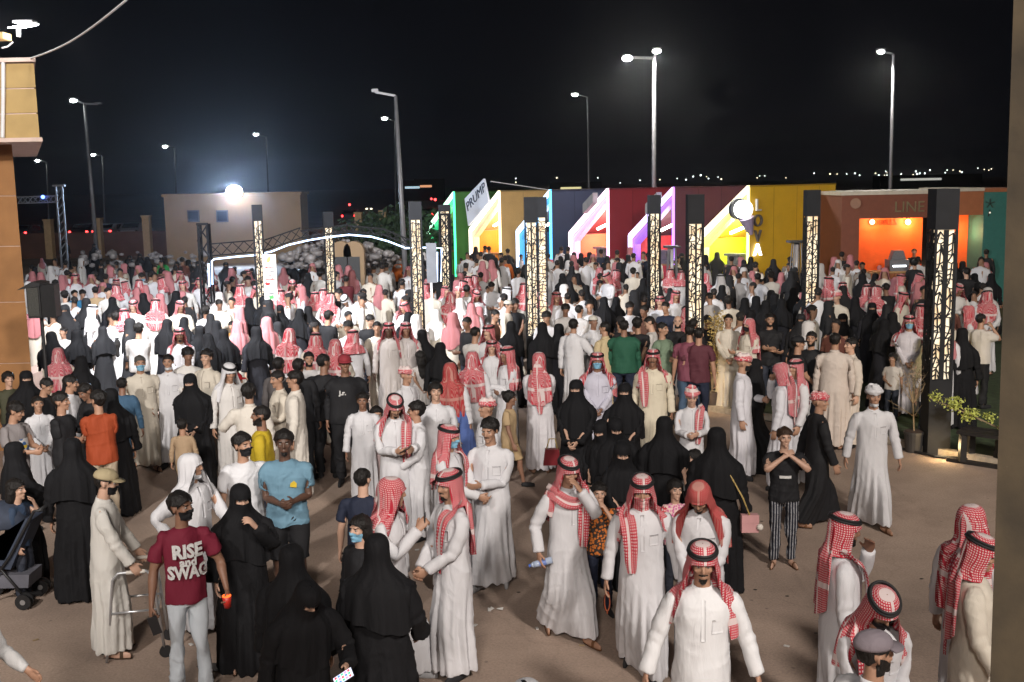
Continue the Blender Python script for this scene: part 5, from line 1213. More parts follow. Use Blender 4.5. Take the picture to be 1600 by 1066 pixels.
loc_parent(MB().tube([ap(683, 440), ap(683, 394)], .02, 8).ok('light_tube', M_LED, smooth=True), ar)
def truss(mb, A, B, h, n, w=.045):
    A, B = Vector(A), Vector(B); U = Vector((0, 0, h))
    mb.bar(A, B, w); mb.bar(A+U, B+U, w)
    for i in range(n):
        a = A + (B-A)*(i/n); b_ = A + (B-A)*((i+1)/n); mb.bar(a, b_+U, w*.6); mb.bar(a+U, b_, w*.6)
chords = [((328, 400), (400, 394), .30, 4), ((412, 392), (470, 372), .26, 4), ((470, 372), (545, 362), .18, 5), ((545, 362), (600, 367), .15, 4), ((600, 367), (640, 384), .15, 3)]
for (a, b_, h, n) in chords:
    mb = MB(); truss(mb, ap(*a, dy=.35), ap(*b_, dy=.35), h, n, .032); loc_parent(mb.ok('truss_span', M_TRUSS), ar)
for px_ in (318, 694):
    mb = MB(); b0 = ap(px_, 350 if px_ == 318 else 335, .3); w2 = .14
    for sx_ in (-1, 1):
        for sy in (-1, 1): mb.bar((b0.x+sx_*w2, b0.y+sy*w2, 0), (b0.x+sx_*w2*.8, b0.y+sy*w2*.8, b0.z), .045)
    for k in range(8):
        z0, z1 = b0.z*k/8, b0.z*(k+1)/8; mb.bar((b0.x-w2, b0.y-w2, z0), (b0.x+w2, b0.y-w2, z1), .03); mb.bar((b0.x+w2, b0.y-w2, z0), (b0.x-w2, b0.y-w2, z1), .03)
    mb.bar((b0.x-w2, b0.y-w2, b0.z), (b0.x+w2, b0.y-w2, b0.z), .06)
    loc_parent(mb.ok('truss_tower', M_TRUSS), ar)
# ------------------------------------------------------------------ white arrow sign with Arabic lettering
YS = 23.5
def sp_(px, py, dy=0): return at_y(px, py, YS+dy)
tl, br_ = sp_(410, 398), sp_(434, 469)
sgn = empty('standing_sign', 'tall white sign with arabic lettering, red arrow and bicycle, by lattice column', 'sign', (tl.x, YS, 0))
M_SB = plain('white_board', (.62, .62, .60), .5, noise=.04)
loc_parent(MB().box((tl.x, YS, br_.z), (br_.x, YS+.06, tl.z)).ok('board', M_SB), sgn)
for dx in (.06, br_.x-tl.x-.06): loc_parent(MB().bar((tl.x+dx, YS+.03, 0), (tl.x+dx, YS+.03, br_.z-.002), .04).ok('leg', M_WHITEM), sgn)
m_red = plain('sign_red', (.6, .02, .02), .5, noise=0); m_grn = plain('sign_green', (.20, .45, .06), .5, noise=0); m_grn2 = plain('sign_bright_green', (.05, .45, .06), .5, noise=0); m_blk = plain('sign_grey', (.10, .10, .11), .5, noise=0)
W_, H_ = br_.x-tl.x, tl.z-br_.z
def sgp(u, v): return Vector((tl.x + u*W_, YS-.006, tl.z - v*H_))
def poly(pts, nm, mt): loc_parent(MB().prism([sgp(*p) for p in pts], (0, -.004, 0), (0, .004, 0)).ok(nm, mt), sgn)
poly([(.30, .12), (.38, .06), (.62, .03), (.60, .12), (.48, .17), (.30, .17)], 'leaf_emblem', m_grn)
rr = random.Random(3)
def arabic(y, u0, u1, mt, nm):   # joined letter strokes on one baseline with teeth, loops and dots
    n = 0; mb = MB(); mb.bar(sgp(u0, y), sgp(u1, y), .008, .018, (0, 1, 0)); u = u0
    while u < u1:
        h = rr.choice((.012, .035, .02)); mb.bar(sgp(u, y), sgp(u, y-h), .008, .016, (0, 1, 0))
        if rr.random() < .5: mb.bar(sgp(u+.02, y+.014), sgp(u+.045, y+.014), .008, .014, (0, 1, 0))
        if rr.random() < .35: mb.bar(sgp(u, y-.03), sgp(u+.05, y-.02), .008, .016, (0, 1, 0))
        u += rr.uniform(.05, .10)
    loc_parent(mb.ok(nm, mt), sgn)
arabic(.29, .12, .86, m_red, 'arabic_word'); arabic(.375, .12, .86, m_blk, 'arabic_word'); arabic(.455, .40, .60, m_red, 'arabic_word'); arabic(.54, .10, .88, m_red, 'arabic_word')
poly([(.08, .63), (.22, .585), (.22, .61), (.48, .61), (.48, .655), (.22, .655), (.22, .68)], 'red_arrow', m_red)
poly([(.52, .60), (.56, .60), (.68, .66), (.64, .66)], 'scooter_stem', m_blk)
for (u, v, r_) in ((.30, .76, .07), (.70, .755, .08)):
    c = sgp(u, v); mb = MB(); mb.tube([c + Vector((math.cos(a)*r_*W_*1.1, 0, math.sin(a)*r_*W_*1.1)) for a in [k*math.pi/8 for k in range(17)]], .008, 5); loc_parent(mb.ok('bicycle_wheel', m_blk), sgn)
arabic(.855, .28, .75, m_blk, 'arabic_word')
poly([(.34, .90), (.70, .89), (.72, .965), (.38, .975)], 'green_patch', m_grn2)
rs = sp_(672, 380, 2); sg2 = empty('standing_sign', 'narrow pale sign board leaning at the right foot of the glowing arch', 'sign', (rs.x, YS+2, 0))
loc_parent(MB().box((rs.x-.10, YS+2, at_y(672, 442, YS+2).z), (rs.x+.14, YS+2.05, rs.z)).ok('board', plain('grey_white_board', (.17, .18, .20), .6, noise=.1)), sg2)
loc_parent(MB().bar((rs.x, YS+2.02, 0), (rs.x, YS+2.02, at_y(672, 442, YS+2).z-.002), .05).ok('post', M_WHITEM), sg2)

# ------------------------------------------------------------------ far cabin with the blazing floodlight
YC = 62
M_CAB = plain('beige_cabin_wall', (.34, .235, .14), .85, noise=.08, scale=1)
cbn = empty('flat_roofed_cabin', 'long beige flat roofed cabin with two dark windows under the floodlight', 'building', at_y(360, 365, YC))
cx0, cx1 = at_y(257, 330, YC).x, at_y(470, 330, YC).x; cz = at_y(360, 306, YC).z
loc_parent(MB().box((cx0, YC, 0), (cx1, YC+2.2, cz)).ok('wall', M_CAB), cbn); loc_parent(MB().box((cx0-.1, YC-.1, cz+.002), (cx1+.1, YC+2.3, cz+.15)).ok('roof_edge', M_CAB), cbn)
for px_ in (302, 347):
    w_ = at_y(px_, 338, YC-.06); f = MB(); f.box((w_.x-.34, YC-.05, w_.z-.34), (w_.x+.34, YC-.003, w_.z+.34)); wf = loc_parent(f.ok('window', plain('window_frame_dark', (.10, .09, .10), .6, noise=.1)), cbn)
    o_ = MB().box((w_.x-.27, YC-.07, w_.z-.27), (w_.x+.27, YC-.052, w_.z+.27)).ok('pane', plain('dark_glass', (.03, .035, .06), .15, noise=0)); loc_parent(o_, cbn)
fm = at_y(366, 300, YC-.55)
ff = empty('floodlight', 'blazing round floodlight above the beige cabin roof', 'floodlight', (fm.x, YC-.55, cz))
loc_parent(MB().tube([(fm.x, YC+.3, cz+.152), (fm.x, YC+.3, fm.z+.25), (fm.x, fm.y+.2, fm.z+.25)], .04).ok('mast', M_BLACK), ff)
loc_parent(MB().sphere((fm.x, fm.y, fm.z), .40, 20, (1.15, .4, .9)).ok('lamp_glass', emis('flood_glow', (.93, .97, 1), 40), smooth=True), ff)
loc_parent(MB().box((fm.x-.35, fm.y+.25, fm.z-.25), (fm.x+.35, fm.y+.45, fm.z+.22)).ok('housing', M_BLACK), ff)
add_spot('floodlight_lamp', (fm.x, fm.y-.5, fm.z), (fm.x+6, 20, 0), 5200, (.50, .70, 1), 160, .3)
# perimeter wall with pillars
M_WALL = plain('low_brown_wall', (.13, .065, .045), .9, noise=.2, scale=1); M_PILL = plain('beige_pillar', (.52, .36, .20), .85, noise=.1)
pw = at_y(200, 362, 70)
tag(MB().box((at_y(30, 362, 70).x, 70, 0), (at_y(700, 362, 70).x, 70.3, pw.z)).ok('perimeter_wall', M_WALL), 'low brown perimeter wall behind the left crowd', 'wall')
for i, (px_, py0) in enumerate(((76, 345), (153, 343), (229, 339), (560, 334), (598, 331), (535, 372))):
    p = at_y(px_, py0, 69.5); h2 = .22
    tag(MB().box((p.x-h2, 69.2, 0), (p.x+h2, 69.7, p.z)).box((p.x-h2-.05, 69.15, p.z+.001), (p.x+h2+.05, 69.75, p.z+.1)).ok('wall_pillar', M_PILL), ['beige wall pillar nearest the steel gantry at far left', 'second beige wall pillar from the left, beside the tall left lamp post', 'beige wall pillar just left of the cabin', 'beige wall pillar right of the cabin, left of a pair', 'beige wall pillar right of the cabin, right of a pair', 'low beige wall pillar right of the cabin corner'][i], 'pillar')
# white plastic wrapped heap behind the arch and left of it
M_HEAP = plain('white_wrapped_bags', (.26, .24, .235), .35, noise=.35, scale=4, bump=.5)
so = Soup(); rr = random.Random(12)
for k in range(330):
    if k < 270: px_ = rr.uniform(440, 625); top = np.interp(px_, [440, 470, 520, 560, 600, 625], [398, 385, 372, 376, 392, 404]); Y_ = rr.uniform(37, 40)
    else: px_ = rr.uniform(120, 330); top = 393 + rr.uniform(-3, 4); Y_ = rr.uniform(40, 42)
    py_ = rr.uniform(top, 418); p = at_y(px_, py_, Y_ ); r_ = rr.uniform(.06, .17)
    if p.z < .05: continue
    so.ball(tuple(p), (r_*rr.uniform(.8, 1.5), r_, r_*rr.uniform(.6, 1)), 7)
Vh = np.concatenate(so.V); Fh = np.array([t for f in so.F for t in ([f] if len(f) == 3 else [[f[0], f[1], f[2]], [f[0], f[2], f[3]]])])
ho = bpy.data.objects.new('wrapped_bag_heap', mesh_np('wrapped_bag_heap', Vh, Fh, (M_HEAP,))); COL.objects.link(ho); ho['kind'] = 'stuff'
mound = MB(); 
for x0, x1, yy, zz in ((440, 625, 41, .9), (120, 330, 43, .5)): mound.sphere(((at_y(x0, 400, yy).x+at_y(x1, 400, yy).x)/2, yy, 0), 1, 20, ((at_y(x1, 400, yy).x-at_y(x0, 400, yy).x)/2, 2.2, zz*2))
mound.ok('rubble_mound', M_HEAP, smooth=True, kind='structure')
# two arched stall openings behind
for i, px_ in enumerate((532, 552)):
    p = at_y(px_, 385, 36.5); pz = at_y(px_, 378, 36.5).z
    e_ = empty('arched_booth', ['left one of two small beige booths with rounded top by the arch', 'right one of two small beige booths with rounded top by the arch'][i], 'booth', (p.x, 36.5, 0))
    pts_ = [(p.x-.34, 36.5, 0), (p.x+.34, 36.5, 0), (p.x+.34, 36.5, pz-.3)] + [(p.x+.34*math.cos(a), 36.5, pz-.3+.32*math.sin(a)) for a in [k*math.pi/8 for k in range(1, 8)]] + [(p.x-.34, 36.5, pz-.3)]
    loc_parent(MB().prism(pts_, (0, 0, 0), (0, .4, 0)).ok('shell', M_CAB), e_); loc_parent(MB().box((p.x-.2, 36.47, .1), (p.x+.2, 36.498, pz-.5)).ok('opening', M_BLACK), e_)

# ------------------------------------------------------------------ street lamps
M_POLE = plain('galvanised_pole', (.20, .20, .21), .5, .3, noise=.1); M_HEAD = emis('street_lamp_glow', (1, .97, .93), 90); M_HEADF = emis('far_lamp_glow', (.95, 1, .95), 60)
def street_lamp(bx, by, tx, ty, heads, Yd, label, r=.08, glow=True, power=0):
    B = at_y(bx, by, Yd); T = at_y(tx, ty, Yd); root = empty('street_lamp', label, 'street lamp', (B.x, Yd, 0), 'street lamps around the plaza and road')
    base = (B.x + (B.x-T.x)*(B.z/max(.1, (T.z-B.z))), Yd, 0)
    loc_parent(MB().tube([base, T], r, 8, r*.6).ok('pole', M_POLE, smooth=True), root)
    for hx, hy, lit in heads:
        Hh = at_y(hx, hy, Yd); loc_parent(MB().bar(T, Hh, r*.7).ok('arm', M_POLE), root); s_ = Yd/1700
        w_ = 6.5*s_ if lit else 5*s_
        loc_parent(MB().box((Hh.x-w_, Yd-w_*.5, Hh.z-.0), (Hh.x+w_, Yd+w_*.5, Hh.z+.10)).ok('lamp_head', M_POLE), root)
        if lit:
            loc_parent(MB().sphere((Hh.x, Yd-w_*.2, Hh.z-1.2*s_), lit*s_, 12, (1.25, .8, .7)).ok('lamp_glass', M_HEAD if power else M_HEADF, smooth=True), root)
            if power: add_spot('street_lamp_bulb', (Hh.x, Yd-w_, Hh.z-.35), (Hh.x, Yd-3, 0), power, (1, .95, .88), 150, .12)
street_lamp(1022, 290, 1022, 91, [(980, 90, 6), (1026, 79, 5)], 44, 'twin headed street lamp, tallest, behind the red kiosk', .11, power=1500)
street_lamp(1391, 300, 1396, 85, [(1376, 80, 4.2)], 46, 'single headed street lamp behind the right hand kiosks', .09, power=1200)
street_lamp(630, 365, 618, 150, [(586, 144, 0)], 36, 'tall unlit looking lamp post standing behind the arch', .10)
street_lamp(618, 330, 617, 190, [(601, 184, 3.4)], 95, 'distant street lamp just left of the tall post by arch', .06)
street_lamp(920, 288, 918, 152, [(898, 147, 3.6)], 75, 'street lamp between the orange and blue kiosks', .10)
street_lamp(147, 345, 132, 162, [(115, 156, 4.2), (154, 163, 0)], 60, 'tall two armed street lamp nearest the ochre building', .13)
street_lamp(163, 345, 160, 244, [(146, 241, 2.6)], 110, 'small distant street lamp right of the tall left lamp', .10)
street_lamp(275, 302, 273, 231, [(258, 228, 2.8)], 110, 'small distant street lamp over the left end of the cabin', .10)
street_lamp(419, 302, 416, 214, [(400, 209, 3.0)], 105, 'small distant street lamp over the right end of the cabin', .10)
street_lamp(76, 345, 73, 254, [(59, 250, 2.6)], 110, 'small distant street lamp beside the ochre building', .10)
# gantry truss at the far left
gt = empty('steel_gantry', 'grey steel truss gantry at the far left beside the ochre building', 'gantry', at_y(95, 370, 52))
mb = MB(); g0, g1 = at_y(92, 292, 52), at_y(98, 372, 52)
for dx in (-.15, .15): mb.bar((g0.x+dx, 52, g0.z), (g1.x+dx, 52, 0), .07)
for k in range(12): mb.bar((g0.x-.15, 52, g0.z*k/12), (g0.x+.15+(g1.x-g0.x)*(1-k/12), 52, g0.z*(k+1)/12), .04)
loc_parent(mb.ok('tower', M_POLE), gt); mb = MB(); truss(mb, at_y(28, 318, 52), at_y(92, 316, 52), .3, 8, .05); loc_parent(mb.ok('beam', M_POLE), gt)
loc_parent(MB().box((g0.x-.28, 51.9, g0.z), (g0.x+.28, 52.1, g0.z+.1)).ok('top_plate', M_POLE), gt)
loc_parent(MB().sphere(at_y(67, 308, 51.8), .09).ok('blue_beacon', emis('blue_beacon', (.1, .2, 1), 8)), gt)
# ------------------------------------------------------------------ parked cars with red tail lights along the road, far lights
M_CAR = [plain('car_paint_grey', (.08, .08, .09), .35, .3, noise=.05), plain('car_paint_white', (.3, .3, .32), .35, noise=.05), plain('car_paint_dark', (.02, .02, .025), .3, noise=.05)]
M_TAIL = emis('tail_light', (1, .03, .03), 14); M_TYRE = plain('tyre', (.01, .01, .01), .9, noise=0); M_GL = plain('car_glass', (.02, .02, .03), .1, noise=0)
def car(px, py, Yd, label, ci, tail=True, rot=0.0):
    p = at_z(px, py) if Yd is None else at_y(px, py, Yd); X, Y_ = p.x, p.y
    root = empty('parked_car', label, 'car', (X, Y_, 0), 'cars along the far road'); root.rotation_euler.z = rot
    prof = [(-2.1, .35), (2.1, .35), (2.15, .8), (1.3, .95), (.75, 1.42), (-1.0, 1.45), (-1.75, 1.0), (-2.15, .9)]
    b = MB().prism([(-.85, y, z) for y, z in prof], (0, 0, 0), (1.7, 0, 0)).ok('body', M_CAR[ci], root)
    MB().prism([(-.86, -.95, .98), (-.86, .6, .98), (-.86, .42, 1.34), (-.86, -.85, 1.36)], (0, 0, 0), (1.72, 0, 0)).ok('side_window', M_GL, root)
    MB().prism([(-.7, -1.66, 1.08), (.7, -1.66, 1.08), (.65, -1.12, 1.40), (-.65, -1.12, 1.40)], (0, -.03, .01), (0, .0, .02)).ok('rear_window', M_GL, root)
    for sx_ in (-.8, .8):
        for sy in (-1.35, 1.35): MB().tube([(sx_-.1, sy, .33), (sx_+.1, sy, .33)], .32, 14).ok('wheel', M_TYRE, root)
        MB().box((sx_-.16 if sx_ > 0 else sx_-.02, -2.19, .72), (sx_+.02 if sx_ > 0 else sx_+.16, -2.12, .90)).ok('tail_light', M_TAIL if tail else M_TYRE, root)
for a in (((42, 344), 'car with bright red tail lights at far left by the ochre building', 0), ((136, 345), 'dark car with red tail lights behind the lamp post', 2), ((172, 346), 'white car with red tail lights left of the cabin', 1), ((212, 343), 'white parked car with dark tail lights left of the cabin', 1)):
    car(a[0][0], a[0][1]-2, 95, a[1], a[2], 'dark tail' not in a[1])
for a in (((548, 322), 'far car with single red lights right of the cabin'), ((668, 318), 'far car with red tail lights left of the green kiosk'), ((640, 335), 'far dark car with red lights by the tall post'), ((440, 322), 'far car with red lights behind the cabin roof')):
    car(a[0][0], a[0][1], 130, a[1], 2)
M_CITY = [emis('city_light_white', (.9, 1, .97), 4.5), emis('city_light_warm', (1, .85, .6), 4), emis('city_light_red', (1, .05, .05), 8)]
rr = random.Random(5)
cts = [(1072, 281), (1083, 276), (1095, 274), (1104, 276), (1107, 279), (1122, 277), (1127, 280), (1183, 278), (1187, 275), (1195, 275), (1228, 278), (1272, 271), (1297, 272), (1308, 272), (1323, 272), (1336, 271), (1343, 274), (1368, 271), (1373, 274), (1382, 274), (1386, 270), (1386, 274), (1384, 268), (1408, 272), (1427, 273), (1431, 268), (1433, 272), (1437, 271), (1445, 271), (1453, 266), (1477, 270), (1480, 266), (1489, 266), (1500, 268), (1503, 269), (1528, 263), (1538, 265), (1545, 266), (1549, 264), (806, 279), (806, 285), (870, 278), (934, 278), (969, 286), (1000, 282), (1031, 281), (1058, 279), (912, 293), (920, 292), (893, 294), (882, 294)]
for (x, y) in cts:
    p = at_y(x, y, 900 + rr.uniform(0, 200)); k = 0 if rr.random() < .75 else 1
    tag(MB().sphere(p, rr.uniform(.45, .8), 8).ok('distant_light', M_CITY[k]), 'tiny far off town light on the dark horizon behind the kiosks', 'town light', 'far town lights on the horizon')
for (x, y) in ((546, 320), (621, 329), (666, 340), (674, 311), (680, 312), (573, 327), (580, 327), (143, 320), (310, 330)):
    p = at_y(x, y, 200); tag(MB().sphere(p, rr.uniform(.16, .26), 8).ok('distant_light', M_CITY[2 if x not in (573, 580, 310) else 1]), 'tiny red or amber light of the dark road behind the cabin' if True else '', 'traffic light', 'lights of the road behind the arch')
# low dark houses and a far lit shed on the horizon
for i, (x, y, w_, h_, lab) in enumerate(((650, 293, 5, 2, 'distant low white lit shed behind the arch post'), (670, 291, 4, 2, 'distant shed with warm light left of the green kiosk'), (900, 294, 7, 1.6, 'distant low lit shed behind the blue kiosk roof'), (1455, 280, 14, 1.2, 'distant low roof with faint strip light at right'))):
    p = at_y(x, y, 300); e_ = empty('far_shed', lab, 'building', (p.x, 300, 0)); loc_parent(MB().box((p.x-w_, 300, 0), (p.x+w_, 306, p.z+h_)).ok('wall', plain('far_shed_wall', (.02, .022, .03), .9, noise=0)), e_)
    loc_parent(MB().box((p.x-w_*.6, 299.9, p.z-.3), (p.x+w_*.2, 299.98, p.z+.3)).ok('lit_window', emis('far_window', ((.5, .7, .8), (.9, .4, .2), (.9, .8, .4), (.5, .5, .45))[i], 1.0)), e_)
# scrub trees as a dark clump behind the arch
M_LEAF = plain('dark_foliage', (.035, .065, .028), .9, noise=.4, scale=3)
def leafcloud(cx, cy, cz, rx, ry, rz, n, size, mat, name, parent=None, seed=1, kind=None):
    rr = np.random.RandomState(seed); u = rr.normal(size=(n, 3)); u /= np.linalg.norm(u, axis=1)[:, None]; rad = rr.rand(n)**.45; P = u*rad[:, None]*np.array([rx, ry, rz])*(1 + .25*np.sin(u @ np.array([5, 4, 6]) + seed))[:, None] + np.array([cx, cy, cz])
    a = rr.normal(size=(n, 3)); a /= np.linalg.norm(a, axis=1)[:, None]; b = np.cross(a, rr.normal(size=(n, 3))); b /= np.linalg.norm(b, axis=1)[:, None]; s_ = size*(.6+.8*rr.rand(n))[:, None]
    V = np.concatenate([P-a*s_, P+b*s_*.45, P+a*s_, P-b*s_*.45]); i = np.arange(n); F = np.concatenate([np.stack([i, i+n, i+2*n], 1), np.stack([i, i+2*n, i+3*n], 1)])
    o = bpy.data.objects.new(name, mesh_np(name, V, F, (mat,), smooth=False)); COL.objects.link(o)
    if parent: loc_parent(o, parent)
    if kind: o['kind'] = kind
    return o
for i, (x, y, rx, lab) in enumerate(((590, 365, 2.2, 'dark bushy tree behind the glowing arch'), (640, 352, 2.0, 'dark bushy tree between arch and green kiosk'), (668, 360, 1.6, 'small dark bush left of the green kiosk'))):
    p = at_y(x, y, 52); t = empty('bushy_tree', lab, 'tree', (p.x, 52, 0)); leafcloud(p.x, 52, p.z-.3, rx, 1.2, 1.2, 1500, .16, M_LEAF, 'crown', t, i+2)
    loc_parent(MB().tube([(p.x, 52, 0), (p.x+.1, 52, p.z-.6)], .12, 8, .06).ok('trunk', plain('bark', (.08, .06, .04), .9, noise=.2)), t)

# ------------------------------------------------------------------ patio heaters
M_STEEL = plain('brushed_steel', (.42, .42, .43), .35, .7, noise=.1); M_GLASSH = plain('heater_tube', (.35, .33, .33), .25, noise=.1)
for i, (px_, Yd, lab) in enumerate(((1050, 33.5, 'pyramid patio heater between two lattice columns by purple kiosk'), (1245, 30.5, 'pyramid patio heater against the yellow kiosk wall'))):
    T = at_y(px_, 384 if i == 0 else 376, Yd); X = T.x; zt_ = T.z; h = empty('patio_heater', lab, 'patio heater', (X, Yd, 0), 'pyramid patio heaters')
    loc_parent(MB().box((X-.27, Yd-.27, .05), (X+.27, Yd+.27, .10)).ok('base', M_STEEL), h); loc_parent(MB().prism([(X-.24, Yd-.24, .102), (X+.24, Yd-.24, .102), (X+.17, Yd-.17, .85), (X-.17, Yd-.17, .85)], (0, 0, 0), (0, .40, 0)).ok('cabinet', M_STEEL), h)
    for sx_ in (-1, 1):
        for sy in (-1, 1): loc_parent(MB().bar((X+sx_*.17, Yd+sy*.17, .85), (X+sx_*.10, Yd+sy*.10, zt_-.06), .025).ok('post', M_STEEL), h)
    loc_parent(MB().tube([(X, Yd, .86), (X, Yd, zt_-.06)], .06, 12).ok('heat_tube', M_GLASSH, smooth=True), h)
    loc_parent(MB().box((X-.24, Yd-.24, zt_-.058), (X+.24, Yd+.24, zt_)).ok('hood', M_BLACK), h)

# ------------------------------------------------------------------ potted plants and bench at right, gold shrub in the middle
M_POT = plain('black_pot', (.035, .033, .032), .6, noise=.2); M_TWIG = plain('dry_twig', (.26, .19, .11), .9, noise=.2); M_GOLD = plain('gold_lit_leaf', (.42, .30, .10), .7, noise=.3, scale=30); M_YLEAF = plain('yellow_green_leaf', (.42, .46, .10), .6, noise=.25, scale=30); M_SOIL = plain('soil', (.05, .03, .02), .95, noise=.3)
def twigs(base, tips, r, root, nm='branch'):
    for t in tips:
        rr = random.Random(int(t[0]*1000)); m1 = Vector(base).lerp(Vector(t), .5) + Vector((rr.uniform(-.05, .05), rr.uniform(-.05, .05), .03)); loc_parent(MB().tube([base, m1, t], r, 5, r*.35).ok(nm, M_TWIG), root)
def pot(c, r, h, root, mat=M_POT):
    loc_parent(MB().tube([(c.x, c.y, .006), (c.x, c.y, h)], r*.82, 18, r).ok('pot', mat, smooth=False), root); loc_parent(MB().tube([(c.x, c.y, h-.035), (c.x, c.y, h+.005)], r*1.05, 18).ok('pot_rim', mat), root)
    loc_parent(MB().tube([(c.x, c.y, h+.006), (c.x, c.y, h+.012)], r*.93, 16).ok('soil', M_SOIL), root)
c = G(1427, 706); t = empty('potted_shrub', 'dry leafless shrub in a black pot at the kerb, left of tallest column', 'plant', (c.x, c.y, 0)); pot(c, .145, .32, t)
rr = random.Random(8)
loc_parent(MB().tube([(c.x, c.y, .3), (c.x-.02, c.y, .62), (c.x-.05, c.y, .95)], .012, 6, .008).ok('stem', M_TWIG), t)
twigs((c.x-.03, c.y, .75), [(c.x-.35+rr.random()*.6, c.y+rr.uniform(-.2, .2), 1.0+rr.random()*.45) for _ in range(16)], .006, t)
twigs((c.x-.01, c.y, .55), [(c.x-.42, c.y, .82), (c.x-.38, c.y-.1, .72), (c.x+.2, c.y, .8)], .006, t)
leafcloud(c.x-.05, c.y, 1.18, .26, .18, .24, 260, .018, plain('dry_leaf', (.30, .22, .15), .8, noise=.3, scale=40), 'dry_leaves', t, 4, 'stuff')
c = G(1112, 640); t = empty('potted_shrub', 'golden lit leafy shrub in a brown pot beside the middle lattice column', 'plant', (c.x, c.y, 0)); pot(c, .15, .33, t, plain('brown_pot', (.07, .05, .04), .6, noise=.2))
for q, (tx, ty, tz) in enumerate(((.05, 0, 1.75), (.16, .05, 1.6), (-.06, 0, 1.2), (.2, 0, 1.2))): loc_parent(MB().tube([(c.x, c.y, .3), (c.x+tx*.4, c.y, .9), (c.x+tx, c.y+ty, tz)], .011, 6, .006).ok('stem', M_TWIG), t)
leafcloud(c.x+.08, c.y, 1.60, .22, .18, .24, 420, .026, M_GOLD, 'leaves', t, 5, 'stuff'); leafcloud(c.x+.05, c.y, 1.0, .19, .16, .52, 620, .024, M_GOLD, 'leaves', t, 6, 'stuff')
c = at_z(1517, 672, .0); bz = .52
bn = empty('black_bench', 'black slatted wooden bench with stone pot foot near the tallest lattice column', 'bench', (c.x, c.y, 0))
b0 = at_z(1492, 725); ux = (at_z(1600, 742) - b0); ux.z = 0; ux.normalize(); uy = Vector((-ux.y, ux.x, 0))
M_BW = plain('black_painted_wood', (.016, .014, .013), .5, noise=.3, scale=20)
for k in range(3): loc_parent(MB().bar(b0 + uy*(.08+.15*k) + Vector((0, 0, .47)) , b0 + ux*1.5 + uy*(.08+.15*k) + Vector((0, 0, .47)), .13, .05).ok('seat_slat', M_BW), bn)
for e in (.08, 1.2):
    for k in (.06, .40): loc_parent(MB().bar(b0 + ux*e + uy*k + Vector((0, 0, .04)), b0 + ux*e + uy*k + Vector((0, 0, .442)), .09).ok('leg', M_BW), bn)
loc_parent(MB().bar(b0 + uy*.1 - ux*.15 + Vector((0, 0, .03)), b0 + uy*.1 + ux*.75 + Vector((0, 0, .03)), .08, .055).ok('foot_rail', M_BW), bn)
pc = b0 + ux*.55 + uy*.62; tp = empty('potted_shrub', 'leaning yellow green shrub in a pale pot behind the black bench', 'plant', (pc.x, pc.y, 0)); pot(pc, .17, .42, tp, M_STONE)
S_ = Vector((pc.x, pc.y, .42)); E_ = at_y(1452, 622, pc.y)
stem = [S_, S_.lerp(E_, .45) + Vector((0, 0, .02)), E_]; loc_parent(MB().tube(stem, .014, 6, .006).ok('stem', M_TWIG), tp)
for q, (fr, rx) in enumerate(((.95, .10), (.72, .15), (.5, .16), (.28, .10), (.1, .10))):
    p = S_.lerp(E_, fr); leafcloud(p.x+.03, p.y, p.z+.03+.06*(q % 2), rx, .10, .10, 90, .026, M_YLEAF, 'leaf_cluster', tp, q+20, 'stuff')
p2 = at_y(1492, 632, pc.y); loc_parent(MB().tube([S_.lerp(E_, .35), p2], .009, 5, .005).ok('stem', M_TWIG), tp); leafcloud(p2.x, p2.y, p2.z-.02, .12, .1, .12, 120, .026, M_YLEAF, 'leaf_cluster', tp, 31, 'stuff')
p3 = at_y(1513, 650, pc.y); leafcloud(p3.x, p3.y, p3.z, .10, .1, .12, 90, .026, M_YLEAF, 'leaf_cluster', tp, 33, 'stuff')
add_point('ground_light', G(1432, 716) + Vector((.35, -.15, .22)), 9, (1, .70, .35), .05)
add_point('ground_light', G(1490, 655) + Vector((0, 0, .9)), 7, (1, .80, .35), .05)
add_point('ground_light', G(1128, 632) + Vector((0, 0, .4)), 20, (1, .72, .35), .05)
tag(MB().tube([G(1405, 703) + Vector((0, 0, .03)), G(1460, 716) + Vector((0, 0, .03)), G(1540, 722) + Vector((0, 0, .03))], .02, 6).ok('ground_cable', M_BLACK), 'black cable along the kerb by the tallest column', 'cable')
# pale table in the middle of the crowd
tc_ = at_z(702, 548, .75); tb = empty('cloth_table', 'long pale table among the crowd, left of the paired lattice columns', 'table', (tc_.x, tc_.y, 0))
M_TBL = plain('pale_table_top', (.62, .58, .48), .6, noise=.05)
loc_parent(MB().box((tc_.x-.55, tc_.y-.45, .72), (tc_.x+.55, tc_.y+.45, .76)).ok('table_top', M_TBL), tb)
for sx_ in (-.48, .48):
    for sy in (-.38, .38): loc_parent(MB().bar((tc_.x+sx_, tc_.y+sy, 0), (tc_.x+sx_, tc_.y+sy, .719), .05).ok('leg', M_BLACK), tb)

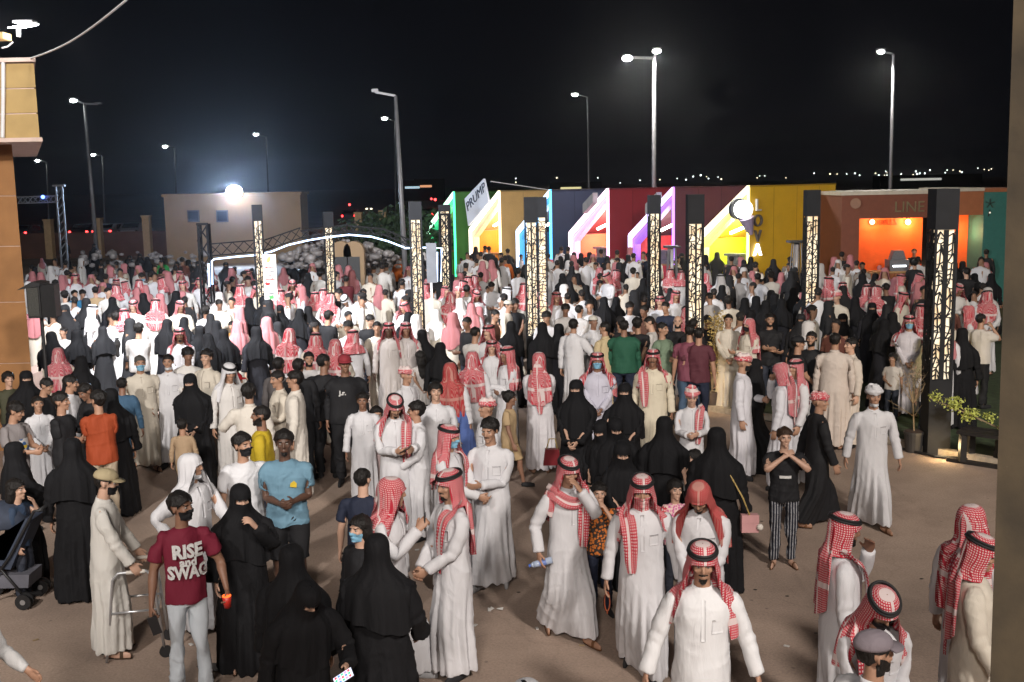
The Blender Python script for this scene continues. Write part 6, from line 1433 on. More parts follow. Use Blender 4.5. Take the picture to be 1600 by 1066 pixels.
# ================================================================== people told apart one by one: foreground and middle ground
HP = []
def P(*a, **k): r = person(*a, **k); HP.append(r); return r
NAVY = (.015, .02, .04); DK = (.012, .012, .014); JEAN = (.20, .25, .33); TAN = (.42, .30, .17)
pk_mat2['boy in black tee and striped trousers with both hands raised to his face'] = M_STRIPE
center = P(1098, 848, 1.80, 4, 'thobe', 'classic', 'stand', 'man with goatee in white thobe walking forward, head cloth pushed up, bottom centre', extra=('moust', 'stubble'), skin_='m', col=(.66, .66, .67), lh=(.36, -.04, .88), rh=(-.36, -.05, .90), lf=(.1, -.12, 0), rf=(-.1, .12, .02), hp=8, variant=1)
beads = P(1003, 742, 1.78, 3, 'thobe', 'cover', 'walk', 'man with checked scarf wrapped over his mouth carrying brown prayer beads', skin_='m', extra=('tailR',), variant=0, lh=(.33, -.05, .86), rh=(-.30, -.06, .86), hp=8)
P(1092, 750, 1.76, -8, 'thobe', 'cape', 'clasp', 'man looking down under a dark red scarf without cord, behind the goateed man', headcol='dark', extra=('noagal', 'moust', 'stubble'), skin_='m', hp=32, lean=6)
cough = P(889, 714, 1.74, 24, 'thobe', 'classic', 'walk', 'man in sandals striding with hand over his mouth and bottle in other hand', extra=('sandal', 'sling', 'tailL'), skin_='m', lh=(.045, -.20, 1.50), le=(.6, -.3, -1), lc=14, rh=(-.31, -.07, .93), lf=(.07, -.22, 0), rf=(-.13, .24, .05), hp=12, variant=2)
P(1322, 800, 1.76, 100, 'thobe', 'back', 'face', 'man in checked scarf holding a phone to his cheek, right of the open ground', skin_='d', extra=('tailR', 'beard'), rh=(-.26, -.02, .88), hp=8, variant=0)
P(1382, 916, 1.74, 28, 'thobe', 'classic', 'clasp', 'bowed man in black face mask and checked scarf behind the grey cap', extra=('maskb', 'tailR'), skin_='m', hp=30, lean=8, variant=1)
P(1367, 984, 1.74, 140, 'thobe', 'cap', 'stand', 'man in faded grey cap seen from behind at the bottom right', headcol=(.20, .17, .19), extra=('beard',), skin_='m', hy=-20, cap_back=1)
P(1519, 788, 1.78, 150, 'thobe', 'cape', 'stand', 'man with plain draped checked scarf seen from behind beside the brown pillar', extra=('noagal',), skin_='m')
P(1537, 834, 1.76, 95, 'thobe', 'back', 'stand', 'man in cream thobe walking right with long scarf tail down his back', col=CREAM, extra=('tailB',), skin_='m', lh=(.2, -.16, .92), rh=(-.26, -.14, .92), hp=16)
phone1 = P(612, 745, 1.80, 62, 'thobe', 'hood', 'ear', 'man in white thobe and grey trainers lifting his hand to his ear, back to us', extra=('noagal', 'greyshoe', 'shoe', 'tailB'), skin_='m', hy=30, rf=(-.10, .26, 0), lf=(.10, -.12, 0), lean=8, rh=(-.13, -.30, 1.44))
P(700, 733, 1.80, -62, 'thobe', 'back', 'clasp', 'man in white thobe and dark shoes facing left with hands together', extra=('shoe', 'tailL', 'moust', 'stubble'), skin_='m', hy=8, hp=6, variant=3)
must = P(764, 655, 1.80, -18, 'thobe', 'bare', 'stand', 'bare headed moustached man in white thobe with folded arm and water bottle', extra=('moust', 'shoe', 'greyshoe'), skin_='m', hair='hairthick', lh=(-.02, -.26, 1.14), rh=(-.20, -.20, .92), hy=-6, hp=10, rf=(-.12, -.14, 0), lf=(.09, .1, 0))
P(588, 834, 1.68, 165, 'abaya', 'niqab', 'stand', 'large woman in black abaya with back turned beside the long haired girl', variant=1, fat=1.12, hy=10, lh=(.25, -.16, .95), rh=(-.25, -.16, .95))
P(562, 808, 1.52, -50, 'teelong', 'bare', 'stand', 'girl with long dark hair and a pale face mask looking left', col=DK, col2=DK, hair='long', extra=('maskw',), skin_='l', hs=1.03)
ph2 = P(482, 918, 1.58, 18, 'abaya', 'niqab', 'onehand', 'woman in black niqab bending over her lit phone at bottom left centre', hp=28, lean=16, lh=(.24, -.31, 1.16), variant=0, skin_='l')
P(455, 850, 1.62, 160, 'abaya', 'niqab', 'stand', 'woman in black abaya behind the one with the lit phone, back turned', variant=2)
eat = P(375, 757, 1.64, 6, 'abaya', 'niqab', 'onehand', 'woman in black niqab holding a raised hand beside her face, right of maroon shirt', skin_='l', lh=(.10, -.24, 1.42), le=(.6, -.1, -1), hy=8, variant=1, lc=35)
rise = P(281, 771, 1.74, 8, 'tee', 'bare', 'stand', 'man in maroon T-shirt reading RISE and SWAG with black mask and pale jeans', col=(.16, .012, .03), col2=(.50, .54, .58), extra=('maskb', 'shoe'), skin_='d', hair='hairthick', fat=.88, hy=42, lh=(.30, -.16, .95), rh=(-.30, -.10, .86), lc=45, rc=55, lf=(.11, -.02, 0), rf=(-.13, .02, 0))
blue = P(443, 674, 1.80, -4, 'shorts', 'bare', 'fold', 'smiling man in sky blue T-shirt with yellow badge and black shorts', col=(.13, .24, .32), col2=DK, skin_='k', hair='hairthick', fat=1.08, lh=(.08, -.27, 1.14), rh=(-.05, -.26, 1.12), extra=('shoe', 'stubble'), hr=-.0)
P(378, 678, 1.76, 22, 'tee', 'bare', 'stand', 'curly haired man in black mask and white pinstripe shirt', col=(.60, .60, .62), col2=(.5, .5, .5), extra=('maskb', 'shoe'), skin_='m', hair='hairthick', hy=18)
P(407, 634, 1.76, -100, 'teelong', 'bare', 'stand', 'bearded man in yellow shirt facing left behind the black masked man', col=(.46, .33, .02), extra=('beard',), skin_='d')
wb = P(297, 708, 1.72, 40, 'thobe', 'hood', 'stand', 'masked man in white thobe and white head cloth with elbow out', headcol='white', extra=('chin', 'noagal'), skin_='m', hy=30, rh=(-.32, -.02, 1.02), re=(-1, .4, .1), lh=(.20, -.34, 1.02))
walker = P(166, 731, 1.72, 82, 'thobe', 'cap', 'stand', 'old man in cream thobe, beige cap and black mask leaning on a walking frame', col=(.60, .58, .54), headcol=(.40, .33, .20), extra=('maskb',), skin_='l', lh=(.22, -.26, .93), rh=(-.22, -.26, .93), hp=10, lean=4)
P(112, 684, 1.68, 175, 'abaya', 'niqab', 'stand', 'tall woman in black abaya seen from behind, left of the walking frame man', variant=0)
P(152, 611, 1.74, 185, 'tee', 'bare', 'fold', 'man in burnt orange T-shirt with his back to us', col=(.30, .052, .016), col2=(.42, .34, .25), skin_='m', hair='hairthick', hy=30)
P(190, 590, 1.56, 168, 'teelong', 'bare', 'walk', 'boy in blue tracksuit running away from us', col=(.045, .10, .17), col2=(.05, .10, .16), skin_='d', lean=10, extra=('shoe',))
P(94, 614, 1.72, 60, 'tee', 'bare', 'fold', 'young man in black T-shirt with folded arms looking right beside the orange shirt', col=DK, col2=DK, skin_='m', hair='hairthick', hy=10)
P(110, 586, 1.72, 70, 'thobe', 'bare', 'onehand', 'moustached man in white thobe between the black shirt and orange shirt', extra=('moust',), skin_='m')
P(130, 598, 1.70, -60, 'teelong', 'bare', 'phone', 'man in black with head bowed just left of the orange shirt', col=DK, col2=DK, skin_='d', hp=28)
P(172, 606, 1.66, 190, 'abaya', 'niqab', 'stand', 'woman in black abaya behind the orange shirt, its right edge')
gray = P(26, 628, 1.66, 50, 'tee', 'bare', 'phone', 'boy in grey T-shirt with blue and yellow chest print at left edge', col=(.22, .20, .20), col2=(.35, .33, .32), skin_='m', hair='hairthick', hy=18)
P(58, 620, 1.42, 10, 'thobe', 'bare', 'clasp', 'small boy in white shirt beside the grey T-shirt boy', skin_='m')
P(22, 690, 1.55, 100, 'abaya', 'niqab', 'clasp', 'woman in black abaya pushing the stroller at the left edge', variant=1, lh=(.15, -.4, .98), rh=(-.15, -.4, .98))
P(24, 752, 1.22, 60, 'tee', 'bare', 'face', 'child in dark blue with raised hand near the stroller handle', col=(.03, .05, .09), skin_='l', hair='long')
P(40, 579, 1.64, 5, 'abaya', 'niqab', 'stand', 'woman in black niqab facing us near the pale stone step', skin_='l')
P(12, 582, 1.46, 20, 'teelong', 'bare', 'stand', 'boy with lit face in olive shirt at the left edge', col=(.06, .06, .035), skin_='l', hair='bowl')
P(74, 590, 1.66, 60, 'teelong', 'bare', 'phone', 'dark haired youth looking at a glowing phone near the stone step', col=DK, skin_='m', hp=25)
P(90, 543, 1.62, 175, 'thobe', 'cape', 'stand', 'man in salmon coloured draped scarf seen from behind by the stone step', headcol='pink', extra=('noagal',), col=CREAM, fat=1.15)
P(218, 556, 1.76, 8, 'thobe', 'bare', 'walk', 'grey haired man in cream thobe and blue surgical mask', col=CREAM, extra=('maskw',), haircol=(.08, .075, .07), skin_='m', fat=1.1)
cup2 = P(262, 554, 1.74, -12, 'thobe', 'bare', 'walk2', 'man in white thobe with mask under his chin carrying a cup', extra=('chin',), skin_='m', lh=(.26, -.14, .93), rh=(-.26, -.16, .98))
P(296, 584, 1.66, -18, 'abaya', 'niqab', 'clasp', 'woman in black niqab bending towards the child in beige', lean=12, skin_='l', variant=1, fat=1.15)
P(284, 655, 1.12, 170, 'teelong', 'bare', 'stand', 'small child in beige top with back turned under the stooping woman', col=(.34, .24, .15), col2=TAN, skin_='m')
P(280, 512, 1.76, 0, 'thobe', 'classic', 'clasp', 'man in checked scarf standing behind the stooping woman in black', extra=('moust', 'stubble'), skin_='d')
P(322, 547, 1.78, -50, 'thobe', 'bare', 'stand2', 'youth in cream thobe looking left behind the stooping woman', col=CREAM, skin_='l', hair='hairthick')
P(358, 567, 1.76, 20, 'thobe', 'classic', 'stand', 'man in white head cloth with thick black cord behind the red cap', headcol='white', col=(.60, .58, .56), skin_='m', hp=15)
P(368, 582, 1.58, 70, 'thobe', 'cap', 'stand', 'boy in bright red cap and white thobe', headcol=(.50, .02, .03), skin_='m')
P(388, 600, 1.74, 175, 'thobe', 'bare', 'stand', 'man in cream thobe seen from behind with arm round the red capped boy', col=(.60, .56, .50), skin_='m', lh=(.30, -.30, 1.2), hair='hairthick')
P(432, 579, 1.74, -75, 'thobe', 'bare', 'onehand', 'left one of two short haired men in cream thobes talking side by side', col=CREAM, skin_='m', extra=('moust',))
P(460, 580, 1.76, -100, 'thobe', 'bare', 'stand', 'right one of two short haired men in cream thobes talking side by side', col=(.62, .58, .52), skin_='m', hair='hairthick')
P(435, 558, 1.76, 150, 'teelong', 'bare', 'stand', 'man in dark grey shirt behind the pair in cream thobes', col=(.10, .09, .09), col2=DK, skin_='k')
P(466, 560, 1.78, 160, 'teelong', 'bare', 'stand', 'man in black shirt seen from behind, right of the pair in cream thobes', col=DK, col2=DK, skin_='d')
P(505, 553, 1.82, 165, 'tee', 'bare', 'stand', 'broad man in black T-shirt turned away beside the big man in black jacket', col=DK, col2=DK, skin_='d', fat=1.15, hy=-40)
logo1 = P(538, 553, 1.84, 5, 'teelong', 'cap', 'stand', 'big man in black jacket and long black robe with white chest mark', headcol=(.25, .03, .04), col=DK, col2=DK, skin_='d', fat=1.2)
P(482, 550, 1.70, 5, 'tee', 'bare', 'stand', 'bearded man in white T-shirt with pink print', col=(.6, .58, .58), skin_='m', extra=('beard',))
P(566, 615, 1.52, -5, 'thobe', 'bare', 'stand', 'boy in white thobe standing stiffly beside the big man in black', skin_='d', hair='hairthick')
P(588, 638, 1.25, 10, 'dress', 'bare', 'stand', 'small girl peering between boy and man reading his phone', col=(.4, .3, .3), hair='long', skin_='m')
text1 = P(617, 617, 1.76, 10, 'thobe', 'classic', 'phone', 'man in thick black cord and checked scarf tapping a phone', extra=('moust', 'stubble', 'tailL'), skin_='m', hp=28, rh=(-.05, -.30, 1.16), lh=(.14, -.33, 1.18), lc=10)
P(650, 628, 1.66, -75, 'thobe', 'bare', 'stand', 'boy in white thobe leaning to talk with the phone reading man', skin_='m', hair='hairthick', hy=-20, hr=-.15, lh=(.1, -.22, .98))
P(634, 573, 1.64, 50, 'thobe', 'turban', 'stand', 'young man with wrapped checked head cloth looking right behind the talking boy', skin_='m')
P(680, 598, 1.72, 8, 'thobe', 'bare', 'stand', 'youth with bowl haircut in white thobe', skin_='l', hair='bowl')
mask1 = P(702, 663, 1.74, 62, 'thobe', 'classic', 'clasp', 'man in blue surgical mask and checked scarf clasping the moustached man hand', extra=('maskw', 'tailL'), skin_='m', lh=(.05, -.34, 1.05), rh=(-.04, -.34, 1.06), variant=0, hp=6)
P(566, 732, 1.60, 170, 'tee', 'bare', 'stand', 'boy in navy jersey with three white shoulder stripes, back turned', col=NAVY, col2=NAVY, skin_='l', hy=-20)
P(723, 612, 1.28, 60, 'dress', 'bare', 'stand', 'little girl in blue patterned dress looking right', col=(.08, .13, .34), skin_='m', hair='bowl')
P(760, 622, 1.62, -70, 'thobe', 'turban', 'stand', 'young man in wrapped checked scarf facing left behind the moustached man', skin_='m')
P(796, 612, 1.36, 75, 'shorts', 'bare', 'walk', 'girl in tan two piece outfit with hair bun walking right', col=TAN, col2=(.40, .28, .15), skin_='d', hair='bun', extra=('shoe',))
P(842, 550, 1.76, 180, 'thobe', 'back', 'clasp', 'man in white thobe with single scarf tail down his back, sandals showing', extra=('sandal', 'tailB', 'noagal'), skin_='m', col=(.60, .58, .60))
P(900, 593, 1.68, -12, 'abaya', 'niqab', 'clasp', 'woman in black niqab before the blue masked man, red bag at her side', skin_='l', variant=0)
P(933, 550, 1.74, 0, 'thobe', 'classic', 'clasp', 'stout man in pale lilac thobe and blue surgical mask with clasped hands', col=LAV, extra=('maskw',), skin_='d', fat=1.2)
P(976, 598, 1.64, -8, 'abaya', 'niqab', 'clasp', 'woman in black niqab left of the cream thobe man, pointing a hand', skin_='l', rh=(-.12, -.34, 1.2))
P(938, 656, 1.56, -30, 'abaya', 'niqab', 'clasp', 'leftmost of the three stooping women in black niqabs', skin_='l', hp=20)
P(962, 652, 1.60, 0, 'abaya', 'niqab', 'onehand', 'middle one of the three stooping women in black niqabs', skin_='l', hp=20, variant=0)
P(972, 690, 1.50, 10, 'abaya', 'niqab', 'clasp', 'lowest and nearest of the three stooping women in black niqabs', skin_='l', hp=14)
P(1020, 545, 1.78, -4, 'thobe', 'classic', 'stand', 'man in cream thobe with scarf hanging to one side and black cord', col=(.60, .54, .42), extra=('tailR', 'moust'), skin_='d', fat=1.08, variant=0)
P(1038, 650, 1.64, 178, 'abaya', 'niqab', 'stand', 'woman in plain black abaya with back turned before the boy with phone')
P(1081, 605, 1.50, 2, 'thobe', 'turban', 'phone', 'boy in wrapped pink checked head cloth looking at his hands', skin_='l', extra=('tail',), hp=18)
purse = P(1120, 667, 1.70, 175, 'abaya', 'niqab', 'stand', 'woman in black abaya with pink shoulder bag seen from behind', variant=1, fat=1.05)
P(1084, 704, 1.26, -60, 'tee', 'bare', 'face', 'little girl in white top with orange hair band biting her hand', col=(.6, .58, .57), hair='pony', skin_='l')
P(1055, 752, 1.16, 20, 'tee', 'bare', 'stand', 'small child in pink patterned top between the two scarfed men', col=(.5, .1, .3), hair='bowl', skin_='l', mat=M_FLOWER)
P(936, 757, 1.28, 5, 'tee', 'bare', 'face', 'boy in orange and black patterned shirt with hands at his mouth', col=DK, col2=NAVY, skin_='l', mat=M_TIGER, hair='hairthick', extra=('shoe',))
P(1163, 552, 1.76, 85, 'thobe', 'turban', 'onehand', 'slim man in white thobe and black mask standing sideways with wrapped scarf', extra=('maskb',), skin_='m', col=(.60, .59, .63), headcol=None)
P(1180, 560, 1.66, 100, 'abaya', 'niqab', 'walk2', 'woman in black abaya half hidden behind the sideways black masked man')
P(1219, 566, 1.72, -100, 'thobe', 'back', 'ear', 'left one of two whispering men in white thobes and pink scarves', headcol='pink', extra=('noagal', 'tailB'), skin_='m', hp=14, col=(.6, .6, .64))
P(1243, 560, 1.74, -60, 'thobe', 'classic', 'stand2', 'right one of two whispering men in white thobes and pink scarves', headcol='pink', skin_='m')
P(1281, 612, 1.66, 110, 'thobe', 'turban', 'walk', 'youth in long black robe with pink scarf wrapped round his head', col=DK, skin_='m', extra=('sandal', 'wrap'), hy=-30)
P(1226, 670, 1.52, 8, 'tee', 'bare', 'stand', 'boy in black tee and striped trousers with both hands raised to his face', col=DK, skin_='l', hair='hairthick', haircol=(.045, .025, .015), extra=('sandal',), lh=(.06, -.20, 1.46), rh=(-.04, -.21, 1.45), le=(.9, -.2, -.7), re=(-.9, -.2, -.7), hy=8)
P(1366, 602, 1.74, 16, 'thobe', 'turban', 'walk', 'man in white turban and white thobe walking with mask under chin', headcol='white', extra=('chin', 'sandal'), skin_='m', lh=(.30, -.1, .90), rh=(-.30, .02, .88))
P(1305, 520, 1.82, 176, 'thobe', 'bare', 'stand', 'tall man in cream thobe seen from behind left of the two small children', col=(.54, .47, .42), skin_='m', fat=1.12)
P(1330, 528, 1.72, -60, 'thobe', 'bare', 'stand', 'youth in cream thobe beside the tall man seen from behind', col=(.54, .48, .42), skin_='l')
P(1395, 553, 1.12, 0, 'tee', 'bare', 'stand3', 'little girl in white T-shirt with raised hand near the dry shrub', col=(.5, .46, .42), hair='pony', skin_='m')
P(1449, 570, 1.10, 10, 'tee', 'bare', 'stand', 'toddler in white T-shirt beside the tallest lattice column', col=(.45, .43, .42), hair='hair', skin_='m')
P(1421, 492, 1.76, 4, 'thobe', 'classic', 'clasp', 'stout man in grey white thobe with blue mask above the little girl', extra=('maskw',), col=(.56, .53, .56), skin_='m', fat=1.2)
P(1440, 474, 1.72, 150, 'thobe', 'classic', 'stand', 'man in checked scarf just behind the stout blue masked man')
P(1533, 490, 1.72, 150, 'tee', 'bare', 'ear', 'youth in white T-shirt and striped track trousers holding a phone', col=(.54, .50, .46), col2=DK, skin_='m')
P(1504, 512, 1.66, 170, 'abaya', 'niqab', 'stand', 'woman in black right behind the tallest lattice column')
P(1536, 602, 1.62, -150, 'abaya', 'niqab', 'sit', 'woman in black sitting on the black bench at right', pos=(*tuple(b0 + ux*.95 + uy*.22)[:2], .0))
P(975, 500, 1.78, 175, 'teelong', 'bare', 'stand', 'burly man in bottle green shirt seen from behind', col=(.018, .085, .05), col2=NAVY, skin_='d', fat=1.2)
P(1035, 504, 1.78, 60, 'tee', 'bare', 'fold', 'man in pale green T-shirt with folded arms', col=(.16, .22, .15), col2=NAVY, skin_='m', fat=1.1, extra=('stubble',))
P(1059, 493, 1.76, 0, 'tee', 'bare', 'stand', 'bald man in black T-shirt between green and mauve shirts', col=DK, skin_='l', hair='none', extra=('beard',))
P(1078, 507, 1.80, 178, 'tee', 'bare', 'stand', 'man in mauve T-shirt and blue jeans seen from behind', col=(.17, .05, .075), col2=(.06, .10, .16), skin_='m', fat=1.1)
P(1092, 512, 1.76, 170, 'tee', 'bare', 'stand', 'man in dark plum shirt just right of the mauve T-shirt', col=(.09, .025, .035), col2=NAVY, skin_='m')
P(1203, 490, 1.78, 10, 'tee', 'bare', 'fold', 'bearded man in black T-shirt with folded arms right of the gold shrub', col=DK, skin_='m', extra=('beard',))
P(1138, 491, 1.76, 5, 'thobe', 'bare', 'clasp', 'man in cream thobe directly behind the gold lit shrub', col=CREAM, skin_='m')
P(1170, 497, 1.74, -45, 'thobe', 'cape', 'fold', 'man in draped checked scarf and black mask right of the gold shrub', extra=('noagal', 'maskb'), col=CREAM)
P(1247, 524, 1.72, 100, 'tee', 'cap', 'clasp', 'man in dark cap and black shirt facing right', headcol=DK, col=DK, skin_='m')
P(1268, 518, 1.78, -10, 'teelong', 'bare', 'stand', 'bearded man in black sweater left of the tall cream thobe back', col=DK, skin_='m', extra=('beard',))
P(927, 492, 1.72, 30, 'thobe', 'skullcap', 'stand', 'man in white knitted skull cap left of the bottle green shirt', headcol=(.5, .48, .42), skin_='d')
P(945, 503, 1.74, -130, 'thobe', 'bare', 'talk', 'man in tan yellow thobe beside the bottle green shirt', col=(.50, .40, .24), skin_='m')
P(896, 498, 1.80, 150, 'thobe', 'bare', 'talk', 'tall man in white thobe reaching forward left of the skull cap', skin_='m')
P(792, 540, 1.76, -60, 'thobe', 'classic', 'fold', 'man with folded arms and checked scarf near the pale table', extra=(), skin_='d', variant=2)
P(768, 531, 1.62, 0, 'thobe', 'classic', 'stand', 'boy in white thobe with scarf left of the man with folded arms', skin_='l')
P(738, 548, 1.70, 168, 'thobe', 'cape', 'stand', 'man in trailing checked scarf seen from behind right of the table', extra=('noagal',))
P(703, 566, 1.70, 165, 'thobe', 'cape', 'stand', 'man in dark pink draped scarf seen from behind below the table', headcol='dark', extra=('noagal',))
P(607, 503, 1.78, -5, 'thobe', 'classic', 'stand', 'tall man in pale grey thobe standing beside a similar man, left of lattice column', col=(.50, .46, .44), skin_='k')
P(634, 503, 1.76, 8, 'thobe', 'classic', 'stand', 'man in pale grey thobe directly right of a tall similar man', col=(.50, .46, .45), skin_='d')

P(822, 1058, 1.70, 160, 'thobe', 'skullcap', 'stand', 'head in white cap cut off by the bottom edge in the middle', headcol=(.5, .5, .52), skin_='m')
P(-50, 900, 1.74, 60, 'teelong', 'bare', 'onehand', 'person in white shirt cut off by the lower left corner', col=(.5, .5, .5), skin_='m', lh=(.24, -.24, 1.0))
# ------------------------------------------------------------------ the rest of the crowd, read off the photograph: x,y in enlarged tiles
TILES = {
(0, 340): """190,318,R,180;240,322,R,160;300,285,W,150;365,340,R,180;443,332,R,10;540,338,R,0;470,388,C,0;443,436,Tb,0,1.45;490,432,Tb,10,1.5;485,240,W,90;330,372,B,180;383,436,Tw,180;318,440,Tk,180
;565,410,Tt,180;640,418,B,0;628,330,Tn,180;667,472,N,180;690,362,R,0;738,375,R,-90;690,392,R,180;712,300,R,0;820,285,R,-60;845,330,Bm,0;825,365,R,180;850,447,N,180;875,232,N,180;960,230,Tg,180;955,352,R,-80
;1000,320,R,170;1070,315,R,0;1085,375,R,-20;1048,435,N,170;920,280,Tr,0;895,320,R,180;925,480,R,180;1070,492,R,0;995,602,N,170;1095,590,N,150;1115,775,B,0;735,540,R,180;790,490,R,0;690,560,B,160
;825,630,Tw,180;690,700,G,180;550,515,W,80;375,655,C,0;300,675,N,180;450,665,N,200;480,820,N,160;380,128,N,0;560,155,N,0;690,210,B,0;770,225,N,0;830,215,N,0;205,292,N,180;600,300,N,180;520,240,N,0;1050,260,N,0;1120,250,N,180""",
(300, 340): """45,355,R,0;130,370,R,0;240,350,Tk,150;285,395,R,180;330,350,Tw,0;370,375,B,170;330,307,R,0;235,300,R,150;200,265,N,0;160,485,B,-30;235,475,B,-20;80,525,B,160;380,405,R,20;340,475,N,180;420,465,N,180
;525,425,R,150;575,440,R,-70;595,368,R,0;640,395,R,-20;520,520,N,0;465,570,N,180;640,540,N,180;690,525,N,180;730,440,R,180;820,445,R,170;780,420,R,190;870,425,Tk,-20;905,455,W,-30;915,345,Tm,180;1015,470,B,-30
;815,555,Tk,160;925,617,B,0;955,665,R,180;850,720,P,180;735,680,R,180;580,655,P,160;235,620,O,0;380,645,N,180;255,700,G,0;45,640,N,180;145,610,N,180;90,685,N,180;185,660,N,180;1060,575,Tk,0;1100,620,B,0
;650,195,N,180;705,185,N,180;715,270,R,0;690,325,N,180;760,315,B,180;860,320,B,160;900,230,W,180;870,280,R,180;930,285,R,180;1080,275,B,180;1130,270,B,180;1065,205,R,180;585,255,N,180;1010,260,N,180;545,290,O,0""",
(600, 340): """15,265,B,180;120,500,R,-30;145,560,N,180;225,665,N,180;335,740,N,180;215,800,G,180;290,410,B,180;245,385,R,180;365,405,R,30;395,440,P,180;440,410,U,0;490,400,B,180;550,430,R,10;640,378,Bp,-10;735,410,W,90
;740,487,K,60;780,485,Tk,20;665,548,Tr,60;690,605,O,180;490,592,Tk,-60;545,650,Tw,180;620,635,R,-20;755,615,N,200;1025,440,R,30;965,560,B,0;1080,515,B,0;940,620,N,200;1040,630,N,180;830,385,R,180;640,250,P,180
;700,235,B,180;600,165,B,180;575,200,B,180;545,172,N,180;625,168,Tk,180;735,182,Tk,180;720,222,To,180;500,345,R,180;540,340,R,180;475,370,R,160;225,220,N,180;975,210,B,180;1030,250,R,180;1115,255,R,180
;1055,170,B,180;1095,170,B,180;1130,205,N,180;800,300,B,180;860,230,N,180;280,250,Tk,180;1100,375,N,180;930,430,R,150;1060,330,N,180;330,300,N,180;90,225,To,0;150,280,Tn,180""",
(900, 340): """30,210,N,180;80,205,N,180;150,185,Tn,180;190,152,N,180;245,190,B,180;325,175,R,90;400,200,B,-30;430,205,Tn,180;140,295,P,180;235,265,R,180;245,308,R,180;180,325,R,-40;340,300,B,180;400,360,N,180;320,505,B,20
;405,520,Tr,0;80,495,B,20;165,470,N,180;240,470,N,180;365,597,Tk,150;430,587,Tw,-90;625,315,R,160;530,500,Tn,0;500,465,R,0;595,430,R,30;770,330,P,170;860,335,W,190;970,330,B,180;1080,330,B,180;780,172,Tb,180
;840,205,N,180;925,225,Tk,180;1040,232,N,180;1000,250,N,180;790,445,B,180;905,467,B,180;1005,475,N,180;1070,465,N,180;1040,547,N,170;785,575,Tk,20;10,330,N,180;60,400,N,180;20,520,B,150;660,520,R,180;1130,490,N,180
;560,300,R,180;700,600,Tk,180;480,330,N,180;870,400,N,180;1150,300,N,180""",
(1200, 340): """15,320,B,180;130,270,B,-60;150,415,N,180;250,530,R,100;365,350,R,100;445,380,R,180;410,435,U,-20;445,570,N,0;620,505,N,0;590,395,R,180;650,400,R,180;490,220,P,180;440,200,Tk,180;795,335,R,90;905,330,R,90
;810,440,R,30;1140,390,R,30;1190,520,P,-90;1300,430,R,180;1155,165,Bt,150;1300,185,Tk,180;875,250,Tk,180;40,450,N,180;80,480,N,180;700,390,Tk,180;560,330,N,180;690,600,N,170;740,560,N,190;1000,420,N,180
;1230,330,N,180;1060,330,N,180;1180,300,Tk,180;1250,380,N,180;20,430,N,170;640,330,N,180;1330,330,N,180;520,470,N,180;1110,260,N,180;320,290,C,180"""}
TEEC = {'b': ('blue', (.03, .16, .30)), 'w': ('white', (.52, .50, .48)), 'k': ('black', DK), 't': ('tan', TAN), 'n': ('navy', NAVY), 'g': ('green', (.02, .30, .06)), 'r': ('brown', (.10, .045, .03)), 'm': ('maroon', (.10, .015, .02)), 'o': ('orange', (.50, .12, .02))}
crowd = []
for (ox, oy), s_ in TILES.items():
    for e in s_.replace('\n', '').split(';'):
        if not e.strip(): continue
        q = e.strip().split(','); crowd.append([ox + float(q[0])/3.807, oy + float(q[1])/3.807, q[2], float(q[3]), float(q[4]) if len(q) > 4 else None])
LAND = [(28, 'the ochre wall'), (58, 'the loudspeaker'), (318, 'the truss tower'), (401, 'the arrow sign'), (512, 'the arch top column'), (648, 'the arch end column'), (694, 'the green kiosk column'), (834, 'the paired columns'),
        (1022, 'the purple kiosk column'), (1100, 'the gold shrub column'), (1269, 'the yellow kiosk column'), (1475, 'the tallest column'), (1235, 'the patio heater'), (160, 'the left lamp post'), (245, 'the cabin corner')]
rr = random.Random(77)
